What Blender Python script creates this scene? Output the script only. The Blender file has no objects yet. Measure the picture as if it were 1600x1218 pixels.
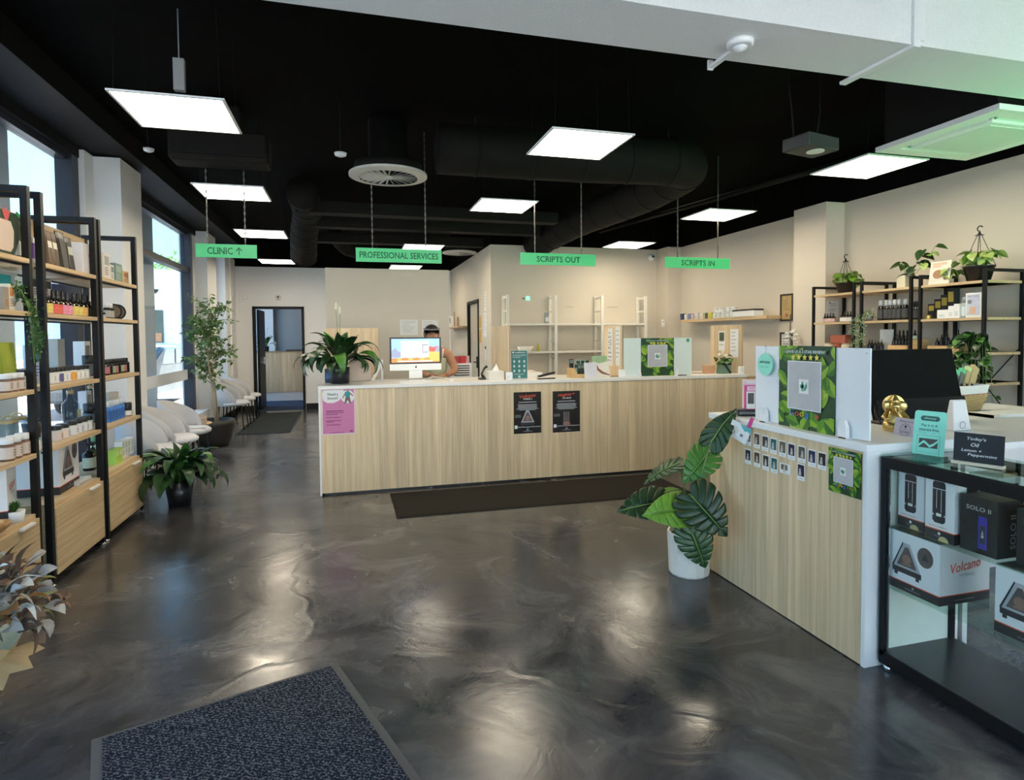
import bpy, math, random
from mathutils import Vector, Matrix, Euler
random.seed(7)
SC = bpy.context.scene
COL = SC.collection
R = math.radians
PI = math.pi

# ------------------------------------------------------------------ camera, world, sun, exposure
F, CX, CY = 934.93, 800.0, 559.58           # focal length and principal point, 1600x1218 frame
YAW, PITCH, ROLL = R(15.2549), R(-2.08747), R(-0.475121)
_f = Vector((math.sin(YAW)*math.cos(PITCH), math.cos(YAW)*math.cos(PITCH), math.sin(PITCH)))
_r0 = Vector((math.cos(YAW), -math.sin(YAW), 0)); _u0 = _r0.cross(_f)
_r = _r0*math.cos(ROLL) + _u0*math.sin(ROLL)
_u = -_r0*math.sin(ROLL) + _u0*math.cos(ROLL)
EYE = Vector((0, 0, 1.5))
cd = bpy.data.cameras.new('camera'); cam = bpy.data.objects.new('camera', cd); COL.objects.link(cam)
cd.sensor_fit = 'HORIZONTAL'; cd.sensor_width = 36.0; cd.lens = 36.0*F/1600.0
cd.shift_x = 0.0; cd.shift_y = -(609.0-CY)/1600.0; cd.clip_start = 0.05; cd.clip_end = 300
m3 = Matrix((_r, _u, -_f)).transposed(); cam.matrix_world = Matrix.Translation(EYE) @ m3.to_4x4()
SC.camera = cam

W = bpy.data.worlds.new('sky'); SC.world = W; W.use_nodes = True
nt = W.node_tree; nt.nodes.clear()
_o = nt.nodes.new('ShaderNodeOutputWorld'); _b = nt.nodes.new('ShaderNodeBackground')
_tc = nt.nodes.new('ShaderNodeTexCoord'); _sp = nt.nodes.new('ShaderNodeSeparateXYZ'); _cr = nt.nodes.new('ShaderNodeValToRGB')
nt.links.new(_tc.outputs['Generated'], _sp.inputs[0]); nt.links.new(_sp.outputs['Z'], _cr.inputs[0])
_cr.color_ramp.elements[0].position = 0.0; _cr.color_ramp.elements[0].color = (0.42, 0.76, 1.0, 1)
_cr.color_ramp.elements[1].position = 0.6; _cr.color_ramp.elements[1].color = (0.16, 0.44, 0.88, 1)
nt.links.new(_cr.outputs[0], _b.inputs[0]); _b.inputs[1].default_value = 1.15
nt.links.new(_b.outputs[0], _o.inputs[0])

def lamp(name, kind, loc, rot, energy, color, size=None, size_y=None):
    d = bpy.data.lights.new(name, kind); d.energy = energy; d.color = color
    if kind == 'AREA':
        d.shape = 'RECTANGLE'; d.size = size; d.size_y = size_y or size; d.spread = R(70)
    if kind == 'SUN': d.angle = R(0.5)
    o = bpy.data.objects.new(name, d); o.location = loc; o.rotation_euler = rot; COL.objects.link(o); return o
_sd = Vector((-0.52, -0.42, -0.75)).normalized()
lamp('sun', 'SUN', (0, 0, 20), _sd.to_track_quat('-Z', 'Y').to_euler(), 13.0, (1.0, 0.93, 0.84))

vs = SC.view_settings
vs.view_transform = 'Standard'; vs.look = 'None'; vs.gamma = 1.0; vs.use_curve_mapping = False
vs.exposure = 1.52
PANEL = 7.5

# ------------------------------------------------------------------ helpers
def ray(px, py):
    return _r*((px-CX)/F) - _u*((py-CY)/F) + _f
def at(px, py, axis, v):
    """the point of the photograph's ray that lies on the plane axis = v"""
    d = ray(px, py); return EYE + d*((v-EYE[axis])/d[axis])

MATS = {}
def _new(name):
    m = bpy.data.materials.new(name); m.use_nodes = True; MATS[name] = m
    return m, m.node_tree, m.node_tree.nodes['Principled BSDF']
def mat(name, col, rough=0.5, metal=0.0, spec=0.5, var=0.06, scale=25.0, bump=0.0, coat=0.0, rand=0.0, trans=0.0, sss=0.0):
    """plain procedural surface: a colour with slight noise variation, optional bump and per-object variation"""
    if name in MATS: return MATS[name]
    m, t, p = _new(name); n = t.nodes; l = t.links
    tc = n.new('ShaderNodeTexCoord'); nz = n.new('ShaderNodeTexNoise'); nz.inputs['Scale'].default_value = scale; nz.inputs['Detail'].default_value = 3
    l.new(tc.outputs['Object'], nz.inputs['Vector'])
    mx = n.new('ShaderNodeMix'); mx.data_type = 'RGBA'
    mx.inputs[6].default_value = tuple(max(0, c*(1-var)) for c in col)+(1,)
    mx.inputs[7].default_value = tuple(min(1, c*(1+var)) for c in col)+(1,)
    l.new(nz.outputs['Fac'], mx.inputs[0]); out = mx.outputs[2]
    if rand:
        oi = n.new('ShaderNodeObjectInfo'); mr = n.new('ShaderNodeMapRange')
        mr.inputs[3].default_value = 1-rand; mr.inputs[4].default_value = 1+rand
        l.new(oi.outputs['Random'], mr.inputs[0])
        hs = n.new('ShaderNodeHueSaturation'); l.new(mr.outputs[0], hs.inputs['Value']); l.new(out, hs.inputs['Color']); out = hs.outputs[0]
    l.new(out, p.inputs['Base Color'])
    p.inputs['Roughness'].default_value = rough; p.inputs['Metallic'].default_value = metal
    p.inputs['Specular IOR Level'].default_value = spec; p.inputs['Coat Weight'].default_value = coat
    if bump:
        bp = n.new('ShaderNodeBump'); bp.inputs['Strength'].default_value = bump; bp.inputs['Distance'].default_value = 0.01
        l.new(nz.outputs['Fac'], bp.inputs['Height']); l.new(bp.outputs[0], p.inputs['Normal'])
    return m
def emit(name, col, s):
    if name in MATS: return MATS[name]
    m, t, p = _new(name)
    p.inputs['Base Color'].default_value = tuple(col)+(1,); p.inputs['Roughness'].default_value = 0.4
    p.inputs['Emission Color'].default_value = tuple(col)+(1,); p.inputs['Emission Strength'].default_value = s
    return m
def glass(name, col=(1, 1, 1), rough=0.0, ior=1.45, thin=True):
    if name in MATS: return MATS[name]
    m = bpy.data.materials.new(name); m.use_nodes = True; MATS[name] = m; t = m.node_tree; t.nodes.clear()
    o = t.nodes.new('ShaderNodeOutputMaterial')
    if thin:
        a = t.nodes.new('ShaderNodeBsdfTransparent'); a.inputs[0].default_value = tuple(col)+(1,)
        g = t.nodes.new('ShaderNodeBsdfGlossy'); g.inputs['Roughness'].default_value = rough
        lw = t.nodes.new('ShaderNodeLayerWeight'); lw.inputs[0].default_value = 0.5
        pw = t.nodes.new('ShaderNodeMath'); pw.operation = 'POWER'; pw.inputs[1].default_value = 5.0; t.links.new(lw.outputs['Facing'], pw.inputs[0])
        fr = t.nodes.new('ShaderNodeMath'); fr.operation = 'MULTIPLY_ADD'; fr.inputs[1].default_value = 0.7; fr.inputs[2].default_value = 0.035; t.links.new(pw.outputs[0], fr.inputs[0])
        mx = t.nodes.new('ShaderNodeMixShader'); t.links.new(fr.outputs[0], mx.inputs[0]); t.links.new(a.outputs[0], mx.inputs[1]); t.links.new(g.outputs[0], mx.inputs[2])
        t.links.new(mx.outputs[0], o.inputs[0])
    else:
        g = t.nodes.new('ShaderNodeBsdfGlass'); g.inputs['Color'].default_value = tuple(col)+(1,); g.inputs['Roughness'].default_value = rough; g.inputs['IOR'].default_value = ior
        t.links.new(g.outputs[0], o.inputs[0])
    return m
def wood(name, dark, light, sx=40, sy=40, sz=1.6, rough=0.45, rand=0.12):
    """straight-grained timber laminate; the grain runs along the axis with the small scale"""
    if name in MATS: return MATS[name]
    m, t, p = _new(name); n = t.nodes; l = t.links
    tc = n.new('ShaderNodeTexCoord'); oi = n.new('ShaderNodeObjectInfo')
    ad = n.new('ShaderNodeVectorMath'); ad.operation = 'ADD'
    mu = n.new('ShaderNodeMath'); mu.operation = 'MULTIPLY'; mu.inputs[1].default_value = 57.0
    l.new(oi.outputs['Random'], mu.inputs[0]); l.new(tc.outputs['Object'], ad.inputs[0]); l.new(mu.outputs[0], ad.inputs[1])
    mp = n.new('ShaderNodeMapping'); mp.inputs['Scale'].default_value = (sx, sy, sz); l.new(ad.outputs[0], mp.inputs[0])
    nz = n.new('ShaderNodeTexNoise'); nz.inputs['Scale'].default_value = 1.0; nz.inputs['Detail'].default_value = 6; nz.inputs['Roughness'].default_value = 0.62; nz.inputs['Distortion'].default_value = 0.25
    l.new(mp.outputs[0], nz.inputs['Vector'])
    cr = n.new('ShaderNodeValToRGB'); cr.color_ramp.elements[0].position = 0.34; cr.color_ramp.elements[1].position = 0.66
    cr.color_ramp.elements[0].color = tuple(dark)+(1,); cr.color_ramp.elements[1].color = tuple(light)+(1,)
    l.new(nz.outputs['Fac'], cr.inputs[0])
    mr = n.new('ShaderNodeMapRange'); mr.inputs[3].default_value = 1-rand; mr.inputs[4].default_value = 1+rand; l.new(oi.outputs['Random'], mr.inputs[0])
    hs = n.new('ShaderNodeHueSaturation'); l.new(mr.outputs[0], hs.inputs['Value']); l.new(cr.outputs[0], hs.inputs['Color'])
    l.new(hs.outputs[0], p.inputs['Base Color']); p.inputs['Roughness'].default_value = rough
    bp = n.new('ShaderNodeBump'); bp.inputs['Strength'].default_value = 0.12; bp.inputs['Distance'].default_value = 0.003
    l.new(nz.outputs['Fac'], bp.inputs['Height']); l.new(bp.outputs[0], p.inputs['Normal'])
    return m

class MB:
    def __init__(s): s.v = []; s.f = []; s.m = []; s.sm = []
    def add(s, vs_, fs, m=0, smooth=False):
        o = len(s.v); s.v += [tuple(v) for v in vs_]
        for f in fs: s.f.append([i+o for i in f]); s.m.append(m); s.sm.append(smooth)
        return s
    def bx(s, x0, x1, y0, y1, z0, z1, m=0, M=None):
        vs_ = [Vector(p) for p in ((x0,y0,z0),(x1,y0,z0),(x1,y1,z0),(x0,y1,z0),(x0,y0,z1),(x1,y0,z1),(x1,y1,z1),(x0,y1,z1))]
        if M: vs_ = [M @ v for v in vs_]
        return s.add(vs_, [(0,3,2,1),(4,5,6,7),(0,1,5,4),(1,2,6,5),(2,3,7,6),(3,0,4,7)], m)
    def lathe(s, prof, n=14, c=(0,0,0), m=0, smooth=True, sx=1, sy=1, cap=True):
        vs_ = []; fs = []; k = len(prof)
        for (r, z) in prof:
            for i in range(n):
                a = 2*PI*i/n; vs_.append((c[0]+r*sx*math.cos(a), c[1]+r*sy*math.sin(a), c[2]+z))
        for j in range(k-1):
            for i in range(n):
                i2 = (i+1) % n; fs.append((j*n+i, j*n+i2, (j+1)*n+i2, (j+1)*n+i))
        s.add(vs_, fs, m, smooth)
        if cap:
            o = len(s.v)-len(vs_)
            if prof[0][0] > 1e-6: s.f.append([o+i for i in range(n)][::-1]); s.m.append(m); s.sm.append(False)
            if prof[-1][0] > 1e-6: s.f.append([o+(k-1)*n+i for i in range(n)]); s.m.append(m); s.sm.append(False)
        return s
    def tube(s, pts, r, n=6, m=0, cap=True):
        pts = [Vector(p) for p in pts]; rs = r if isinstance(r, (list, tuple)) else [r]*len(pts)
        vs_ = []; fs = []; up = None
        for i, p in enumerate(pts):
            d = (pts[min(i+1, len(pts)-1)]-pts[max(i-1, 0)])
            d = d.normalized() if d.length > 1e-9 else Vector((0,0,1))
            if up is None:
                up = Vector((0,0,1)) if abs(d.z) < 0.9 else Vector((1,0,0))
            a = d.cross(up).normalized(); up = a.cross(d).normalized()
            for j in range(n):
                t = 2*PI*j/n; vs_.append(p + (a*math.cos(t)+up*math.sin(t))*rs[i])
        for i in range(len(pts)-1):
            for j in range(n):
                j2 = (j+1) % n; fs.append((i*n+j, i*n+j2, (i+1)*n+j2, (i+1)*n+j))
        if cap:
            fs.append(tuple(range(n))[::-1]); fs.append(tuple((len(pts)-1)*n+j for j in range(n)))
        return s.add(vs_, fs, m, n > 4)
    def bar(s, p0, p1, w, h=None, m=0):
        """square bar from p0 to p1"""
        p0 = Vector(p0); p1 = Vector(p1); h = h or w; d = (p1-p0).normalized()
        up = Vector((0,0,1)) if abs(d.z) < 0.9 else Vector((0,1,0))
        a = d.cross(up).normalized()*(w/2); b = a.normalized().cross(d).normalized()*(h/2)
        vs_ = [p0-a-b, p0+a-b, p0+a+b, p0-a+b, p1-a-b, p1+a-b, p1+a+b, p1-a+b]
        return s.add(vs_, [(0,3,2,1),(4,5,6,7),(0,1,5,4),(1,2,6,5),(2,3,7,6),(3,0,4,7)], m)
    def flat(s, pts, y=0.0, m=0):
        """a flat printed patch in local x,z facing -y"""
        a = sum(pts[i][0]*pts[(i+1) % len(pts)][1]-pts[(i+1) % len(pts)][0]*pts[i][1] for i in range(len(pts)))
        if a < 0: pts = pts[::-1]
        return s.add([(p[0], y, p[1]) for p in pts], [tuple(range(len(pts)))], m)
    def rect(s, x0, x1, z0, z1, y=0.0, m=0): return s.flat([(x0,z0),(x1,z0),(x1,z1),(x0,z1)], y, m)
    def disc(s, x, z, rx, rz=None, y=0.0, m=0, n=20):
        rz = rz or rx; return s.flat([(x+rx*math.cos(2*PI*i/n), z+rz*math.sin(2*PI*i/n)) for i in range(n)], y, m)
    def ring(s, x, z, r, w, y=0.0, m=0, n=24):
        for i in range(n):
            a, b = 2*PI*i/n, 2*PI*(i+1)/n
            s.flat([(x+(r-w)*math.cos(a), z+(r-w)*math.sin(a)), (x+r*math.cos(a), z+r*math.sin(a)), (x+r*math.cos(b), z+r*math.sin(b)), (x+(r-w)*math.cos(b), z+(r-w)*math.sin(b))], y, m)
        return s
    def prism(s, pts, y0, y1, m=0):
        """x,z outline extruded from y0 (front) to y1"""
        n = len(pts); a = sum(pts[i][0]*pts[(i+1) % n][1]-pts[(i+1) % n][0]*pts[i][1] for i in range(n))
        if a < 0: pts = pts[::-1]
        vs_ = [(p[0], y0, p[1]) for p in pts]+[(p[0], y1, p[1]) for p in pts]
        fs = [tuple(range(n)), tuple(range(n, 2*n))[::-1]] + [(i, i+n, (i+1) % n+n, (i+1) % n) for i in range(n)]
        return s.add(vs_, fs, m)
    def sphere(s, c, r, sx=1, sy=1, sz=1, n=12, k=8, m=0):
        prof = [(max(1e-4, r*math.sin(PI*i/k)), -r*math.cos(PI*i/k)*sz) for i in range(k+1)]
        return s.lathe(prof, n, c, m, True, sx, sy, cap=False)
    def mesh(s, name, mats):
        me = bpy.data.meshes.new(name); me.from_pydata(s.v, [], s.f)
        for mm in (mats if isinstance(mats, (list, tuple)) else [mats]): me.materials.append(mm)
        me.polygons.foreach_set('material_index', s.m); me.polygons.foreach_set('use_smooth', s.sm); me.update()
        return me
    def build(s, name, mats, parent=None, bevel=0.0, loc=None, rot=None):
        o = bpy.data.objects.new(name, s.mesh(name, mats)); COL.objects.link(o)
        if name.startswith('small_print'): o['kind'] = 'stuff'
        if parent: o.parent = parent
        if loc: o.location = loc
        if rot: o.rotation_euler = rot
        if bevel:
            b = o.modifiers.new('bevel', 'BEVEL'); b.width = bevel; b.segments = 2; b.limit_method = 'ANGLE'; b.angle_limit = R(40)
        return o

def tag(o, label=None, cat=None, group=None, kind=None):
    if label: o['label'] = label
    if cat: o['category'] = cat
    if group: o['group'] = group
    if kind: o['kind'] = kind
    return o
def thing(name, label, cat, loc=(0,0,0), rz=0.0, group=None, rot=None):
    o = bpy.data.objects.new(name, None); COL.objects.link(o); o.empty_display_size = 0.05
    o.location = loc; o.rotation_euler = rot or (0, 0, rz)
    return tag(o, label, cat, group)
def struct(name, mb, mats, parent=None, bevel=0.0):
    o = mb.build(name, mats, parent, bevel)
    if not parent: o['kind'] = 'structure'
    return o
def place(me, name, parent, loc=(0,0,0), rot=(0,0,0), sc=(1,1,1)):
    o = bpy.data.objects.new(name, me); COL.objects.link(o); o.parent = parent
    o.location = loc; o.rotation_euler = rot; o.scale = sc; return o
def copy_tree(o, parent=None):
    c = o.copy(); COL.objects.link(c)
    if parent: c.parent = parent
    for ch in list(o.children): copy_tree(ch, c)
    return c
PROTO = {}
def item(key, maker, label, loc, rz=0.0, group=None):
    """first use builds the thing, later uses copy it with its parts"""
    if key in PROTO: o = copy_tree(PROTO[key])
    else: o = maker(); PROTO[key] = o
    o.location = loc; o.rotation_euler = (0, 0, rz); o['label'] = label
    if group: o['group'] = group
    elif 'group' in o: del o['group']
    return o
ORD = ['first','second','third','fourth','fifth','sixth','seventh','eighth','ninth','tenth','eleventh','twelfth']

_FONT = {}
def text_mesh(s):
    if s in _FONT: return _FONT[s]
    c = bpy.data.curves.new('lettering', 'FONT'); c.body = s; c.align_x = 'CENTER'; c.align_y = 'CENTER'; c.size = 1.0; c.resolution_u = 2; c.offset = 0.012
    o = bpy.data.objects.new('lettering', c); me = bpy.data.meshes.new_from_object(o)
    bpy.data.objects.remove(o); bpy.data.curves.remove(c)
    xs = [v.co.x for v in me.vertices] or [0]; ys = [v.co.y for v in me.vertices] or [0]
    me['w'] = max(xs)-min(xs); me['h'] = max(ys)-min(ys); me['cx'] = (max(xs)+min(xs))/2; me['cy'] = (max(ys)+min(ys))/2
    _FONT[s] = me; return me
def text(s, x, z, w, h, y, m, parent, name='lettering', slant=0.0, thick=0.0, tilt=0.0):
    """lettering fitted into a w x h box centred at local x,z, facing -y"""
    src = text_mesh(s); sx = w/max(src['w'], 1e-4); sz = h/max(src['h'], 1e-4)
    me = src.copy(); me.name = name
    for v in me.vertices:
        a = (v.co.x-src['cx'])*sx; b = (v.co.y-src['cy'])*sz
        a += slant*b
        if tilt: a, b = a*math.cos(tilt)-b*math.sin(tilt), a*math.sin(tilt)+b*math.cos(tilt)
        v.co = (x+a, y, z+b)
    me.materials.clear(); me.materials.append(m); me.update()
    o = bpy.data.objects.new(name, me); COL.objects.link(o); o.parent = parent
    if thick:
        md = o.modifiers.new('solid', 'SOLIDIFY'); md.thickness = thick; md.offset = 0
    return o
def lines(mb, x0, x1, z0, z1, n, y, m, rnd, hfrac=0.45):
    """rows of small print"""
    st = (z1-z0)/n
    for i in range(n):
        zt = z1-i*st; mb.rect(x0, x0+(x1-x0)*rnd.uniform(0.55, 1.0), zt-st*hfrac, zt, y, m)
# ------------------------------------------------------------------ shared materials
WALL = mat('wall_paint', (0.69, 0.62, 0.505), 0.7, var=0.03, scale=3, bump=0.02)
WHITE = mat('white_laminate', (0.86, 0.86, 0.85), 0.35, var=0.02)
WPAINT = mat('white_paint', (0.84, 0.84, 0.83), 0.55, var=0.02, scale=8)
ROUGHW = mat('white_render', (0.80, 0.81, 0.79), 0.8, var=0.06, scale=90, bump=0.35)
BLACKC = mat('black_ceiling_paint', (0.004, 0.0036, 0.0033), 0.9, var=0.2, scale=4, spec=0.05)
DUCTM = mat('dull_black_duct', (0.011, 0.0095, 0.008), 0.7, var=0.2, scale=8, spec=0.15)
BLACK = mat('black_metal', (0.006, 0.006, 0.0065), 0.45, var=0.1, spec=0.25)
BLACKP = mat('black_plastic', (0.015, 0.015, 0.017), 0.35, var=0.1)
CHAR = mat('charcoal_frame', (0.028, 0.032, 0.045), 0.4, var=0.1)
OAK = wood('pale_oak', (0.62, 0.455, 0.265), (0.82, 0.64, 0.405), 34, 34, 1.2, rand=0.12)
OAKH = wood('pale_oak_shelf', (0.50, 0.34, 0.18), (0.72, 0.54, 0.31), 55, 1.6, 55, rand=0.05)
OAKR = wood('brown_oak', (0.36, 0.235, 0.12), (0.58, 0.41, 0.235), 55, 55, 1.7, rand=0.05)
PAPER = mat('paper', (0.83, 0.83, 0.80), 0.8, var=0.02)
CARD = mat('white_card', (0.82, 0.82, 0.83), 0.45, var=0.02)
INK = mat('ink', (0.02, 0.02, 0.022), 0.6)
GREYINK = mat('grey_ink', (0.22, 0.22, 0.23), 0.7)
MIDGREY = mat('mid_grey_print', (0.36, 0.37, 0.38), 0.6)
REDINK = mat('orange_red_print', (0.75, 0.10, 0.04), 0.5)
GOLD = mat('gold', (0.72, 0.52, 0.20), 0.3, metal=0.9)
CHROME = mat('chrome', (0.75, 0.75, 0.77), 0.2, metal=1.0)
TERR = mat('potting_soil', (0.05, 0.035, 0.025), 0.95, var=0.4, scale=80, bump=0.5)
GLASSM = glass('clear_glass', (0.97, 0.99, 0.98))
SHELFG = glass('green_tinted_glass', (0.86, 0.96, 0.91))
LEAF_D = mat('dark_leaf', (0.020, 0.060, 0.016), 0.38, var=0.35, scale=14, rand=0.3)
LEAF_M = mat('mid_leaf', (0.055, 0.17, 0.025), 0.36, var=0.3, scale=14, rand=0.3)
LEAF_L = mat('lime_leaf', (0.33, 0.43, 0.12), 0.42, var=0.35, scale=18, rand=0.25)
LEAF_P = mat('bright_leaf', (0.17, 0.36, 0.035), 0.4, var=0.3, scale=14, rand=0.25)
STEM = mat('green_stem', (0.16, 0.26, 0.07), 0.5)
BARK = mat('pale_bark', (0.34, 0.26, 0.16), 0.8, var=0.25, scale=60)
AMBER = mat('dark_amber_glass', (0.018, 0.011, 0.007), 0.12, var=0.1, coat=0.3)
BOTBLK = mat('black_bottle', (0.010, 0.010, 0.012), 0.18)
CREAM = mat('cream_label', (0.76, 0.72, 0.62), 0.6)
KRAFT = mat('kraft_paper', (0.58, 0.42, 0.22), 0.8, var=0.1, scale=40)
PEACH = mat('pink_beige_label', (0.70, 0.58, 0.50), 0.6)

def floor_material():
    """sealed dark concrete: broad cloudy trowel patches, a few fine ridges, uneven sheen"""
    m, t, p = _new('polished_dark_concrete'); n = t.nodes; l = t.links
    tc = n.new('ShaderNodeTexCoord')
    w = n.new('ShaderNodeTexNoise'); w.inputs['Scale'].default_value = 0.9; w.inputs['Detail'].default_value = 3
    l.new(tc.outputs['Object'], w.inputs['Vector'])
    ad = n.new('ShaderNodeVectorMath'); ad.operation = 'MULTIPLY_ADD'; ad.inputs[1].default_value = (1.3, 1.3, 1.3)
    l.new(w.outputs['Color'], ad.inputs[0]); l.new(tc.outputs['Object'], ad.inputs[2])
    def noise(scale, detail, rough, dist, vec):
        q = n.new('ShaderNodeTexNoise'); q.inputs['Scale'].default_value = scale; q.inputs['Detail'].default_value = detail; q.inputs['Roughness'].default_value = rough; q.inputs['Distortion'].default_value = dist
        l.new(vec, q.inputs['Vector']); return q
    a = noise(1.7, 10, 0.68, 0.7, ad.outputs[0])
    c = n.new('ShaderNodeValToRGB'); e = c.color_ramp.elements
    e[0].position = 0.33; e[0].color = (0.022, 0.022, 0.025, 1); e[1].position = 0.70; e[1].color = (0.155, 0.146, 0.138, 1)
    k = e.new(0.50); k.color = (0.058, 0.057, 0.060, 1)
    l.new(a.outputs['Fac'], c.inputs[0]); l.new(c.outputs[0], p.inputs['Base Color'])
    b = noise(2.4, 6, 0.6, 0.8, ad.outputs[0]); f = noise(14, 6, 0.7, 0.3, ad.outputs[0])
    rr = n.new('ShaderNodeMapRange'); rr.inputs[1].default_value = 0.3; rr.inputs[2].default_value = 0.7; rr.inputs[3].default_value = 0.14; rr.inputs[4].default_value = 0.30
    l.new(b.outputs['Fac'], rr.inputs[0]); l.new(rr.outputs[0], p.inputs['Roughness'])
    v = n.new('ShaderNodeTexVoronoi'); v.feature = 'DISTANCE_TO_EDGE'; v.inputs['Scale'].default_value = 0.55; l.new(ad.outputs[0], v.inputs['Vector'])
    vr = n.new('ShaderNodeMapRange'); vr.inputs[1].default_value = 0.0; vr.inputs[2].default_value = 0.02; vr.inputs[3].default_value = 0.22; vr.inputs[4].default_value = 0.0; l.new(v.outputs['Distance'], vr.inputs[0])
    m1 = n.new('ShaderNodeMath'); m1.operation = 'MULTIPLY_ADD'; m1.inputs[1].default_value = 0.05; l.new(f.outputs['Fac'], m1.inputs[0]); l.new(b.outputs['Fac'], m1.inputs[2])
    m2 = n.new('ShaderNodeMath'); m2.operation = 'ADD'; l.new(m1.outputs[0], m2.inputs[0]); l.new(vr.outputs[0], m2.inputs[1])
    bp = n.new('ShaderNodeBump'); bp.inputs['Strength'].default_value = 0.10; bp.inputs['Distance'].default_value = 0.03
    l.new(m2.outputs[0], bp.inputs['Height']); l.new(bp.outputs[0], p.inputs['Normal'])
    p.inputs['Specular IOR Level'].default_value = 0.8
    return m
FLOORM = floor_material()
def carpet(name, c1, c2, scale, thr=0.5):
    m, t, p = _new(name); n = t.nodes; l = t.links
    tc = n.new('ShaderNodeTexCoord'); mp = n.new('ShaderNodeMapping'); mp.inputs['Rotation'].default_value = (0, 0, R(45)); l.new(tc.outputs['Object'], mp.inputs[0])
    b = n.new('ShaderNodeTexBrick'); b.inputs['Scale'].default_value = scale; b.inputs['Mortar Size'].default_value = 0.25; b.inputs['Brick Width'].default_value = 1.6; b.inputs['Row Height'].default_value = 0.7
    b.inputs['Color1'].default_value = tuple(c1)+(1,); b.inputs['Color2'].default_value = tuple(c * 1.5 for c in c1)+(1,); b.inputs['Mortar'].default_value = tuple(c2)+(1,); b.inputs['Mortar Smooth'].default_value = 0.6
    w = n.new('ShaderNodeTexNoise'); w.inputs['Scale'].default_value = 60; l.new(mp.outputs[0], w.inputs['Vector'])
    ad = n.new('ShaderNodeVectorMath'); ad.operation = 'MULTIPLY_ADD'; ad.inputs[1].default_value = (0.02, 0.02, 0.02); l.new(w.outputs['Color'], ad.inputs[0]); l.new(mp.outputs[0], ad.inputs[2])
    l.new(ad.outputs[0], b.inputs['Vector'])
    z = n.new('ShaderNodeTexNoise'); z.inputs['Scale'].default_value = 130; l.new(tc.outputs['Object'], z.inputs['Vector'])
    cr = n.new('ShaderNodeValToRGB'); cr.color_ramp.elements[0].position = 0.42; cr.color_ramp.elements[1].position = 0.6; l.new(z.outputs['Fac'], cr.inputs[0])
    mx = n.new('ShaderNodeMix'); mx.data_type = 'RGBA'; mx.inputs[6].default_value = tuple(c1)+(1,); l.new(cr.outputs[0], mx.inputs[0]); l.new(b.outputs['Color'], mx.inputs[7])
    l.new(mx.outputs[2], p.inputs['Base Color']); p.inputs['Roughness'].default_value = 0.95; p.inputs['Specular IOR Level'].default_value = 0.1
    bp = n.new('ShaderNodeBump'); bp.inputs['Strength'].default_value = 0.5; bp.inputs['Distance'].default_value = 0.004; l.new(z.outputs['Fac'], bp.inputs['Height']); l.new(bp.outputs[0], p.inputs['Normal'])
    return m
MATNAVY = carpet('navy_fleck_carpet', (0.012, 0.015, 0.026), (0.17, 0.175, 0.175), 55)
MATBRN = mat('dark_brown_coir', (0.028, 0.024, 0.019), 0.95, var=0.5, scale=120, bump=0.5, spec=0.1)
MATGRN = mat('dark_green_grey_mat', (0.045, 0.052, 0.05), 0.95, var=0.4, scale=150, bump=0.5, spec=0.1)
RUBBER = mat('grey_rubber_edge', (0.10, 0.097, 0.09), 0.7)

# ------------------------------------------------------------------ the setting
XL, XR, YB, YC, HR, HL, HC = -2.13, 5.4, 9.35, 13.25, 2.97, 3.28, 3.5
struct('floor', MB().bx(-2.6, 5.5, -2.0, YC, -0.1, 0.0), FLOORM)
struct('floor_clinic', MB().bx(-2.6, 0.6, YC, 17.0, -0.1, 0.0), mat('blue_carpet', (0.075, 0.10, 0.16), 0.95, var=0.3, scale=40, spec=0.1))
struct('ceiling', MB().bx(-2.7, 5.6, -2.1, 17.1, HC, HC+0.12), BLACKC)
# right side
struct('wall_right', MB().bx(XR, XR+0.12, -2.0, YB+0.12, 0, HR), WALL)
struct('trim_right_band', MB().bx(XR-0.01, XR+0.12, -2.0, YB+0.12, HR, HC), BLACKC)
struct('wall_right_pier', MB().bx(5.15, XR, 5.55, 6.05, 0, HR), WALL)
struct('wall_back', MB().bx(2.21, XR, YB, YB+0.12, 0, HR).bx(5.15, XR, 8.97, YB, 0, HR), WALL)
struct('trim_back_band', MB().bx(2.21, XR, YB-0.01, YB+0.12, HR, HC), BLACKC)
mb = MB(); mb.bx(2.21, 2.33, YB+0.12, 10.33, 0, HR); mb.bx(2.21, 2.33, 11.25, YC, 0, HR); mb.bx(2.21, 2.33, 10.33, 11.25, 2.13, HR)
struct('wall_corridor', mb, WALL)
struct('trim_corridor_band', MB().bx(2.20, 2.33, YB, YC, HR, HC), BLACKC)
d2 = thing('door_2', None, None, (2.21, 0, 0)); d2['kind'] = 'structure'
MB().bx(-0.02, 0.10, 11.21, 11.27, 0, 2.16).bx(-0.02, 0.10, 10.28, 10.33, 0, 2.16).bx(-0.02, 0.10, 10.28, 11.27, 2.11, 2.16).build('door_frame', BLACK, d2)
MB().bx(0.03, 0.07, 10.34, 11.20, 0.02, 2.10).build('door_leaf', mat('beige_door', (0.55, 0.50, 0.40), 0.5), d2)
MB().bx(-0.03, 0.03, 10.37, 10.42, 0.95, 1.15).tube([(-0.04,10.40,1.05),(-0.05,10.55,1.05)], 0.012, 6).build('door_handle', BLACKP, d2)
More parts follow.
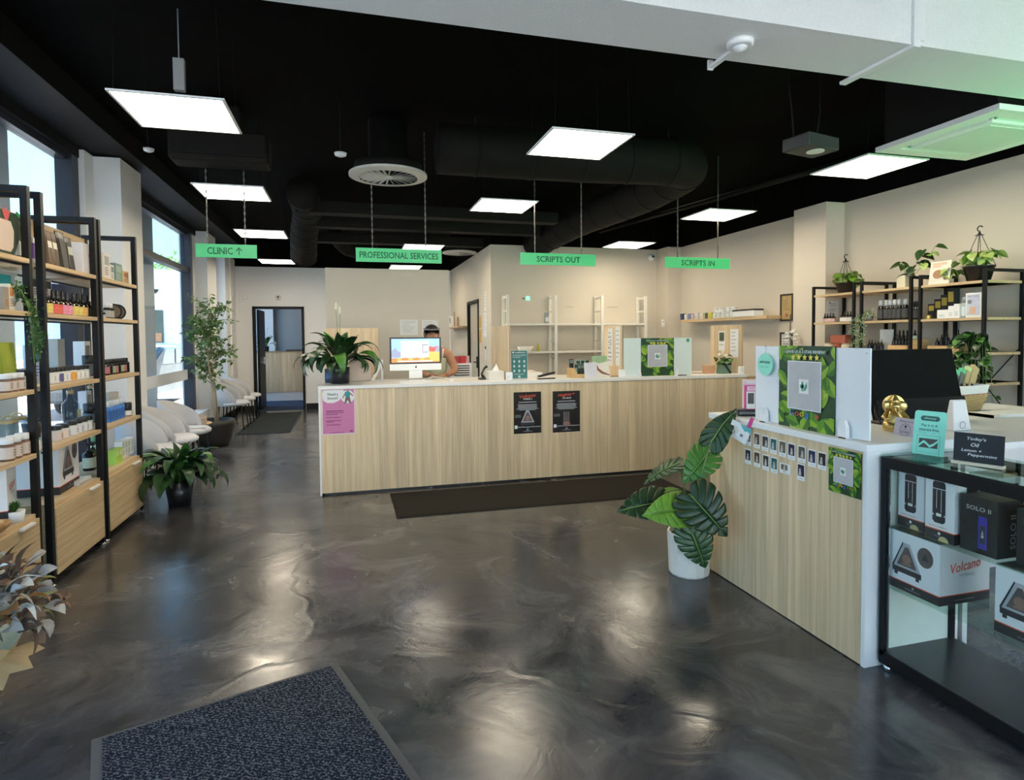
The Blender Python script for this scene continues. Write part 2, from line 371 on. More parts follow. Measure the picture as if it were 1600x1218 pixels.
# clinic wall with its door
mb = MB(); mb.bx(-2.55, -1.89, YC, YC+0.12, 0, HR); mb.bx(-0.90, 2.33, YC, YC+0.12, 0, HR); mb.bx(-1.89, -0.90, YC, YC+0.12, 2.16, HR)
struct('wall_clinic', mb, WPAINT)
struct('trim_clinic_band', MB().bx(-2.55, 2.33, YC-0.01, YC+0.12, HR, HC), BLACKC)
d1 = thing('door_1', None, None, (0, YC, 0)); d1['kind'] = 'structure'
MB().bx(-1.89, -1.845, -0.03, 0.14, 0, 2.16).bx(-0.94, -0.89, -0.03, 0.14, 0, 2.16).bx(-1.89, -0.89, -0.03, 0.14, 2.11, 2.16).build('door_frame', BLACK, d1)
sd = MB().bx(-1.83, -1.785, 0.14, 1.0, 0.01, 2.10).build('door_leaf', BLACK, d1)
MB().bx(-1.78, -1.75, 0.70, 0.78, 0.95, 1.1).build('door_handle', CHROME, d1)
struct('baseboard_clinic', MB().bx(-0.88, -0.28, YC-0.02, YC, 0, 0.13), BLACK)
# partition behind the counter
struct('wall_partition', MB().bx(-0.285, 1.375, 8.4, 8.5, 0, 2.44), WALL)
# clinic room
mb = MB(); mb.bx(-2.6, 0.7, 16.6, 16.7, 0, 3.2); mb.bx(0.6, 0.7, YC+0.12, 16.7, 0, 3.2); struct('wall_clinic_room', mb, mat('grey_wall', (0.36, 0.38, 0.39), 0.8))
mb = MB(); mb.bx(-2.6, -2.45, YC+0.12, 14.2, 0, 3.2); mb.bx(-2.6, -2.45, 16.2, 16.6, 0, 3.2); mb.bx(-2.6, -2.45, 14.2, 16.2, 0, 0.4); mb.bx(-2.6, -2.45, 14.2, 16.2, 3.0, 3.2); mb.bx(-2.45, -1.86, 16.45, 16.6, 0, 3.2)
struct('wall_clinic_left', mb, WPAINT)
struct('baseboard_left', MB().bx(-2.2, -2.17, 11.66, 13.2, 0, 0.12).bx(-2.55, -1.9, YC-0.02, YC, 0, 0.12), BLACK)
# left side: piers, sills, head band
mb = MB()
mb.bx(-2.60, XL, 6.73, 7.33, 0, HL); mb.bx(-2.60, -2.36, 6.52, 6.73, 0, HL)
mb.bx(-2.60, -2.24, 10.94, 11.64, 0, HL); mb.bx(-2.60, -2.42, 10.72, 10.94, 0, HL)
mb.bx(-2.60, -2.2, 12.22, 13.25, 0, 3.1); mb.bx(-2.2, -2.17, 12.6, 12.72, 0, 3.1)
mb.bx(-2.60, -2.2, -2.0, 0.6, 0, HL)
struct('wall_left', mb, WPAINT)
struct('wall_left_sill', MB().bx(-2.60, -2.28, 0.6, 6.52, 0, 0.36).bx(-2.60, -2.22, 7.33, 10.72, 0, 0.36).bx(-2.60, -2.22, 11.64, 12.22, 0, 0.36), WPAINT)
struct('trim_left_band', MB().bx(-2.62, -2.40, -2.0, YC, 3.20, HC).bx(-2.40, -2.0, -2.0, YC, HL+0.02, HC), mat('charcoal_band', (0.010, 0.010, 0.011), 0.6, spec=0.2))
def window(i, y0, y1, z0, z1, transom=None, mull=()):
    w = thing('window_%d' % i, None, None, (-2.5, 0, 0)); w['kind'] = 'structure'
    b = MB(); b.bx(-0.05, 0.05, y0, y0+0.06, z0, z1); b.bx(-0.05, 0.09, y1-0.13, y1, z0, z1); b.bx(-0.05, 0.05, y0, y1, z1-0.07, z1); b.bx(-0.05, 0.05, y0, y1, z0, z0+0.05)
    b.build('window_frame', CHAR, w)
    if transom: MB().bx(-0.05, 0.06, y0+0.06, y1-0.13, transom-0.04, transom+0.04).build('transom', CHAR, w)
    for m in mull: MB().bx(-0.05, 0.05, m-0.04, m+0.04, z0, z1).build('mullion', CHAR, w)
    for a, b_ in ([(z0+0.05, z1-0.07)] if not transom else [(z0+0.05, transom-0.04), (transom+0.04, z1-0.07)]):
        MB().bx(-0.006, 0.006, y0+0.06, y1-0.13, a, b_).build('pane', GLASSM, w)
    return w
window(1, 0.6, 6.52, 0.36, 3.22, None, (3.0,))
w2 = window(2, 7.33, 10.72, 0.36, 3.22, 2.6)
MB().bx(0.008, 0.010, 7.4, 10.58, 0.86, 1.02).build('frosted_strip', mat('frosted_film', (0.75, 0.78, 0.80), 0.8), w2)
window(3, 11.64, 12.22, 0.36, 3.12, None)
# shopfront behind the camera
for k, (a, b_) in enumerate(((-2.2, 0.4), (0.4, 2.9), (2.9, 5.4))):
    w = thing('window_%d' % (4+k), None, None, (0, -1.9, 0)); w['kind'] = 'structure'
    MB().bx(a, a+0.06, -0.05, 0.05, 0, 3.2).bx(b_-0.06, b_, -0.05, 0.05, 0, 3.2).bx(a, b_, -0.05, 0.05, 3.1, 3.2).bx(a, b_, -0.05, 0.05, 0, 0.1).build('window_frame', CHAR, w)
    MB().bx(a+0.06, b_-0.06, -0.006, 0.006, 0.1, 3.1).build('pane', GLASSM, w)
struct('trim_front_band', MB().bx(-2.6, 5.5, -2.0, -1.85, 3.2, HC), BLACKC)
# beam in front
struct('trim_beam', MB().bx(-2.4, XR, 2.34, 2.71, 2.9, HC), ROUGHW)

# ------------------------------------------------------------------ outside: seen through the left windows, plus unseen pieces added for bounced light
struct('ground_street', MB().bx(-60, 60, -60, 90, -0.3, -0.12), mat('grey_asphalt', (0.20, 0.20, 0.21), 0.9, var=0.2, scale=6))
struct('ground_pavement', MB().bx(-4.2, -2.62, -20, 60, -0.12, -0.04).bx(-2.62, 30, -12, -2.0, -0.12, -0.04), mat('pale_pavement', (0.6, 0.585, 0.56), 0.9, var=0.1, scale=6))  # second slab lies out of view, added pale to bounce sunlight onto the beam
struct('wall_street_pier', MB().bx(-2.95, -2.70, 9.25, 9.75, -0.1, 3.6).bx(-2.95, -2.70, 5.45, 5.95, -0.1, 3.6), mat('grey_render', (0.60, 0.63, 0.67), 0.8, var=0.06, scale=40))
FAC = mat('white_facade', (0.82, 0.82, 0.80), 0.8, var=0.04, scale=3)
BLUEG = mat('blue_window_glass', (0.10, 0.24, 0.55), 0.15)
fb = thing('bounce_terrace', 'unseen white terrace added to bounce sunlight into the shop', 'building', (3, -18, -0.1)); MB().bx(-16, 16, -6, 0, 0, 6).build('wall', FAC, fb)  # unseen building, added so its sunlit front throws white light indoors
for k in range(6): MB().bx(-13+5*k, -11+5*k, -0.02, 0.06, 1.0, 3.2).build('window', BLUEG, fb)
h = thing('street_house', 'white gabled house across the street seen through the nearest window', 'building', (-11.2, 17, -0.1))
MB().bx(-3, 2.6, -7, 6, 0, 4.3).build('wall', FAC, h)
rf = MB(); rf.add([(2.9,-7.3,4.2),(2.9,6.3,4.2),(-3,6.3,4.2),(-3,-7.3,4.2),(-0.2,-7.3,6.4),(-0.2,6.3,6.4)], [(0,1,5,4),(1,2,5),(2,3,4,5),(3,0,4),(0,3,2,1)]); rf.build('roof', mat('pale_roof', (0.62, 0.64, 0.64), 0.7), h)
for y in (-4.6, -2.6, 0.2, 2.2, 4.2):
    wf = MB().bx(2.58, 2.66, y-0.65, y+0.65, 1.0, 3.4).build('window_frame', WPAINT, h); MB().bx(2.64, 2.68, y-0.55, y+0.55, 1.1, 3.3).build('pane', BLUEG, wf)
MB().bx(2.6, 3.3, -7, 6, 3.85, 4.1).build('awning', FAC, h)
tb = thing('tower_block', 'tall pale building with blue windows rising behind the gabled house', 'building', (-20, 27, -0.1))
MB().bx(-4, 4, -9, 5, 0, 11).build('wall', FAC, tb)
for z in (5.5, 8.2):
    for y in (-7, -4, -1, 2): MB().bx(3.96, 4.05, y-1.1, y+1.1, z, z+1.8).build('window', BLUEG, tb)
s = thing('poster_building', 'white street building with two tall posters, seen through the second window', 'building', (-9.0, 31, -0.1))
MB().bx(-6, 5.2, 0, 8, 0, 4.6).bx(-6.2, 5.4, -0.2, 8.2, 4.6, 4.8).build('wall', FAC, s)
for k, px in enumerate((229, 244.5)):
    c = at(px, 500, 1, 30.95); pb = MB().bx(c.x+9-0.27, c.x+9+0.27, -0.06, 0.0, 1.45, 2.95).build('poster', mat('dark_green_poster', (0.06, 0.09, 0.07), 0.5, var=0.6, scale=3), s)
    MB().bx(c.x+9-0.2, c.x+9+0.2, -0.075, -0.06, 1.5, 1.9).build('poster_print', mat('orange_poster', (0.45, 0.22, 0.10), 0.5, var=0.6, scale=6), pb)
    MB().lathe([(0.02,-0.2),(0.16,0)], 3, (c.x+9, -0.1, 3.9), cap=True).build('wall_lamp', DUCTM, s)
    MB().bx(c.x+8.85, c.x+9.15, -0.05, 0.0, 0.8, 1.2).build('notice_board', MIDGREY, s)
t = thing('street_tree', 'leafy green tree showing above the white poster building', 'tree', (-10.2, 42, -0.1))
MB().tube([(0,0,0),(0.1,0,3.5)], 0.18, 8).build('trunk', BARK, t)
fo = MB(); rnd = random.Random(3)
for i in range(700):
    a = rnd.uniform(0, 2*PI); rr = 2.6*math.sqrt(rnd.random()); z = 5.5+rnd.uniform(-1.3, 1.3); p = Vector((rr*math.cos(a), rr*math.sin(a), z)); q = Vector((rnd.uniform(-1,1), rnd.uniform(-1,1), rnd.uniform(-1,1)))*0.3; q2 = Vector((rnd.uniform(-1,1), rnd.uniform(-1,1), rnd.uniform(-1,1)))*0.3
    fo.add([p, p+q, p+q2], [(0,1,2)])
tag(fo.build('foliage', LEAF_P, t), kind='stuff')
def car(name, label, x, y, rz, paint):
    c = thing(name, label, 'car', (x, y, -0.12), rz)
    prof = [(-2.1,0.35),(-2.15,0.75),(-1.95,0.95),(-1.5,1.02),(-0.9,1.42),(0.6,1.45),(1.3,1.02),(2.0,0.85),(2.15,0.6),(2.1,0.3)]
    MB().prism(prof, -0.85, 0.85).build('body', paint, c, bevel=0.06)
    gl = [(-1.35,1.04),(-0.88,1.36),(-0.15,1.39),(-0.15,1.04)]; gl2 = [(-0.05,1.04),(-0.05,1.39),(0.55,1.39),(1.1,1.04)]
    for sgn in (-1, 1):
        MB().prism(gl, sgn*0.83, sgn*0.87).prism(gl2, sgn*0.83, sgn*0.87).build('side_window', mat('car_glass', (0.16, 0.20, 0.22), 0.08), c)
    for wx in (-1.35, 1.35):
        for sy in (-0.8, 0.8):
            M = Matrix.Translation((wx, sy, 0.32)) @ Matrix.Rotation(PI/2, 4, 'X'); b = MB().lathe([(0.2,-0.1),(0.32,-0.1),(0.32,0.1),(0.2,0.1)], 16)
            b.v = [tuple(M @ Vector(v)) for v in b.v]; b.build('wheel', BLACKP, c)
    for sy in (-0.6, 0.6): MB().bx(2.08, 2.17, sy-0.18, sy+0.18, 0.62, 0.75).build('headlight', CHROME, c)
car('parked_car', 'dark grey car parked outside the second window', -5.0, 16.4, R(-97), mat('dark_car_paint', (0.10, 0.12, 0.13), 0.25, coat=0.6))
car('parked_car', 'white car parked beyond the dark grey one', -6.6, 21.8, R(-97), mat('white_car_paint', (0.75, 0.78, 0.80), 0.25, coat=0.6))
car('parked_car', 'blue car farthest along the street', -7.6, 26.6, R(-97), mat('blue_car_paint', (0.05, 0.25, 0.60), 0.25, coat=0.6))

# ------------------------------------------------------------------ ceiling fixtures
PANELM = emit('lit_panel', (1.0, 0.865, 0.66), PANEL)
def panel(label, x, y, drv=False):
    p = thing('ceiling_light', label, 'ceiling light', (x, y, 2.87), group='square hanging light panels')
    MB().bx(-0.3, 0.3, -0.3, -0.285, 0, 0.008).bx(-0.3, 0.3, 0.285, 0.3, 0, 0.008).bx(-0.3, -0.285, -0.285, 0.285, 0, 0.008).bx(0.285, 0.3, -0.285, 0.285, 0, 0.008).bx(-0.3, 0.3, -0.3, 0.3, 0.008, 0.011).build('frame', WPAINT, p)
    MB().bx(-0.285, 0.285, -0.285, 0.285, 0.001, 0.007).build('diffuser', PANELM, p)
    for sx in (-0.27, 0.27):
        for sy in (-0.27, 0.27): MB().tube([(sx, sy, 0.011), (sx*0.96, sy*0.96, HC-2.87)], 0.002, 4).build('suspension_wire', DUCTM, p)
    if drv: MB().bx(-0.03, 0.03, -0.02, 0.02, 0.14, 0.33).bx(-0.003, 0.003, -0.003, 0.003, 0.33, HC-2.87).build('driver_box', MIDGREY, p)
for lab, x, y, d in (('large square light panel nearest at the left, a small box above it', -0.965, 4.10, True),
    ('square light panel nearest at the centre of the room', 1.62, 4.08, False),
    ('square light panel beside the air conditioning unit', 4.165, 4.05, False),
    ('square light panel above the green CLINIC sign', -1.02, 6.18, False),
    ('square light panel left of the SCRIPTS OUT sign', 1.595, 6.16, False),
    ('square light panel above the green SCRIPTS IN sign', 4.12, 6.07, False),
    ('square light panel behind the CLINIC sign, near the duct elbow', -1.075, 8.52, False),
    ('light panel behind the right end of the PROFESSIONAL SERVICES sign', 1.12, 9.28, False),
    ('square light panel in front of the back wall camera', 4.13, 8.36, False),
    ('farthest light panel on the left, near the clinic door', -1.2, 11.5, False),
    ('farthest light panel, low behind the white partition wall', 1.1, 11.92, False)):
    panel(lab, x, y, d)

SIGNM = mat('green_acrylic', (0.09, 0.68, 0.25), 0.3, var=0.03)
SIGNT = mat('dark_green_lettering', (0.015, 0.13, 0.055), 0.5)
def sign(label, s, x0, x1, z0, z1, tw, y=5.93):
    o = thing('hanging_sign', label, 'sign', ((x0+x1)/2, y, z0), group='green hanging signs'); w = (x1-x0)/2; hh = z1-z0
    MB().bx(-w, w, -0.006, 0.006, 0, hh).build('sign_panel', SIGNM, o)
    if s == 'CLINIC':
        text('CLINIC', -0.055, hh/2, 0.21, 0.062, -0.0075, SIGNT, o, thick=0.001)
        a = MB(); zz = hh/2; a.rect(0.099, 0.107, zz-0.034, zz+0.034); a.flat([(0.103,zz+0.036),(0.075,zz+0.006),(0.082,zz+0.0),(0.103,zz+0.024)]); a.flat([(0.103,zz+0.024),(0.124,zz+0.0),(0.131,zz+0.006),(0.103,zz+0.036)])
        a.build('arrow', SIGNT, o, loc=(0, -0.0075, 0))
    else: text(s, 0, hh/2, tw, 0.062, -0.0075, SIGNT, o, thick=0.001)
    cx = w*0.62
    for sx in (-cx, cx):
        c = MB(); z = hh; k = 0; top = HC-z0
        c.tube([(sx, 0, hh), (sx, 0, top)], 0.0025, 5)
        while z < top-0.02:
            (c.bx(sx-0.007, sx+0.007, -0.003, 0.003, z, z+0.028) if k % 2 else c.bx(sx-0.003, sx+0.003, -0.007, 0.007, z, z+0.028)); z += 0.03; k += 1
        tag(c.build('chain', mat('dull_chain', (0.16, 0.15, 0.13), 0.5, metal=0.6), o), kind='stuff')
sign('green hanging sign reading CLINIC with an arrow', 'CLINIC', -1.302, -0.795, 2.233, 2.354, 0)
sign('green hanging sign reading PROFESSIONAL SERVICES', 'PROFESSIONAL SERVICES', 0.081, 0.903, 2.228, 2.36, 0.755)
sign('green hanging sign reading SCRIPTS OUT', 'SCRIPTS OUT', 1.715, 2.543, 2.238, 2.36, 0.48)
sign('green hanging sign reading SCRIPTS IN', 'SCRIPTS IN', 3.368, 4.186, 2.243, 2.361, 0.42)

def vent(label, x, y, z, r):
    o = thing('ceiling_vent', label, 'vent', (x, y, z), group='round ceiling diffusers')
    b = MB(); n = 40
    for i in range(n):
        a, c = 2*PI*i/n, 2*PI*(i+1)/n
        P = lambda rr, aa, zz: (rr*math.cos(aa), rr*math.sin(aa), zz)
        b.add([P(r,a,0.01),P(r,c,0.01),P(r*0.75,c,-0.004),P(r*0.75,a,-0.004),P(r,a,0.03),P(r,c,0.03)], [(0,3,2,1),(0,1,5,4)])
    b.build('outer_ring', mat('vent_cream', (0.62, 0.60, 0.54), 0.5), o)
    MB().lathe([(r*0.9,0.03),(r*0.85,0.12),(r*0.5,0.16),(r*0.5,0.5)], 28).build('plenum', DUCTM, o)
    MB().lathe([(0.001,-0.006),(0.045,-0.006),(0.045,0.012)], 16).build('hub', MATS['vent_cream'], o)
    for i in range(24):
        a = 2*PI*i/24; M = Matrix.Rotation(a, 4, 'Z') @ Matrix.Translation((r*0.42, 0, 0.006)) @ Matrix.Rotation(R(35), 4, 'X')
        bb = MB().bx(-r*0.34, r*0.34, -0.009, 0.009, -0.001, 0.001, 0, M); bb.build('blade', MATS['vent_cream'], o)
vent('round cream ceiling diffuser with radial blades, nearest and largest', 0.375, 5.60, 2.95, 0.35)
vent('round ceiling diffuser half hidden behind the PROFESSIONAL SERVICES sign', 1.90, 10.4, 2.95, 0.30)
# ducts
def duct(label, pts, r, ribs=True):
    o = thing('air_duct', label, 'duct', pts[0]); p0 = Vector(pts[0])
    P = [Vector(p)-p0 for p in pts]
    Q = []
    for i in range(len(P)-1):
        for k in range(8): Q.append(P[i].lerp(P[i+1], k/8))
    Q.append(P[-1])
    for _ in range(6): Q = [Q[0]]+[(Q[i-1]+Q[i]*2+Q[i+1])/4 for i in range(1, len(Q)-1)]+[Q[-1]]
    MB().tube(Q, r, 20).build('duct_body', DUCTM, o)
    if ribs:
        for i in range(2, len(Q)-1, 3):
            if i % 6 == 2: MB().bx(Q[i].x-0.01, Q[i].x+0.01, Q[i].y-0.004, Q[i].y+0.004, Q[i].z+r*0.9, HC-p0.z).build('hanger_strap', DUCTM, o)
            d = (Q[i+1]-Q[i-1]).normalized()*0.012; MB().tube([Q[i]-d, Q[i]+d], r*1.03, 20).build('rib', DUCTM, o)
duct('thick black duct crossing behind the central light panel and turning back', [(0.80, 5.42, 3.19), (2.2, 5.40, 3.19), (3.35, 5.25, 3.19), (3.40, 6.4, 3.16), (3.2, 8.0, 3.15), (2.98, 9.0, 3.02), (2.92, 9.25, 2.95)], 0.22)
duct('grey flexible duct elbow hanging above the clinic passage', [(-0.50, 7.6, 3.24), (-0.50, 8.6, 3.22), (-0.60, 9.2, 3.0), (-0.63, 9.6, 2.72)], 0.19)
duct('small black duct stub right of the hanging elbow', [(-0.2, 10.2, 3.2), (0.0, 10.6, 3.0), (0.5, 10.7, 2.98)], 0.13)
b = thing('duct_box', 'boxy black plenum above the light panel over the CLINIC sign', 'duct', (-1.0, 5.72, 3.0)); MB().bx(-0.42, 0.36, -0.15, 0.13, 0.0, 0.27).bx(-0.2, 0.14, -0.1, 0.1, 0.27, HC-3.0).build('box', DUCTM, b, bevel=0.03)
MB().bx(-0.40, 0.34, -0.17, -0.15, 0.05, 0.08).build('flange', DUCTM, b)
for k, (y, z) in enumerate(((7.9, 3.05), (8.7, 3.02), (9.9, 3.0))):
    b = thing('ceiling_rail', ['black ceiling rail nearest behind the round diffuser', 'black ceiling rail in the middle of three', 'black ceiling rail farthest back of three'][k], 'rail', (0.4, y, z))
    MB().bx(-1.0, 2.4, -0.1, 0.1, 0, 0.09).build('tray', DUCTM, b); MB().bx(-1.0, 2.4, -0.1, -0.09, 0.09, 0.14).build('lip', DUCTM, b)
b = thing('ceiling_rail', 'long black conduit running along the ceiling at the right', 'rail', (4.6, 4.4, 3.12)); MB().tube([(0,0,0),(-0.75,4.4,0.02)], 0.03, 8).build('conduit', DUCTM, b); MB().tube([(0.1,0,0.02),(-0.65,4.4,0.04)], 0.02, 8).build('cable', DUCTM, b)
# projector-like box
b = thing('ceiling_box', 'small dark box with a round lens hanging on cables', 'projector', (2.96, 3.33, 2.70), R(12))
MB().bx(-0.15, 0.15, -0.10, 0.10, 0, 0.085).build('housing', mat('dark_grey_plastic', (0.03, 0.035, 0.033), 0.5), b, bevel=0.008)
MB().lathe([(0.055,-0.004),(0.055,0.01)], 18, (0.02,-0.02,0)).build('lens', mat('lens_white', (0.7,0.7,0.65),0.3), b)
for p in ((-0.1,0.05), (0.12,0.05)): MB().tube([(p[0],p[1],0.08),(p[0]*1.3,p[1],0.3),(p[0]*1.7,0.1,0.79)], 0.006, 5).build('cable', DUCTM, b)
# air conditioner
ACM = mat('ac_white', (0.80, 0.80, 0.77), 0.4)
b = thing('air_conditioner', 'square ceiling cassette air conditioner at the upper right', 'air conditioner', (4.245, 3.19, 2.845))
mb = MB()
for (a, c, e, f) in ((-0.44,0.44,-0.44,-0.33), (-0.44,0.44,0.33,0.44), (-0.44,-0.33,-0.33,0.33), (0.33,0.44,-0.33,0.33)): mb.bx(a, c, e, f, 0, 0.035)
mb.build('fascia', ACM, b)
MB().bx(-0.40, 0.40, -0.40, 0.40, 0.036, HC-2.845).build('housing', DUCTM, b)
MB().bx(-0.29, 0.29, -0.29, 0.29, -0.012, 0.03).build('grille_panel', ACM, b, bevel=0.012)
MB().bx(-0.24, 0.24, -0.24, 0.24, -0.016, -0.012).build('filter_grille', mat('ac_grille', (0.66,0.68,0.64),0.5,var=0.1,scale=300), b)
for a in range(4):
    M = Matrix.Rotation(a*PI/2, 4, 'Z') @ Matrix.Translation((0, 0.31, 0.012)) @ Matrix.Rotation(R(25), 4, 'X'); MB().bx(-0.27, 0.27, -0.018, 0.018, -0.003, 0.003, 0, M).build('louvre', ACM, b)
# beam fittings
b = thing('motion_sensor', 'round white motion sensor on the underside of the beam', 'sensor', (1.83, 2.52, 2.9))
MB().lathe([(0.062,0.0),(0.062,-0.02),(0.052,-0.028)][::-1], 24).build('base', WPAINT, b)
MB().sphere((0,0,-0.026), 0.034, sz=0.7).build('lens', mat('sensor_lens', (0.86,0.86,0.86),0.3), b)
b = thing('cable_trunking', 'short white cable trunking leading from the motion sensor', 'trunking', (1.845, 2.65, 2.9)); MB().bx(-0.013, 0.013, -0.08, 0.13, -0.016, 0.0).build('channel', WPAINT, b); MB().bx(-0.015, 0.015, 0.13, 0.142, -0.02, 0.03).build('end_cap', WPAINT, b)
b = thing('cable_trunking', 'long white cable trunking down the beam face and under it', 'trunking', (2.68, 2.34, 2.9)); MB().bx(-0.02, 0.02, -0.016, 0.0, -0.016, 0.6).build('vertical_channel', WPAINT, b); MB().bx(-0.02, 0.02, 0.0, 0.44, -0.016, 0.0).build('channel', WPAINT, b); MB().bx(0.02, 0.05, -0.012, 0.0, 0.02, 0.6).build('flat_channel', WPAINT, b)
b = thing('smoke_detector', 'small white smoke detector left of the round diffuser', 'detector', (-0.037, 5.108, 3.0)); MB().lathe([(0.02,-0.03),(0.045,-0.02),(0.05,0.0)], 18).build('head', WPAINT, b); MB().tube([(0,0,0),(0,0,0.5)], 0.008, 6).build('stem', DUCTM, b)
b = thing('smoke_detector', 'small white detector on the black band left of the light panel', 'detector', (-1.69, 6.06, 3.2)); MB().lathe([(0.02,-0.03),(0.04,-0.02),(0.045,0.0)], 18).build('head', WPAINT, b); MB().tube([(0,0,0),(0,0,0.3)], 0.008, 6).build('stem', DUCTM, b)
def cam_thing(label, x, y, z, rz=0):
    b = thing('security_camera', label, 'camera', (x, y, z), rz); MB().lathe([(0.06,0),(0.06,0.03),(0.045,0.045)], 18).build('base', WPAINT, b, rot=(R(90),0,0))
    MB().sphere((0,-0.06,0), 0.045).build('dome', WPAINT, b); MB().lathe([(0.02,0),(0.02,0.012)], 14).build('lens', BLACKP, b, loc=(0,-0.095,0), rot=(R(90),0,0))
cam_thing('white dome camera high on the back wall near the corner', 5.03, YB, 2.84)
cam_thing('white dome camera on the wall above the clinic doorway', -1.38, YC, 2.35)
b = thing('door_sensor', 'tiny white sensor box left of the clinic door', 'sensor', (-2.02, YC, 2.36)); MB().bx(-0.03, 0.03, -0.05, 0, -0.06, 0.06).build('case', WPAINT, b, bevel=0.008)
lamp('shopfront_green_sign_light', 'AREA', (4.95, 0.7, 1.0), Vector((-0.75, 2.5, 1.85)).to_track_quat('-Z', 'Y').to_euler(), 3.2, (0.10, 1.0, 0.28), 0.8, 0.3)
# ------------------------------------------------------------------ counters
def board_run(parent, n0, n1, fixed, face, z0, z1, seed, wmin=0.075, wmax=0.135):
    """separate upright boards along a counter front; face 'y' runs along x, face 'x' runs along y"""
    rnd = random.Random(seed); a = n0
    while a < n1-1e-4:
        w = rnd.uniform(wmin, wmax); b = min(n1, a+w)
        if n1-b < 0.05: b = n1
        p = rnd.uniform(0, 0.0015); g = 0.0006
        if face == 'y': MB().bx(a+g, b-g, fixed-p, fixed+0.014, z0, z1).build('board', OAK, parent)
        else: MB().bx(fixed-p, fixed+0.014, a+g, b-g, z0, z1).build('board', OAK, parent)
        a = b
ct = thing('service_counter', 'long white topped counter clad in pale oak boards across the room', 'counter', (0, 0, 0))
MB().bx(-0.268, 4.41, 5.946, 6.62, 0.02, 1.005).build('carcass', OAKR, ct)
MB().bx(-0.25, 4.40, 5.955, 6.5, 0.0, 0.02).build('plinth', BLACKP, ct)
board_run(ct, -0.268, 4.41, 5.931, 'y', 0.02, 1.012, 11)
MB().bx(-0.285, -0.268, 5.925, 6.64, 0.0, 1.012).build('end_panel', WHITE, ct)
MB().bx(-0.288, 4.42, 5.915, 6.66, 1.013, 1.045).build('worktop', mat('warm_white_top', (0.86, 0.83, 0.76), 0.3, var=0.02), ct, bevel=0.003)
gt = thing('counter_gate', 'low oak gate panel right of the long counter', 'gate', (0, 0, 0))
board_run(gt, 4.44, 5.14, 6.02, 'y', 0.12, 0.985, 12); MB().bx(4.44, 5.14, 6.035, 6.06, 0.12, 1.0).bx(4.44, 5.14, 6.015, 6.065, 0.985, 1.01).build('rail', OAKR, gt)
MB().bx(4.46, 4.50, 6.035, 6.06, 0.0, 0.12).bx(5.08, 5.12, 6.035, 6.06, 0.0, 0.12).build('foot', BLACK, gt)

rc = thing('sales_counter', 'shorter oak clad counter with white top at the right', 'counter', (0, 0, 0))
MB().bx(2.222, 2.74, 2.16, 3.30, 0.012, 0.972).build('carcass', OAKR, rc)
board_run(rc, 2.15, 3.315, 2.206, 'x', 0.006, 0.974, 21, 0.07, 0.12)
MB().bx(2.207, 2.75, 2.128, 2.149, 0.0, 0.974).build('end_panel', WHITE, rc)
MB().bx(2.198, 2.76, 2.12, 3.325, 0.974, 1.008).build('worktop', WHITE, rc, bevel=0.003)

# ------------------------------------------------------------------ display case
dc = thing('display_case', 'black framed glass display case in the right foreground', 'display case', (0, 0, 0))
X0, X1, Y0, Y1, ZT = 2.27, 2.68, 0.75, 2.112, 0.968
fr = 0.026
for (x, y) in ((X0, Y1-fr), (X1-fr, Y1-fr), (X0, Y0), (X1-fr, Y0)): MB().bx(x, x+fr, y, y+fr, 0.03, ZT-0.012).build('post', BLACK, dc)
for z0, z1 in ((0.03, 0.085), (ZT-0.06, ZT-0.012)):
    MB().bx(X0-0.001, X0+fr, Y0+fr, Y1-fr, z0, z1).build('rail', BLACK, dc); MB().bx(X1-fr, X1, Y0+fr, Y1-fr, z0, z1).build('rail', BLACK, dc)
    MB().bx(X0+fr, X1-fr, Y1-fr, Y1, z0, z1).build('rail', BLACK, dc); MB().bx(X0+fr, X1-fr, Y0, Y0+fr, z0, z1).build('rail', BLACK, dc)
MB().bx(X0, X1, Y0, Y1, 0.07, 0.09).build('base_board', mat('black_base', (0.02, 0.024, 0.022), 0.3), dc)
MB().bx(X0+0.004, X1-0.004, Y0, Y1, ZT-0.012, ZT).build('glass_top', SHELFG, dc)
for z in (0.385, 0.655): MB().bx(X0+0.012, X1-0.028, Y0+0.03, Y1-0.03, z-0.008, z).build('glass_shelf', SHELFG, dc)
MB().bx(X0+0.006, X0+0.010, Y0+fr, Y1-fr, 0.09, ZT-0.06).build('front_glass', GLASSM, dc)
MB().bx(X0+fr, X1-fr, Y1-0.012, Y1-0.006, 0.09, ZT-0.06).build('side_panel', mat('pale_green_back', (0.72, 0.80, 0.74), 0.5), dc)
MB().bx(X0+0.012, X0+0.018, Y1-0.034, Y1-0.028, 0.09, ZT-0.06).build('shelf_strip', CHROME, dc)
for (x, y) in ((X0+0.02, Y1-0.03), (X1-0.03, Y1-0.03), (X0+0.02, Y0+0.03), (X1-0.03, Y0+0.03)): MB().lathe([(0.018,0),(0.018,0.03)], 12, (x, y, 0)).build('foot', CHROME, dc)

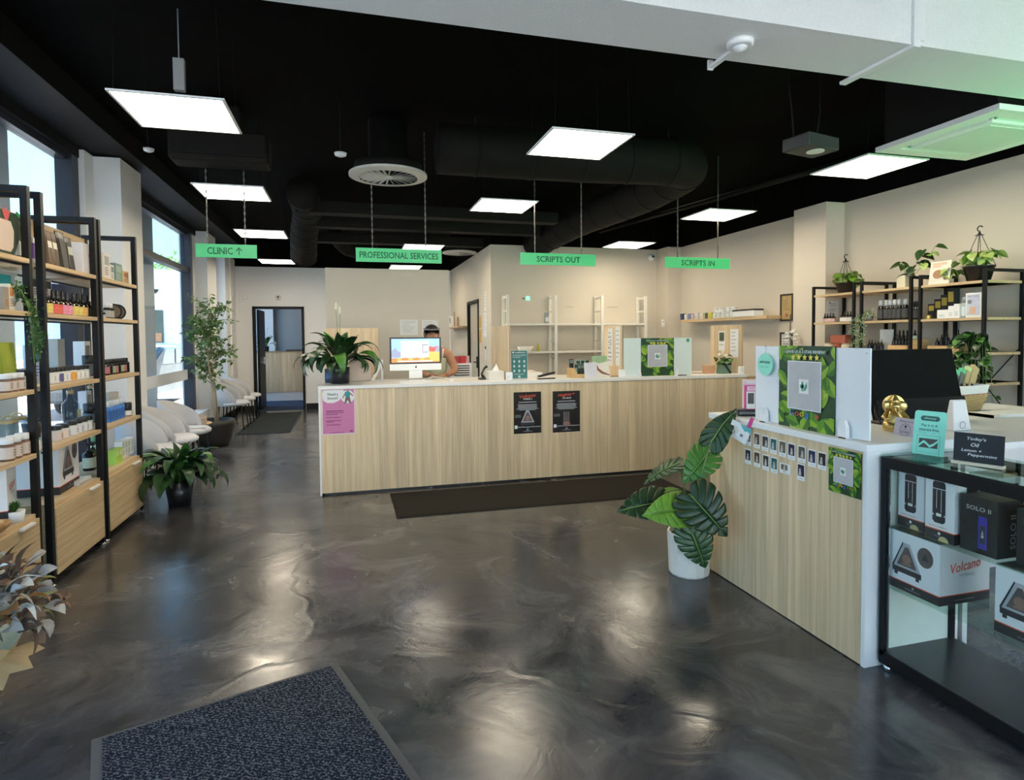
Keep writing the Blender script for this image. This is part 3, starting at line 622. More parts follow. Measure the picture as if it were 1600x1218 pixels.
# ------------------------------------------------------------------ mats
mt = thing('floor_mat', 'dark brown mat along the front of the long counter', 'mat', (0.36, 4.99, 0)); MB().bx(0.02, 2.75, 0.02, 0.79, 0.0, 0.009).build('pile', MATBRN, mt); MB().bx(0, 2.77, 0, 0.81, 0, 0.006).build('border', RUBBER if False else MATBRN, mt)
mt = thing('floor_mat', 'dark grey green mat in front of the clinic door', 'mat', (-1.74, 10.1, 0)); MB().bx(0.02, 0.80, 0.02, 2.72, 0.0, 0.009).build('pile', MATGRN, mt); MB().bx(0, 0.82, 0, 2.74, 0, 0.006).build('border', BLACKP, mt)
c0 = fl0 = at(517, 1043, 2, 0.0); c1 = at(160, 1157, 2, 0.0); c2 = at(640, 1218, 2, 0.0)
ex = (c1-c0).normalized(); rot = math.atan2(ex.y, ex.x)
mt = thing('floor_mat', 'navy flecked entrance mat with grey rubber edge in the foreground', 'mat', (c0.x, c0.y, 0), rot)
L1 = (c1-c0).length
MB().bx(0, L1, 0.0, 1.5, 0, 0.010).build('pile', MATNAVY, mt); MB().bx(-0.034, L1+0.034, -0.022, 1.53, 0, 0.005).build('border', RUBBER, mt)

# ------------------------------------------------------------------ left shelving
def shelf_unit(label, y0, y1):
    s = thing('shelving_unit', label, 'shelves', (-1.95, (y0+y1)/2, 0), group='black framed oak shelves by the window'); w = (y1-y0)/2; p = 0.036
    xf, xb = 0.20, -0.20
    for x in (xf-p, xb):
        for y in (-w, w-p): 
            MB().bx(x, x+p, y, y+p, 0.03, 2.38).build('post', BLACK, s); MB().lathe([(0.02,0),(0.02,0.012),(0.007,0.014),(0.007,0.03)], 10, (x+p/2, y+p/2, 0)).build('foot', CHROME, s)
    for y in (-w, w-p):
        MB().bx(xb+p, xf-p, y, y+p, 2.38-p, 2.38).build('top_rail', BLACK, s); MB().bx(xb+p, xf-p, y, y+p, 0.03, 0.06).build('base_rail', BLACK, s)
    for z in (1.965, 1.665, 1.22, 0.85):
        MB().bx(xb+0.005, xf+0.002, -w+p+0.001, w-p-0.001, z-0.026, z).build('shelf', OAKH, s)
        MB().bx(xf-0.06, xf-0.035, -w+p, w-p, z-0.036, z-0.026).bx(xb+0.02, xb+0.045, -w+p, w-p, z-0.036, z-0.026).build('shelf_rail', BLACK, s)
    MB().bx(xb+0.01, xb+0.028, -w+p, w-p, 1.98, 2.345).build('back_board', OAKH, s)
    d = MB().bx(xb+0.01, xf-0.014, -w+p+0.002, w-p-0.002, 0.06, 0.50).build('cabinet', OAKH, s)
    dr = MB().bx(xf-0.012, xf+0.006, -w+p+0.004, w-p-0.004, 0.065, 0.475).build('drawer', OAKH, s)
    MB().bx(xf+0.006, xf+0.03, 0.12, 0.26, 0.462, 0.478).build('handle', WHITE, dr, bevel=0.004)
    return s
shelf_unit('black framed oak shelving unit cut by the left edge of the picture', 3.29, 4.07)
shelf_unit('black framed oak shelving unit in the middle of the left row', 4.19, 5.005)
shelf_unit('black framed oak shelving unit nearest the white pier', 5.045, 5.86)

# ------------------------------------------------------------------ right shelving
def wall_unit(label, y0, y1):
    s = thing('shelving_unit', label, 'shelves', (5.15, (y0+y1)/2, 0), group='black framed oak shelves on the right wall'); w = (y1-y0)/2; p = 0.024
    xf, xb = -0.20, 0.235
    for x in (xf, xb-p):
        for y in (-w, w-p): MB().bx(x, x+p, y, y+p, 0.0, 2.02).build('post', BLACK, s)
    for y in (-w, w-p): MB().bx(xf+p, xb-p, y, y+p, 2.02-p, 2.02).build('top_rail', BLACK, s); MB().bx(xf+p, xb-p, y, y+p, 0.0, 0.03).build('base_rail', BLACK, s)
    for z in (1.925, 1.625, 1.34, 1.09, 0.7, 0.3):
        MB().bx(xf+0.004, xb-0.004, -w+p+0.001 if y0 > 3.7 else -w-0.01, w-p-0.001, z-0.022, z).build('shelf', OAKH, s) if y0 > 3.7 else MB().bx(xf+0.036, xb-0.036, -w-0.001, w-p-0.001, z-0.022, z).bx(xf+0.004, xb-0.004, -w+p+0.001, w-p-0.001, z-0.022, z).build('shelf', OAKH, s)
    for a, b in (((-w+0.03, 0.72), (w-0.03, 1.36)), ((-w+0.03, 1.36), (w-0.03, 0.72))): MB().bar((xb-0.012, a[0], a[1]), (xb-0.012, b[0], b[1]), 0.012, 0.004).build('cross_brace', BLACK, s)
    return s
wall_unit('black framed shelving unit on the right wall, farthest, beside the pier', 4.955, 5.525)
wall_unit('black framed shelving unit on the right wall, middle one', 4.315, 4.885)
wall_unit('black framed shelving unit on the right wall, nearest, with ivy', 3.66, 4.245)

# ------------------------------------------------------------------ white stock shelves on the back wall
WSH = mat('cream_shelf', (0.86, 0.83, 0.74), 0.55, var=0.02)
s = thing('stock_shelves', 'empty cream slatted stock shelving along the back wall', 'shelves', (0, 0, 0))
xs = (2.40, 3.19, 3.99, 4.77)
for x in xs:
    for y in (9.03, 9.31): MB().bx(x-0.022, x+0.022, y-0.018, y+0.018, 0, 2.15).build('post', WSH, s)
    for z in (2.12, 1.90, 1.66, 1.42, 1.18, 0.9, 0.5): MB().bx(x-0.01, x+0.01, 9.046, 9.294, z-0.014, z+0.014).build('rung', WSH, s)
for i in range(3):
    for z in (1.705, 1.262, 0.82):
        MB().bx(xs[i]+0.023, xs[i+1]-0.023, 9.02, 9.32, z-0.030, z).build('shelf', WSH, s)
sm = MB(); lb = thing('shelf_tag', 'small printed label on the wall above the middle stock shelf', 'label', at(891, 479.5, 1, YB-0.004)); MB().bx(-0.07, 0.07, -0.002, 0.002, -0.012, 0.012).build('card', WALL, lb); text('Dispensed', 0, 0, 0.11, 0.016, -0.003, INK, lb)
lb = thing('shelf_tag', 'small printed label on the wall above the right stock shelf', 'label', at(957, 479.5, 1, YB-0.004)); MB().bx(-0.1, 0.1, -0.002, 0.002, -0.012, 0.012).build('card', WALL, lb); text('To be collected', 0, 0, 0.17, 0.016, -0.003, INK, lb)

# divider boards on the counter
def divider(label, x, y1):
    d = thing('divider_board', label, 'divider', (x, 6.0, 1.045)); L = y1-6.0
    board_run(d, 0.0, L, -0.012, 'x', 0.0, 0.57, int(x*100), 0.1, 0.2); MB().bx(0.002, 0.018, 0.0, L, 0, 0.57).build('panel', OAKR, d)
    MB().bx(-0.035, 0.035, -0.012, 0.02, 0, 0.085).build('bracket', WHITE, d, bevel=0.006); return d
divider('upright oak divider board behind the tissue box', 1.605, 6.72)
d2b = divider('upright oak divider board with two notices, left of the leaf screen', 2.885, 6.44)
d3b = divider('upright oak divider board with two notices at the right end', 4.40, 6.60)
d0 = thing('divider_board', 'oak divider board behind the plant at the left end', 'divider', (0.03, 7.1, 0.0)); board_run(d0, -0.29, 0.30, 0.0, 'y', 0.1, 1.61, 5, 0.1, 0.16); MB().bx(-0.29, 0.30, 0.014, 0.03, 0.0, 1.61).build('panel', OAKR, d0)

# floating shelf
fs = thing('floating_shelf', 'thick oak floating shelf on the right wall', 'shelf', (5.28, 7.56, 1.70)); MB().bx(-0.12, 0.12, -1.02, 1.02, 0, 0.045).build('board', OAKH, fs); MB().bx(0.08, 0.12, -0.9, 0.9, -0.012, 0.0).build('bracket', WHITE, fs)
# small shelf in the corridor
fs = thing('small_shelf', 'small shelf with sticks and a clock in the corridor', 'shelf', (2.12, 12.0, 1.68)); MB().bx(-0.1, 0.09, -0.75, 0.75, 0, 0.03).build('board', OAKR, fs); MB().bx(0.05, 0.09, -0.7, 0.7, -0.05, 0).build('bracket', OAKR, fs)
o = thing('reed_diffuser', 'boxy diffuser with upright reeds on the corridor shelf', 'diffuser', (2.10, 12.35, 1.71)); MB().bx(-0.06, 0.06, -0.12, 0.12, 0, 0.22).build('box', WPAINT, o); MB().bx(-0.063, -0.06, -0.05, 0.05, 0.08, 0.18).build('print', GREYINK, o); MB().bx(-0.015, 0.015, -0.2, -0.17, 0, 0.3).bx(-0.015, 0.015, -0.6, -0.57, 0, 0.18).build('reed', OAKR, o)

# clinic counter, through the door
cc = thing('clinic_counter', 'oak clad reception counter seen through the clinic doorway', 'counter', (0, 0, 0))
MB().bx(-2.35, -0.3, 15.32, 15.9, 0.21, 1.17).build('carcass', OAKR, cc); board_run(cc, -2.35, -0.3, 15.305, 'y', 0.21, 1.165, 31, 0.08, 0.14); MB().bx(-2.35, -0.3, 15.33, 15.9, 0.0, 0.21).build('plinth', WHITE, cc); MB().bx(-2.36, -0.3, 15.29, 15.92, 1.17, 1.19).build('worktop', OAKR, cc)
o = thing('tray', 'flat black tray on the clinic counter', 'tray', (-1.25, 15.5, 1.19)); MB().bx(-0.22, 0.35, -0.1, 0.1, 0, 0.02).bx(-0.22, 0.35, -0.1, -0.09, 0.02, 0.035).build('tray_body', BLACKP, o); MB().bx(-0.22, 0.35, 0.09, 0.1, 0.02, 0.035).build('lip', BLACKP, o)
o = thing('spray_bottle', 'clear spray bottle on the clinic counter', 'bottle', (-1.72, 15.45, 1.19)); MB().lathe([(0.03,0),(0.03,0.13),(0.012,0.17)], 12).build('body', mat('milky_clear', (0.7,0.74,0.75), 0.2), o); MB().bx(-0.015, 0.03, -0.012, 0.012, 0.17, 0.23).build('pump', WPAINT, o)

# white desk cabinet at the right with its things
dk = thing('desk_cabinet', 'low white drawer cabinet behind the display case', 'cabinet', (0, 0, 0))
MB().bx(2.95, 4.80, 2.84, 3.50, 0.0, 0.925).build('body', WHITE, dk); MB().bx(2.93, 4.82, 2.80, 3.52, 0.925, 0.95).build('top', WHITE, dk)
for a, b in ((2.97, 3.55), (3.56, 4.16), (4.17, 4.78)):
    for z0, z1 in ((0.06, 0.34), (0.35, 0.62), (0.63, 0.915)):
        q = MB().bx(a, b, 2.822, 2.838, z0, z1).build('drawer', WHITE, dk); MB().bx((a+b)/2-0.09, (a+b)/2+0.09, 2.80, 2.822, z1-0.03, z1-0.018).build('handle', WHITE, q)
# ------------------------------------------------------------------ goods: makers (each builds one thing at its base)
def new(name, cat): return thing(name, 'goods', cat)
def mk_jar(r, h, cap, body, lab, capf=0.28, name='jar', cat='jar'):
    def f():
        o = new(name, cat); hb = h*(1-capf)
        MB().lathe([(r*0.92,0),(r,0.004),(r,hb*0.9),(r*0.8,hb)], 14).build('body', body, o)
        MB().lathe([(r*0.9,hb),(r*0.93,hb+0.003),(r*0.93,h-0.003),(r*0.86,h)], 14).build('lid', cap, o)
        MB().lathe([(r+0.0008,hb*0.12),(r+0.0008,hb*0.82)], 14, cap=False).build('paper_label', lab, o)
        b = MB(); 
        for k in range(3): b.bx(r+0.001, r+0.0016, -r*0.3, r*0.3, hb*(0.3+0.15*k), hb*(0.36+0.15*k))
        for a in range(0, 360, 90):
            pass
        b.v = [tuple(v) for v in b.v]; b.build('label_print', GREYINK, o)
        return o
    return f
def mk_dropper(r, h, body, lab, cap=None):
    cap = cap or BLACKP
    def f():
        o = new('dropper_bottle', 'bottle'); hb = h*0.58
        MB().lathe([(r*0.95,0),(r,0.004),(r,hb*0.86),(r*0.5,hb)], 12).build('body', body, o)
        MB().lathe([(r*0.55,hb),(r*0.55,h*0.72),(r*0.3,h*0.74),(r*0.3,h*0.94),(r*0.12,h)], 10).build('dropper_cap', cap, o)
        MB().lathe([(r+0.0008,hb*0.08),(r+0.0008,hb*0.72)], 12, cap=False).build('paper_label', lab, o); return o
    return f
def mk_pump(r, h, body, lab, pump=None, sq=False):
    pump = pump or BLACKP
    def f():
        o = new('pump_bottle', 'bottle'); hb = h*0.7
        MB().lathe([(r*0.95,0),(r,0.005),(r,hb*0.88),(r*0.45,hb)], 4 if sq else 14).build('body', body, o)
        b = MB().lathe([(r*0.42,hb),(r*0.42,hb+h*0.08),(r*0.14,hb+h*0.09),(r*0.14,h*0.92)], 10); b.bx(-r*0.3, r*0.95, -r*0.2, r*0.2, h*0.92, h); b.build('pump', pump, o)
        MB().lathe([(r+0.001,hb*0.15),(r+0.001,hb*0.7)], 4 if sq else 14, cap=False).build('paper_label', lab, o); return o
    return f
def mk_spray(r, h, body, cap, lab):
    def f():
        o = new('spray_bottle', 'bottle'); hb = h*0.72
        MB().lathe([(r*0.95,0),(r,0.004),(r,hb*0.94),(r*0.7,hb)], 14).build('body', body, o)
        MB().lathe([(r*0.66,hb),(r*0.66,h*0.97),(r*0.5,h)], 12).build('cap', cap, o)
        MB().lathe([(r+0.0008,hb*0.15),(r+0.0008,hb*0.75)], 14, cap=False).build('paper_label', lab, o); return o
    return f
def mk_carton(w, d, h, body, pr=None, pr2=None, name='carton', face='+x', cat='box'):
    """w across the front, d deep; the front faces local -y"""
    def f():
        o = new(name, cat); MB().bx(-w/2, w/2, -d/2, d/2, 0, h).build('box', body, o, bevel=0.0015)
        if pr: MB().rect(-w*0.36, w*0.36, h*0.55, h*0.88, -d/2-0.0006).build('front_print', pr, o)
        if pr2:
            b = MB(); rr = random.Random(int(h*1000)); lines(b, -w*0.34, w*0.34, h*0.14, h*0.46, 4, -d/2-0.0006, 0, rr); b.build('small_print', pr2, o)
        return o
    return f
def mk_pouch(w, d, h, body, lab):
    def f():
        o = new('pouch', 'bag'); vs_ = []; n = 7
        for j in range(n):
            t = j/(n-1); dd = d*(1-t)**0.7/2+0.002; ww = w/2*(1-0.06*math.sin(PI*t))
            for (sx, sy) in ((-1,-0.6),(-0.6,-1),(0.6,-1),(1,-0.6),(1,0.6),(0.6,1),(-0.6,1),(-1,0.6)): vs_.append((sx*ww, sy*dd, t*h))
        fs = [(j*8+i, j*8+(i+1)%8, (j+1)*8+(i+1)%8, (j+1)*8+i) for j in range(n-1) for i in range(8)]; fs += [tuple(range(8))[::-1], tuple((n-1)*8+i for i in range(8))]
        MB().add(vs_, fs).build('bag', body, o)
        b = MB(); b.add([(-w*0.33,-d*0.47,h*0.12),(w*0.33,-d*0.47,h*0.12),(w*0.33,-d*0.26,h*0.72),(-w*0.33,-d*0.26,h*0.72)], [(0,1,2,3)]); b.build('paper_label', lab, o)
        MB().bx(-w*0.5, w*0.5, -0.003, 0.003, h*0.93, h).build('seal_strip', body, o); return o
    return f
LZ = dict(top=1.965, second=1.665, third=1.22, fourth=0.85, drawer=0.5)
def ly(px, x=-1.85): return at(px, 520, 0, x).y
def ry(px, x=5.06): return at(px, 500, 0, x).y
LR = R(90); RR = R(-90)
def lput(key, maker, px, shelf, label, x=-1.84, group=None, rz=LR, dy=0.0):
    return item(key, maker, label, (x, ly(px, x)+dy, LZ[shelf]+0.0003), rz, group)
def lrow(key, maker, pxs, shelf, desc, where, group, x=-1.84):
    for i, px in enumerate(pxs): item(key, maker, '%s, %s from left %s' % (desc, ORD[i], where), (x, ly(px, x), LZ[shelf]+0.0003), LR-PI/2, group)

M_ = mat
WJAR = M_('white_jar_label', (0.80, 0.79, 0.77), 0.5); LAV = M_('lavender_label', (0.10, 0.10, 0.32), 0.5); ORNG = M_('orange_label', (0.80, 0.36, 0.04), 0.5)
SMOKE = M_('smoky_jar', (0.10, 0.10, 0.11), 0.2); MILK = M_('milky_jar', (0.66, 0.66, 0.64), 0.3)
YEL = M_('yellow_label', (0.70, 0.58, 0.16), 0.5, var=0.4, scale=90); RED = M_('red_label', (0.72, 0.13, 0.10), 0.5, var=0.5, scale=90); PINK = M_('pink_label', (0.78, 0.28, 0.42), 0.5, var=0.4, scale=90); AMB = M_('amber_label', (0.78, 0.42, 0.14), 0.5, var=0.4, scale=90)
DKGRN = M_('dark_green_print', (0.03, 0.06, 0.035), 0.5); SAGE = M_('sage_green_card', (0.17, 0.26, 0.22), 0.6); NAVY = M_('navy_card', (0.03, 0.055, 0.14), 0.45); BROWNP = M_('brown_print', (0.36, 0.16, 0.07), 0.6); BLUE = M_('blue_label', (0.05, 0.20, 0.55), 0.4); LIME = M_('lime_card', (0.42, 0.66, 0.10), 0.5); PURP = M_('purple_plastic', (0.20, 0.07, 0.40), 0.35); TEAL = M_('turquoise_card', (0.05, 0.62, 0.62), 0.5); OLIVE = M_('olive_lime_bag', (0.38, 0.46, 0.05), 0.7); SAND = M_('sand_card', (0.62, 0.46, 0.24), 0.7); GREYC = M_('grey_carton', (0.42, 0.43, 0.41), 0.6)
CLEARJ = glass('jar_glass', (0.80, 0.86, 0.87))

# -- middle unit, top shelf
lput('pouch_brown', mk_pouch(0.085, 0.06, 0.23, M_('brown_pouch', (0.10,0.055,0.03),0.5), CREAM), 78, 'top', 'slim brown pouch with cream label, leftmost on the middle unit top shelf')
lput('pouch_brown', None, 86, 'top', 'slim brown pouch with cream label, second on the middle unit top shelf')
lput('pouch_black', mk_pouch(0.12, 0.08, 0.25, M_('black_pouch', (0.028,0.026,0.022),0.35), M_('dark_panel',(0.05,0.05,0.045),0.4)), 97, 'top', 'wide black pouch on the middle unit top shelf')
lput('pouch_green', mk_pouch(0.11, 0.07, 0.235, M_('black_pouch2', (0.04,0.03,0.028),0.35), M_('pale_green_label',(0.55,0.60,0.50),0.5)), 109, 'top', 'dark pouch with pale green and white label on the middle unit top shelf')
o = new('boxed_set', 'box'); o['label'] = 'white carton with red script lettering on the middle unit top shelf'; o.location = (-1.86, ly(131), LZ['top']); o.rotation_euler = (0,0,LR)
MB().bx(-0.14, 0.14, -0.07, 0.07, 0, 0.22).build('box', M_('pale_lilac_card',(0.70,0.68,0.70),0.5), o, bevel=0.002); text('V360', 0.0, 0.14, 0.10, 0.026, -0.0708, REDINK, o, slant=0.3); MB().rect(0.07, 0.135, 0.0, 0.12, -0.0706).build('front_print', GREYINK, o); MB().rect(-0.03,-0.01,0.09,0.105,-0.0706).build('small_mark', GREYINK, o)
# -- third unit, top shelf
lput('tallcarton', mk_carton(0.13, 0.09, 0.205, M_('cream_card',(0.72,0.69,0.62),0.6), MIDGREY, GREYINK), 160, 'top', 'tall grey and cream carton at the left of the third unit top shelf')
lput('smallcarton', mk_carton(0.07, 0.07, 0.13, MILK, SAGE, GREYINK), 171, 'top', 'small grey carton beside the green one on the third unit top shelf')
lput('greencarton', mk_carton(0.15, 0.07, 0.155, SAGE, M_('pale_sage',(0.30,0.40,0.35),0.6), M_('pale_sage',(0,0,0))), 181, 'top', 'sage green carton on the third unit top shelf')
lput('browncarton', mk_carton(0.14, 0.05, 0.115, SAND, BROWNP, BROWNP), 194, 'top', 'tan carton with brown pattern at the right of the third unit top shelf')
# -- first unit, top shelf
o = new('seed_bag', 'bag'); o['label'] = 'large green black bag with red flower print at the left edge'; o.location = (-1.86, ly(22), LZ['top']); o.rotation_euler = (0,0,LR)
MB().bx(-0.20, 0.125, -0.05, 0.05, 0, 0.26).build('bag', DKGRN, o, bevel=0.02)
b = MB(); b.flat([(-0.2,0.03),(-0.09,0.03),(-0.06,0.06),(-0.05,0.15),(-0.08,0.2),(-0.2,0.2)], -0.0508); b.build('pale_panel', M_('pale_pink_print',(0.62,0.50,0.42),0.6), o)
b = MB(); b.flat([(-0.14,0.20),(-0.11,0.20),(-0.08,0.26),(-0.11,0.25),(-0.125,0.28),(-0.14,0.25),(-0.17,0.26)], -0.0512); b.build('flower_print', M_('rose_print',(0.55,0.10,0.10),0.6), o)
b = MB(); b.flat([(-0.05,0.02),(0.1,0.03),(0.11,0.07),(0.0,0.11)], -0.0512); b.build('grey_print', MILK, o)
text('GREEN', 0.055, 0.205, 0.09, 0.022, -0.0516, M_('muted_gold',(0.35,0.33,0.2),0.6), o); text('TEA', 0.065, 0.172, 0.07, 0.022, -0.0516, MATS['muted_gold'], o)
MB().flat([(-0.03,0.25),(0.12,0.205),(0.12,0.225),(-0.02,0.27)], -0.0514).build('green_stripe', M_('vivid_green',(0.05,0.55,0.12),0.5), o)
o = lput('purplebottle', mk_pump(0.032, 0.24, MILK, PURP, PURP), 53, 'top', 'white and purple pump bottle beside the left post, top shelf', dy=-0.03)
# -- second shelf
o = new('display_carton', 'box'); o['label'] = 'white display carton with black header on the middle unit second shelf'; o.location = (-1.95, ly(84), LZ['second']); o.rotation_euler = (0,0,LR)
MB().bx(-0.14, 0.14, -0.04, 0.04, 0, 0.23).build('box', PAPER, o); MB().rect(-0.14, 0.135, 0.175, 0.225, -0.0405).build('header', INK, o); text('wellbeing', 0, 0.2, 0.13, 0.022, -0.041, PAPER, o); b = MB(); lines(b, -0.1, 0.1, 0.12, 0.165, 3, -0.0405, 0, random.Random(1)); b.build('small_print', GREYINK, o)
o = new('display_carton', 'box'); o['label'] = 'large navy display carton behind the dropper bottles on the second shelf'; o.location = (-1.97, ly(122), LZ['second']); o.rotation_euler = (0,0,LR)
MB().bx(-0.16, 0.19, -0.05, 0.05, 0, 0.22).build('box', NAVY, o, bevel=0.002); text('sleep', -0.02, 0.16, 0.12, 0.03, -0.0515, M_('pale_blue_ink',(0.10,0.16,0.30),0.5), o); MB().rect(-0.14, 0.17, 0.03, 0.09, -0.0508).build('front_print', M_('mid_navy',(0.06,0.10,0.22),0.5), o)
for key, lab, px, word in (('dr_y', YEL, 75, 'yellow'), ('dr_r', RED, 84, 'red'), ('dr_r2', RED, 91, 'red'), ('dr_p', PINK, 99, 'pink'), ('dr_p2', PINK, 106, 'pink'), ('dr_g', YEL, 116, 'yellow'), ('dr_g2', YEL, 123, 'yellow'), ('dr_a', AMB, 131, 'amber'), ('dr_k', DKGRN, 139, 'dark')):
    w = {'dr_y':'leftmost of the middle unit row','dr_r':'left one of the red pair','dr_r2':'right one of the red pair','dr_p':'left one of the pink pair','dr_p2':'right one of the pink pair','dr_g':'left of the yellow pair before the navy carton','dr_g2':'right of the yellow pair before the navy carton','dr_a':'only one in its row','dr_k':'rightmost of the middle unit row'}[key]
    lput(key[:4].rstrip('2'), mk_dropper(0.031, 0.165, AMBER, lab), px, 'second', '%s label dropper bottle, %s' % (word, w), group='dropper bottles on the middle unit')
lput('tin_s', mk_jar(0.022, 0.05, BLACKP, BOTBLK, GREYC), 161, 'second', 'tiny black tin on the third unit second shelf', rz=0)
lrow('wcap', mk_spray(0.026, 0.125, BOTBLK, WPAINT, GREYC), (168, 173.5), 'second', 'small black bottle with white cap', 'on third unit second shelf', 'white capped black bottles')
def mk_roundtin():
    o = new('round_tin', 'tin'); M = Matrix.Rotation(R(90), 4, 'Y')
    for nm, r0, x0, x1, m in (('tin_body', 0.065, -0.012, 0.012, BOTBLK), ('tin_face', 0.05, 0.012, 0.0135, M_('tin_bronze',(0.12,0.085,0.05),0.4))):
        b = MB().lathe([(r0, x0), (r0, x1)], 20); b.v = [tuple((M @ Vector(v)) + Vector((0,0,0.066))) for v in b.v]; b.build(nm, m, o)
    return o
for i, px in enumerate((180, 186)): item('rtin', mk_roundtin, 'round black tin standing on edge, %s of two' % ('left' if i == 0 else 'right'), (-1.86, ly(px), LZ['second']+0.0005), R(-50), 'round tins')
lput('teabox', mk_carton(0.065, 0.06, 0.15, CREAM, M_('tea_orange',(0.72,0.30,0.12),0.6), BROWNP), 11, 'second', 'cream tea carton with orange band at the left edge', dy=0)
lput('greytea', mk_carton(0.05, 0.06, 0.13, M_('taupe',(0.36,0.30,0.24),0.6), None, BROWNP), 2.5, 'second', 'taupe carton cut by the left picture edge, second shelf')
o = new('display_board', 'sign'); o['label'] = 'turquoise and white card above the tea cartons at the left'; o.location = (-2.05, ly(16,-2.05), LZ['second']); o.rotation_euler = (0,0,LR); MB().bx(-0.2, 0.11, 0, 0.006, 0, 0.262).build('card', PAPER, o); MB().rect(-0.2, 0.03, 0.17, 0.245, -0.001).build('turquoise_print', TEAL, o)
# -- third shelf
lrow('vit', mk_jar(0.026, 0.105, BLACKP, MILK, WJAR), (76.5, 82.5), 'third', 'small white labelled bottle with black cap', 'middle unit third shelf', 'small supplement bottles')
lput('vitlav', mk_jar(0.026, 0.105, BLACKP, MILK, LAV), 89.5, 'third', 'small bottle with dark violet label on the third shelf', group='small supplement bottles', rz=0)
for i, px in enumerate((95.5, 101.5)): lput('vit', None, px, 'third', 'small white labelled bottle, %s right of the violet one' % ORD[i], group='small supplement bottles', rz=0)
lput('vitor', mk_jar(0.028, 0.105, BLACKP, MILK, ORNG), 110, 'third', 'small bottle with orange label on the third shelf', group='small supplement bottles', rz=0)
for i, px in enumerate((117, 124, 131)): lput('vit2', mk_jar(0.027, 0.10, BLACKP, MILK, WJAR), px, 'third', 'small white labelled bottle, %s right of the orange one' % ORD[i], group='small supplement bottles', rz=0)
lput('bigblk', mk_jar(0.042, 0.16, BLACKP, SMOKE, M_('slate_label',(0.10,0.13,0.16),0.5), 0.4), 136, 'third', 'tall dark jar with wide black lid, left of two at the middle unit third shelf', x=-1.97, rz=0, group='tall dark jars')
lput('bigblk', None, 143, 'third', 'tall dark jar with wide black lid, right of two at the middle unit third shelf', x=-1.97, rz=0, group='tall dark jars')
lput('tallwhite', mk_carton(0.11, 0.08, 0.27, PAPER, GREYINK, GREYINK), 127, 'third', 'tall white carton behind the supplement bottles', x=-2.05)
lput('tallgrey', mk_carton(0.11, 0.08, 0.29, GREYC, None, MIDGREY), 85, 'third', 'tall plain grey carton behind the supplement bottles', x=-2.02)
for i, px in enumerate((163, 167.5, 172, 176.5, 181, 185.5, 190, 194.5)): lput('blkrow%d' % (i % 3), mk_spray(0.030, 0.125, BOTBLK, BLACKP, [M_('dusky_pink',(0.45,0.16,0.18),0.5), BOTBLK, M_('pale_green_tag',(0.30,0.42,0.24),0.5)][i % 3]), px, 'third', 'black bottle, %s from left in the third unit row of eight' % ORD[i], x=-1.86, group='row of black bottles', rz=0)
lput('lime_bag', mk_pouch(0.22, 0.08, 0.27, OLIVE, OLIVE), 4, 'third', 'big lime green bag at the left picture edge', x=-1.95)
lrow('wtub', mk_jar(0.032, 0.10, WPAINT, M_('brown_jar',(0.20,0.10,0.06),0.3), PEACH), (4, 14, 25), 'third', 'brown jar with pink beige label', 'first unit third shelf', 'pink beige jars', x=-1.80)
lrow('bkt', mk_jar(0.035, 0.11, BLACKP, MILK, WJAR, 0.32), (34, 43), 'third', 'white labelled jar with black lid', 'by the first post', 'black lidded jars on first unit', x=-1.84)
lput('dried_pot', mk_carton(0.09, 0.07, 0.10, M_('brown_card',(0.36,0.24,0.15),0.7)), 36, 'third', 'brown carton behind the black lidded jars', x=-2.03)
lput('tallblue', mk_carton(0.09, 0.06, 0.25, M_('pale_blue_card',(0.60,0.70,0.80),0.6), BLUE, BLUE), 58, 'third', 'pale blue carton seen between the two left posts', x=-2.0, dy=-0.08)
# -- fourth shelf
lrow('pjar', mk_jar(0.040, 0.10, BLACKP, MILK, M_('pinkish_label',(0.74,0.62,0.58),0.5)), (80, 92), 'fourth', 'jar with pinkish label and black lid', 'middle unit fourth shelf', 'pinkish jars')
lrow('bjar', mk_jar(0.038, 0.10, BLACKP, MILK, M_('pale_grey_label',(0.70,0.72,0.76),0.5)), (106, 114.5, 123, 131), 'fourth', 'jar with pale grey label and black lid', 'middle unit fourth shelf', 'pale grey jars')
lput('bigblk2', mk_jar(0.052, 0.15, BLACKP, BOTBLK, M_('slate_label',(0,0,0)), 0.42), 137, 'fourth', 'wide black jar with black lid, left of two on the fourth shelf', x=-1.98, rz=0, group='wide black jars')
lput('bigblk2', None, 145, 'fourth', 'wide black jar with black lid, right of two on the fourth shelf', x=-1.98, rz=0, group='wide black jars')
def mk_glassbottle():
    o = new('glass_bottle', 'bottle'); MB().lathe([(0.05,0),(0.055,0.01),(0.055,0.17),(0.02,0.215),(0.02,0.25)], 18).build('body', CLEARJ, o); MB().lathe([(0.024,0.25),(0.024,0.275)], 12).build('cork', KRAFT, o)
    MB().bx(0.0555, 0.057, -0.03, 0.03, 0.04, 0.13).build('paper_label', M_('yellow_green_label',(0.55,0.56,0.30),0.5), o); MB().tube([(0,-0.03,0.24),(0,-0.045,0.27),(0,0,0.30),(0,0.045,0.27),(0,0.03,0.24)], 0.004, 6).build('handle', CHROME, o); return o
for px, x, w in ((106, -2.02, 'left one behind the pale grey jars'), (139, -2.06, 'right one behind the wide black jars')): item('gbot', mk_glassbottle, 'clear glass bottle with cork and wire handle, %s' % w, (x, ly(px, x), LZ['fourth']+0.0004), 0, 'clear glass bottles')
lput('tallwhite2', mk_carton(0.10, 0.06, 0.24, M_('pale_lilac_card',(0,0,0)), GREYINK, GREYINK), 129, 'fourth', 'tall pale carton with dark picture on the fourth shelf', x=-2.06)
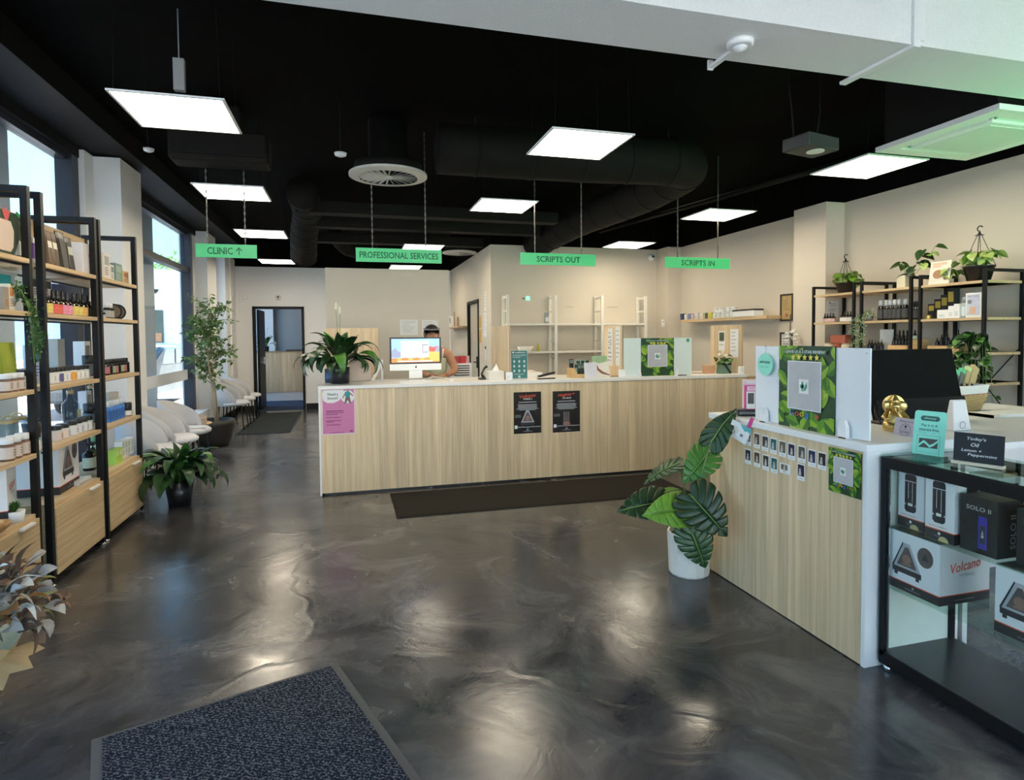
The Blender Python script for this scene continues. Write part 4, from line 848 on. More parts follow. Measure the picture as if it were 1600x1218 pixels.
for i, px in enumerate((165, 170, 175, 180, 185.5)): lput('bluetube', mk_spray(0.026, 0.165, BLUE, WPAINT, M_('deep_blue_label',(0.03,0.12,0.38),0.4)), px, 'fourth', 'blue spray tube with white cap, %s from left of five' % ORD[i], group='row of blue spray tubes', rz=0, x=-1.84)
lput('tubebox', mk_carton(0.20, 0.05, 0.21, M_('cream_card',(0,0,0)), None, None), 170, 'fourth', 'cream carton standing behind the blue spray tubes', x=-1.93)
lput('blkjar3', mk_jar(0.042, 0.115, BLACKP, BOTBLK, WJAR, 0.5), 194, 'fourth', 'black jar at the right of the blue spray tubes', rz=0)
lrow('pbl', mk_jar(0.036, 0.125, WPAINT, M_('brown_jar',(0,0,0)), PEACH), (3, 15, 28), 'fourth', 'jar with white lid and pink beige label', 'first unit fourth shelf', 'pink beige jars lower', x=-1.80)
def mk_storage():
    o = new('storage_jar', 'jar'); MB().lathe([(0.05,0),(0.055,0.01),(0.055,0.13),(0.046,0.15)], 18).build('glass_body', CLEARJ, o); MB().lathe([(0.05,0.15),(0.05,0.17)], 18).build('lid', KRAFT, o); MB().tube([(0.03*math.cos(a*PI/6),0,0.175+0.02*math.sin(a*PI/6)) for a in range(7)], 0.004, 6).build('knob_ring', GOLD, o); return o
for i, (px, x) in enumerate(((6, -2.0), (21, -2.03))): item('stor', mk_storage, 'clear storage jar with wooden lid, %s of two behind the beige jars' % ('left' if i == 0 else 'right'), (x, ly(px, x), LZ['fourth']+0.0004), 0, 'storage jars')
lput('whitebox4', mk_carton(0.08, 0.06, 0.06, PAPER, None, None), 42, 'fourth', 'low white carton by the first unit right post', x=-1.80)
# -- on the drawers
def device_print(o, y, s, x0, z0, lid=True):
    """the triangular appliance pictured on a carton front"""
    b = MB(); Q = lambda pts: [(x0+p[0]*s, z0+p[1]*s) for p in pts]
    b.flat(Q([(-0.42,0.16),(0.42,0.16),(0.42,0.30),(-0.42,0.30)]), y, 0); b.flat(Q([(-0.40,0.30),(0.40,0.30),(0.08,0.98),(-0.08,0.98)]), y, 1); b.flat(Q([(-0.29,0.36),(0.29,0.36),(0.05,0.88),(-0.05,0.88)]), y-0.0004, 2)
    b.flat(Q([(-0.36,0.08),(-0.26,0.08),(-0.26,0.16),(-0.36,0.16)]), y, 0); b.flat(Q([(0.26,0.08),(0.36,0.08),(0.36,0.16),(0.26,0.16)]), y, 0); b.flat(Q([(-0.43,0.30),(-0.38,0.30),(-0.10,0.96),(-0.12,1.0)]), y-0.0005, 0)
    b.disc(x0, z0+0.56*s, 0.13*s, 0.12*s, y-0.0008, 3); b.rect(x0-0.14*s, x0+0.14*s, z0+0.40*s, z0+0.45*s, y-0.0008, 3)
    if lid: b.disc(x0+0.52*s, z0+0.78*s, 0.22*s, 0.26*s, y, 2); b.flat(Q([(0.42,0.70),(0.62,0.70),(0.52,0.88)]), y-0.0004, 0)
    b.build('device_picture', [M_('device_black',(0.03,0.03,0.035),0.4), M_('device_silver',(0.45,0.46,0.48),0.4), M_('device_dark',(0.11,0.085,0.08),0.4), M_('device_brown',(0.28,0.16,0.12),0.4)], o)
def appliance_carton(label, loc, rz, wf, ws, h, front='device', group='appliance cartons'):
    """front faces local -y; the right side faces local +x"""
    o = thing('appliance_carton', label, 'box', loc, rz, group)
    MB().bx(-wf/2, wf/2, 0, ws, 0, h).build('box', CARD, o, bevel=0.0015)
    MB().bx(-wf/2-0.0006, wf/2+0.0006, -0.0006, ws+0.0006, 0.001, h*0.15).build('black_base_band', INK, o); MB().bx(-wf/2-0.0007, wf/2+0.0007, -0.0007, ws+0.0007, h*0.15, h*0.165).build('red_line', REDINK, o)
    device_print(o, -0.0012, h*(0.72 if wf > h else 0.64), -wf*(0.06 if wf > h else 0.13), h*0.20, lid=True)
    text('STORZ & BICKEL', 0, h*0.06, wf*0.3, h*0.02, -0.0016, MIDGREY, o, 'maker_name'); MB().disc(0, h*0.105, h*0.02, None, -0.0016).build('maker_emblem', MIDGREY, o)
    # logotype on the side: a holder turned so that its -y is this box's +x
    s = thing('side_print', None, None, (wf/2, ws/2, 0), R(90)); s.parent = o
    text('Volcano', 0.0, h*0.62, ws*0.62, h*0.16, -0.0016, REDINK, s, 'red_logotype', slant=0.25, tilt=R(7)); text('HYBRID', 0.01, h*0.47, ws*0.30, h*0.05, -0.0016, MIDGREY, s, 'grey_word'); text('VAPORIZER', 0, h*0.07, ws*0.4, h*0.02, -0.0016, MIDGREY, s, 'small_words')
    return o
appliance_carton('white appliance carton with triangular device, on the middle unit drawer top', (-1.83, ly(101,-1.83), 0.5004), LR+R(4), 0.36, 0.26, 0.325)
o = appliance_carton('white appliance carton with red script, on the first unit drawer top', (-1.93, 3.80, 0.5304), LR+R(-75), 0.26, 0.24, 0.27); 
o = thing('riser', 'grey display riser under the white carton with red script', 'riser', (-1.98, 3.83, 0.5002), LR); MB().bx(-0.18, 0.17, -0.16, 0.14, 0, 0.029).build('slab', MILK, o); MB().bx(-0.18, 0.17, -0.165, -0.16, 0.0, 0.012).build('front_lip', GREYC, o)
o = new('riser', 'riser'); o['label'] = 'low grey riser under the pump bottles'; o.location = (-1.90, 4.81, 0.5002); o.rotation_euler = (0,0,LR); MB().bx(-0.09, 0.1, -0.1, 0.1, 0, 0.03).build('slab', MILK, o); MB().bx(-0.09, 0.1, -0.104, -0.1, 0, 0.015).build('front_lip', GREYC, o)
for i, (px, m) in enumerate(((131, BOTBLK), (137, M_('green_bottle',(0.10,0.20,0.06),0.2)))): item('pump%d' % i, mk_pump(0.042, 0.20, m, M_('pale_green_label2',(0.52,0.60,0.46),0.5), BLACKP), '%s pump bottle with pale label on the middle unit drawer top' % ('black' if i == 0 else 'green'), (-1.88, ly(px,-1.88)+0.02, 0.5305), 0, 'pump bottles')
lput('tallclear', mk_jar(0.035, 0.22, M_('green_lid',(0.12,0.26,0.10),0.4), M_('pale_glass',(0.55,0.62,0.58),0.15), M_('pale_green_label2',(0,0,0))), 143.5, 'drawer', 'tall pale bottle with green lid beside the right post', x=-2.05, rz=0)
for i, px in enumerate((171, 176.5)): lput('limebox', mk_carton(0.075, 0.06, [0.12, 0.10][0], LIME, M_('pale_lime',(0.62,0.78,0.35),0.5), None), px, 'drawer', 'lime green carton, %s of two on the third unit drawer top' % ('left' if i == 0 else 'right'), group='lime cartons')
for i, px in enumerate((181, 185.5, 190, 195)): lput('wcart', mk_carton(0.055, 0.06, 0.145, PAPER, M_('pale_green_label2',(0,0,0)), GREYINK), px, 'drawer', 'slim white carton, %s of four on the third unit drawer top' % ORD[i], x=-1.88, group='slim white cartons')
o = new('wooden_bowl', 'bowl'); o['label'] = 'small wooden bowl at the left edge on the drawer top'; o.location = (-1.80, 3.70, 0.5003); MB().lathe([(0.03,0),(0.055,0.02),(0.065,0.05),(0.06,0.05),(0.05,0.022),(0.001,0.01)], 18).build('bowl', wood('bowl_wood',(0.5,0.25,0.08),(0.65,0.36,0.14),20,20,20), o); MB().sphere((0,0,0.045),0.04,sz=0.5).build('contents', KRAFT, o)

# ------------------------------------------------------------------ goods on the right wall shelves
def rput(key, maker, px, z, label, x=5.06, group=None, rz=RR): return item(key, maker, label, (x, ry(px, x), z+0.0004), rz, group)
SKIN2 = WJAR
for i, px in enumerate((1289, 1293, 1297.5, 1302)): rput('rdr', mk_dropper(0.020, 0.10, AMBER, M_('red_white_label',(0.70,0.45,0.42),0.5,var=0.5,scale=120)), px, 1.625, 'dropper bottle with red and white label, %s of four' % ORD[i], group='red white dropper bottles')
for i, px in enumerate((1315.5, 1320, 1324.5, 1329)): rput('rdw', mk_dropper(0.021, 0.11, AMBER, WJAR), px, 1.625, 'dropper bottle with white label beside the post, %s of four' % ORD[i], group='white dropper bottles')
for i, px in enumerate((1376, 1385, 1391, 1398, 1405, 1414)): rput('rspray', mk_spray(0.028, 0.20, BOTBLK, WPAINT, M_('charcoal_label',(0.06,0.06,0.06),0.5)), px, 1.625, 'tall black bottle with white cap, %s from left on the right wall' % ORD[i], group='white capped black bottles on right wall')
for i, px in enumerate((1430, 1434)): rput('rspray2', mk_spray(0.026, 0.17, BOTBLK, BLACKP, MATS['charcoal_label']), px, 1.625, 'all black bottle between the two shelf posts, %s of two' % ('left' if i == 0 else 'right'), group='black bottles between posts', x=5.1)
for i, (px, h) in enumerate(((1459, 0.14), (1469, 0.18), (1479, 0.215), (1489, 0.27))): rput('stair%d' % i, mk_carton(0.07, 0.06, h, INK, M_('yellow_print',(0.55,0.40,0.06),0.5), None), px, 1.625, 'black carton with yellow foot, %s step of the rising row' % ORD[i], x=5.16, group='rising black cartons')
for i, px in enumerate((1450, 1453)): rput('gjar', mk_jar(0.02, 0.035, GOLD, GOLD, M_('yellow_print',(0,0,0))), px-2*i+1, 1.625, 'tiny golden jar, %s of two left of the rising cartons' % ('left' if i == 0 else 'right'), x=5.02+0.06*i, group='tiny golden jars')
for i, (px, w, h) in enumerate(((1476, 0.10, 0.075), (1489, 0.05, 0.105), (1498, 0.05, 0.12))): rput('wc%d' % i, mk_carton(w, 0.05, h, PAPER, None, M_('pale_blue_print',(0.45,0.52,0.65),0.5)), px, 1.625, ['wide low white carton', 'middle height white carton', 'tallest white carton'][i]+' in front of the rising black cartons', x=5.0, group='white cosmetic cartons')
rput('toner', mk_spray(0.028, 0.175, M_('pale_teal_bottle',(0.45,0.52,0.50),0.2), MIDGREY, M_('white_band',(0.7,0.75,0.74),0.4)), 1507, 1.625, 'pale bottle with grey cap right of the white cartons', x=5.02)
o = new('framed_card', 'sign'); o['label'] = 'printed card in a clear stand beside the nearest post'; o.location = (4.99, ry(1521, 4.99), 1.6255); o.rotation_euler = (0,0,RR); MB().bx(-0.065, 0.062, -0.003, 0.003, 0, 0.205).build('card', PAPER, o); MB().rect(-0.055, 0.052, 0.02, 0.19, -0.004).build('pale_print', M_('lilac_print',(0.55,0.58,0.72),0.5,var=0.3,scale=20), o); MB().disc(-0.03, 0.13, 0.018, None, -0.005).build('dark_spot', GREYINK, o); MB().rect(-0.03,0.02,0.03,0.09,-0.005).build('orange_figure', M_('peach_print',(0.7,0.45,0.3),0.5), o); text('NATURAL', 0, 0.175, 0.09, 0.012, -0.005, GREYINK, o); MB().bx(-0.066, 0.063, -0.03, 0.03, 0, 0.003).build('stand_foot', GLASSM, o)
# third shelf
for i, px in enumerate((1297, 1324)): rput('rtinr', mk_jar(0.055, 0.062, M_('tan_lid',(0.42,0.28,0.18),0.5), M_('cream_tin',(0.74,0.66,0.48),0.5), M_('cream_tin',(0,0,0)), 0.2, 'round_box', 'box'), px, 1.34, 'round cream box with tan lid, %s of two' % ('left' if i == 0 else 'right'), group='round cream boxes')
RUST = M_('rust_card', (0.42, 0.12, 0.07), 0.6)
rput('rust', mk_carton(0.20, 0.12, 0.085, RUST, None, None), 1316, 1.4035, 'rust red carton stacked across the round boxes', x=5.08)
rput('rust2', mk_carton(0.05, 0.08, 0.06, RUST, None, None), 1309.5, 1.34, 'small rust red carton between the round boxes', x=5.02)
for i, px in enumerate((1359, 1363, 1368, 1373, 1378)): rput('rsm', mk_dropper(0.019, [0.10, 0.12][0], AMBER, BOTBLK), px, 1.34, 'dark dropper bottle, %s in the group left of the white sign' % ORD[i], x=5.03+0.03*(i % 2), group='dark droppers by the ivy sign')
o = new('price_sign', 'sign'); o['label'] = 'small white sign standing behind the dark bottles'; o.location = (5.16, ry(1386, 5.16), 1.3404); o.rotation_euler = (0,0,RR); MB().bx(-0.075, 0.075, -0.004, 0.004, 0.0, 0.2).build('card', PAPER, o); MB().bx(-0.075, 0.075, -0.02, 0.02, 0.0, 0.004).build('foot', PAPER, o)
def tray(label, px0, px1, x=5.05):
    y0, y1 = ry(px1, x), ry(px0, x); o = thing('oil_rack', label, 'rack', (x, (y0+y1)/2, 1.3404), RR); w = (y1-y0)/2
    MB().bx(-w, w, -0.05, 0.05, 0, 0.045).build('block', M_('bamboo',(0.66,0.44,0.20),0.5,var=0.12,scale=30), o, bevel=0.003); MB().bx(-w+0.01, w-0.01, -0.045, 0.045, 0.045, 0.047).build('recess', BROWNP, o); return o
tray('bamboo rack of oil bottles on the middle wall unit', 1394, 1424); tray('bamboo rack of oil bottles on the nearest wall unit', 1456, 1506)
for i, px in enumerate((1396.5, 1401.5, 1406.5, 1411.5, 1416.5, 1421.5)): rput('oil%d' % (i % 2), mk_dropper(0.014, [0.075, 0.10][i % 2], AMBER, BOTBLK), px, 1.388, 'small oil bottle, %s in the middle unit bamboo rack' % ORD[i], x=5.05, group='oil bottles in the middle rack')
for i, px in enumerate((1465, 1472, 1480, 1484, 1490, 1498)): rput('oilb%d' % (i % 3), mk_dropper(0.016, [0.07, 0.10, 0.14][i % 3], AMBER, BOTBLK), px, 1.388, 'small oil bottle, %s in the nearest bamboo rack' % ORD[i], x=5.05, group='oil bottles in the nearest rack')
rput('wbox', mk_carton(0.11, 0.09, 0.10, MATS['bamboo'], None, None, 'wooden_box'), 1437, 1.34, 'plain wooden box at the post on the third wall shelf', x=5.1)
rput('oilc', mk_dropper(0.018, 0.09, AMBER, M_('pale_green_label2',(0,0,0))), 1430, 1.441, 'oil bottle standing on the plain wooden box', x=5.08)
for i, px in enumerate((1398, 1404, 1410)): rput('tallam', mk_dropper(0.026, 0.19, AMBER, BOTBLK), px+8, 1.34, 'tall amber bottle behind the middle bamboo rack, %s of three' % ORD[i], x=5.2, group='tall amber bottles')
o = new('woven_basket', 'basket'); o['label'] = 'dark woven basket low on the wall shelf behind the screen'; o.location = (5.12, ry(1491, 5.12), 1.0904); b = MB().lathe([(0.05,0),(0.075,0.05),(0.07,0.1)], 18); b.build('basket', M_('dark_wicker',(0.06,0.035,0.02),0.8,var=0.5,scale=60,bump=0.6), o); MB().lathe([(0.072,0.095),(0.078,0.1),(0.07,0.108)], 18).build('rim', M_('copper_rim',(0.25,0.12,0.06),0.5), o)
# floating shelf goods
FZ = 1.7454
def fy(px): return at(px, 490, 0, 5.24).y
FG = [(1069, 'navy', NAVY, 0.10, 0.06), (1075, 'white', PAPER, 0.085, 0.05), (1081, 'blue', M_('mid_blue_card',(0.16,0.20,0.40),0.5), 0.09, 0.06), (1085.5, 'pink', M_('pale_pink_card',(0.66,0.52,0.50),0.5), 0.08, 0.05), (1092, 'silver', MILK, 0.10, 0.07), (1100, 'cream', CREAM, 0.09, 0.06), (1108, 'dark green', DKGRN, 0.085, 0.05), (1113.5, 'yellow', M_('yellow_card',(0.62,0.56,0.06),0.5), 0.085, 0.08)]
for i, (px, w, m, h, wd) in enumerate(FG): item('fc%d' % i, mk_carton(wd*1.25, 0.06, h, m, None, GREYINK), '%s medicine carton on the floating shelf' % w, (5.22, fy(px), FZ), RR, 'cartons on the floating shelf')
for i, px in enumerate((1121, 1127, 1134, 1141, 1148, 1155)): item('fjar', mk_jar(0.042, 0.075, WPAINT, WPAINT, M_('white_green_label',(0.70,0.74,0.68),0.5)), 'white tub, %s in the front row on the floating shelf' % ORD[i], (5.21, fy(px), FZ), 0, 'white tubs on the floating shelf')
for i, px in enumerate((1124, 1131, 1143, 1150)): item('fjar2', mk_jar(0.042, 0.07, WPAINT, WPAINT, PAPER), 'white tub stacked on the front row, %s from left' % ORD[i], (5.21, fy(px)+0.015, FZ+0.0758), 0, 'white tubs stacked on the floating shelf')
o = thing('flat_box', 'long low white box with dark lid at the floating shelf end', 'box', (5.22, fy(1172), FZ), RR); MB().bx(-0.25, 0.2, -0.07, 0.07, 0, 0.075).build('box', PAPER, o); MB().bx(-0.255, 0.205, -0.074, 0.074, 0.075, 0.095).build('lid', INK, o)

# ------------------------------------------------------------------ in the display case (fronts face the aisle, -x)
def case_box(label, y1, y0, x0, dp, h, z, kind):
    """front from y1 (far) to y0 (near) on x = x0"""
    w = y1-y0; o = thing('product_carton', label, 'box', (x0, (y0+y1)/2, z+0.0004), RR, 'cartons in the display case')
    if kind == 'white':
        MB().bx(-w/2, w/2, 0, dp, 0, h).build('box', CARD, o, bevel=0.001); MB().bx(-w/2-0.0005, w/2+0.0005, -0.0005, dp+0.0005, 0.001, h*0.16).build('black_base_band', INK, o); MB().bx(-w/2-0.0006, w/2+0.0006, -0.0006, dp+0.0006, h*0.16, h*0.175).build('red_line', REDINK, o)
        b = MB(); dv = w*0.44; x = -w*0.02; z0, z1 = h*0.27, h*0.90
        b.flat([(x-dv/2,z0+0.01),(x-dv/2+0.01,z0),(x+dv/2-0.01,z0),(x+dv/2,z0+0.01),(x+dv/2,z1-0.01),(x+dv/2-0.006,z1),(x-dv/2+0.006,z1),(x-dv/2,z1-0.01)], -0.001, 0)
        b.rect(x-dv/2, x+dv/2, z1-0.032, z1-0.029, -0.0014, 1); b.rect(x-dv*0.18-0.001, x-dv*0.18+0.001, z0+0.06, z1-0.035, -0.0014, 1); b.rect(x+dv*0.18-0.001, x+dv*0.18+0.001, z0+0.045, z1-0.035, -0.0014, 1)
        b.rect(x-0.011, x+0.011, z0+0.028, z0+0.040, -0.0014, 1); b.flat([(x-0.028,z0+0.03),(x-0.020,z0+0.03),(x-0.024,z0+0.038)], -0.0014, 1); b.flat([(x+0.020,z0+0.03),(x+0.028,z0+0.03),(x+0.024,z0+0.038)], -0.0014, 1)
        b.build('device_picture', [M_('device_black',(0,0,0)), PAPER], o)
        text('MADE IN GERMANY', -0.005, h*0.215, w*0.62, h*0.016, -0.001, REDINK, o, 'red_small_print'); MB().disc(0, h*0.115, 0.006, None, -0.0014).build('maker_emblem', PAPER, o); text('STORZ & BICKEL', 0, h*0.07, w*0.34, h*0.018, -0.0014, MIDGREY, o, 'maker_name')
        MB().flat([(w*0.15+0.022*math.cos(PI*k/10), 0.001+0.022*math.sin(PI*k/10)) for k in range(11)], -0.0018).build('gold_seal', M_('gold_seal',(0.62,0.50,0.24),0.4), o)
        s = thing('side_print', None, None, (w/2, dp/2, 0), R(90)); s.parent = o
        MB().rect(-dp*0.05, dp*0.4, h*0.55, h*0.9, -0.0012).build('device_picture', MATS['device_black'], s); text('Mighty', 0.0, h*0.42, dp*0.6, h*0.09, -0.0012, REDINK, s, 'red_logotype', slant=0.2, tilt=R(8)); MB().disc(0.02, h*0.27, 0.009, None, -0.0012).build('emblem', M_('blue_grey',(0.2,0.25,0.4),0.5), s)
    else:
        MB().bx(-w/2, w/2, 0, dp, 0, h).build('box', M_('matt_black_card',(0.014,0.016,0.014),0.5), o, bevel=0.001); MB().rect(-dp*0.1, dp*0.1, 0, 0.01, 0).build('fold', INK, o)
        SIL = M_('silver_ink',(0.52,0.53,0.52),0.45)
        text('SOLO II', 0.0, h*0.80, w*0.66, h*0.075, -0.001, SIL, o, 'silver_lettering')
        b = MB(); b.flat([(0.0,h*0.10),(w*0.24,h*0.10),(w*0.24,h*0.66),(w*0.20,h*0.68),(0.0,h*0.68)], -0.001, 0); b.rect(w*0.05, w*0.19, h*0.2, h*0.52, -0.0014, 1); b.flat([(w*0.09,h*0.36),(w*0.15,h*0.36),(w*0.12,h*0.44)], -0.0018, 2); b.rect(w*0.085, w*0.155, h*0.30, h*0.35, -0.0018, 2)
        b.build('device_picture', [M_('violet_device',(0.06,0.05,0.36),0.35), M_('device_black',(0,0,0)), SIL], o)
        s = thing('side_print', None, None, (w/2, dp/2, 0), R(90)); s.parent = o; text('SOLO II', 0.02, h*0.45, h*0.6, dp*0.24, -0.001, SIL, s, 'silver_lettering', tilt=R(90))
    return o
case_box('white device carton farthest left on the upper glass shelf', 2.078, 1.955, 2.33, 0.13, 0.262, 0.655, 'white')
case_box('white device carton right of the first, beside the black ones', 1.925, 1.800, 2.30, 0.13, 0.270, 0.655, 'white')
case_box('black carton lettered SOLO II with violet device, upper shelf', 1.785, 1.645, 2.31, 0.115, 0.215, 0.655, 'black')
case_box('black carton lettered SOLO II cut by the right edge', 1.600, 1.460, 2.34, 0.115, 0.205, 0.655, 'black')
case_box('white device carton in the back row of the upper shelf', 1.90, 1.78, 2.50, 0.12, 0.262, 0.655, 'white')
case_box('dark carton in the back row of the upper shelf', 1.74, 1.60, 2.50, 0.11, 0.235, 0.655, 'black')
appliance_carton('big white appliance carton with triangular device on the lower glass shelf', (2.30, 1.975, 0.3854), RR, 0.235, 0.27, 0.255)
appliance_carton('second big white appliance carton, cut by the right picture edge', (2.315, 1.535, 0.3854), RR, 0.235, 0.25, 0.255)
# ------------------------------------------------------------------ plants
def blade(pts, widths, fold=0.12, n=None):
    """a leaf along a curve of (r,z) points with half widths; lies in local x,z, width along y"""
    v = []; f = []
    for i, ((r, z), w) in enumerate(zip(pts, widths)):
        j = min(i+1, len(pts)-1); k = max(i-1, 0); d = Vector((pts[j][0]-pts[k][0], 0, pts[j][1]-pts[k][1])).normalized(); up = Vector((-d.z, 0, d.x))
        for s in (-1, 0, 1):
            p = Vector((r, s*w, z)) + (up*(fold*w) if s else Vector()); v.append(p)
    for i in range(len(pts)-1):
        for s in (0, 1): f.append((i*3+s, i*3+s+1, (i+1)*3+s+1, (i+1)*3+s))
    return v, f
def lily_leaf(stem, length, width, arch, rise):
    """thin stem rising outward, then an arching pointed blade"""
    pts = []; ws = []; a = rise; p = [0.0, 0.0]
    for i in range(4): pts.append(tuple(p)); ws.append(0.0025); p = [p[0]+stem/4*math.cos(a), p[1]+stem/4*math.sin(a)]
    n = 9
    for i in range(n+1):
        t = i/n; pts.append(tuple(p)); ws.append(max(0.0008, width*math.sin(PI*min(1, t*0.93+0.05))**0.8*(1-0.35*t)))
        a -= arch/n*(0.5+t); p = [p[0]+length/n*math.cos(a), p[1]+length/n*math.sin(a)]
    b = MB(); v, f = blade(pts, ws, 0.22); b.add(v, f, 0, True); return b
def lily(name, label, loc, potr, poth, n, scale, seed, potm, flowers=0, leafm=LEAF_D, potcone=0.9):
    o = thing(name, label, 'plant', loc); rnd = random.Random(seed)
    MB().lathe([(potr*potcone,0),(potr,poth),(potr*0.94,poth),(potr*0.9,poth*0.9),(0.001,poth*0.88)], 24).build('pot', potm, o)
    MB().lathe([(potr*0.9,poth*0.9),(0.001,poth*0.93)], 16).build('soil', TERR, o)
    kinds = [lily_leaf(0.10, 0.26, 0.044, 1.6, 1.35), lily_leaf(0.13, 0.29, 0.046, 2.4, 1.15), lily_leaf(0.10, 0.28, 0.044, 2.9, 0.80), lily_leaf(0.08, 0.24, 0.038, 0.8, 1.48), lily_leaf(0.14, 0.24, 0.050, 2.3, 0.60)]
    mes = [k.mesh('leaf', leafm) for k in kinds]; mes2 = [k.mesh('leaf', LEAF_M) for k in kinds]
    for i in range(n):
        k = rnd.randrange(5); s = scale*rnd.uniform(0.8, 1.2); a = 2.399*i+rnd.uniform(-0.3, 0.3)
        place((mes2 if rnd.random() < 0.2 else mes)[k], 'leaf', o, (0.03*math.cos(a), 0.03*math.sin(a), poth*0.9), (rnd.uniform(-0.25, 0.25), rnd.uniform(-0.15, 0.2), a), (s, s*rnd.uniform(0.9, 1.2), s))
    for i in range(flowers):
        a = rnd.uniform(0, 6.28); h = 0.45*scale+0.05*i
        q = MB().tube([(0,0,poth*0.9),(0.03*math.cos(a),0.03*math.sin(a),poth+h*0.6),(0.06*math.cos(a),0.06*math.sin(a),poth+h)], 0.0025, 5).build('flower_stem', STEM, o)
        MB().lathe([(0.001,-0.005),(0.013,0.02),(0.010,0.05),(0.001,0.075)], 8, (0.06*math.cos(a),0.06*math.sin(a),poth+h), sy=0.4).build('flower', M_('cream_flower',(0.75,0.74,0.55),0.5), q)
    return o
lily('peace_lily', 'big peace lily in a dark pot on the left end of the counter', (-0.09, 6.22, 1.0455), 0.096, 0.165, 70, 1.16, 5, M_('dark_grey_pot', (0.02, 0.022, 0.028), 0.35), 2, potcone=0.93)
lily('peace_lily', 'bushy peace lily in a black pot on the floor by the shelves', (-1.50, 5.98, 0.0), 0.12, 0.22, 90, 1.12, 9, BLACKP, 0, potcone=0.75)
lily('potted_plant', 'small leafy plant in a black pot on the clinic counter', (-1.93, 15.5, 1.19), 0.075, 0.13, 22, 0.85, 12, BLACKP, 2, LEAF_M)
# tree
o = thing('potted_tree', 'slender tree with small leaves in a large black planter', 'tree', (-1.86, 9.2, 0))
MB().lathe([(0.19,0),(0.235,0.10),(0.265,0.27),(0.275,0.30),(0.275,0.365),(0.25,0.365),(0.245,0.30),(0.001,0.29)], 28).build('planter', M_('black_planter',(0.022,0.018,0.016),0.5), o); MB().lathe([(0.246,0.31),(0.001,0.33)], 20).build('soil', TERR, o)
rnd = random.Random(4)
trunk = [Vector((0.04,0,0.3)), Vector((0.03,0,0.7)), Vector((-0.02,0.0,1.0)), Vector((-0.05,0,1.3)), Vector((-0.02,0.02,1.65)), Vector((0.02,0.02,1.95))]
MB().tube(trunk, [0.022,0.019,0.016,0.013,0.008,0.003], 8).build('trunk', BARK, o); MB().tube([(0.07,0.0,0.3),(0.06,0.0,0.6),(0.02,0.02,0.95)], [0.009,0.008,0.006], 6).build('trunk', BARK, o)
bb = MB(); fo = MB(); small = MB()
def sprig(base, tip, nl):
    mid = base.lerp(tip, 0.5)+Vector((0,0,0.05)); bb.tube([base, mid, tip], [0.005,0.0035,0.0015], 4)
    for _ in range(nl):
        t = rnd.uniform(0.15, 1.0); p = base.lerp(mid, t*2) if t < 0.5 else mid.lerp(tip, t*2-1)
        d = Vector((rnd.uniform(-1,1), rnd.uniform(-1,1), rnd.uniform(-0.9,0.5))).normalized(); sd = d.cross(Vector((rnd.uniform(-1,1),rnd.uniform(-1,1),1))).normalized(); L = rnd.uniform(0.05, 0.095); q = p+d*0.01
        fo.add([q, q+d*L*0.5+sd*L*0.22, q+d*L, q+d*L*0.5-sd*L*0.22], [(0,1,2,3)], 0)
for i in range(58):
    z = rnd.uniform(0.78, 1.9); k = min(4, int((z-0.3)/0.34)); base = trunk[k].lerp(trunk[k+1], rnd.random()); base.z = z
    a = rnd.uniform(0, 6.28); r = rnd.uniform(0.18, 0.42)*(1.0 if z > 1.0 else 0.75); tip = base+Vector((r*math.cos(a), r*math.sin(a), rnd.uniform(0.02, 0.32))); tip.x = min(max(tip.x, -0.30), 0.42); sprig(base, tip, 26)
tag(bb.build('branches', BARK, o), kind='stuff'); tag(fo.build('foliage', M_('tree_leaf',(0.085,0.165,0.03),0.45,var=0.5,scale=9), o), kind='stuff')
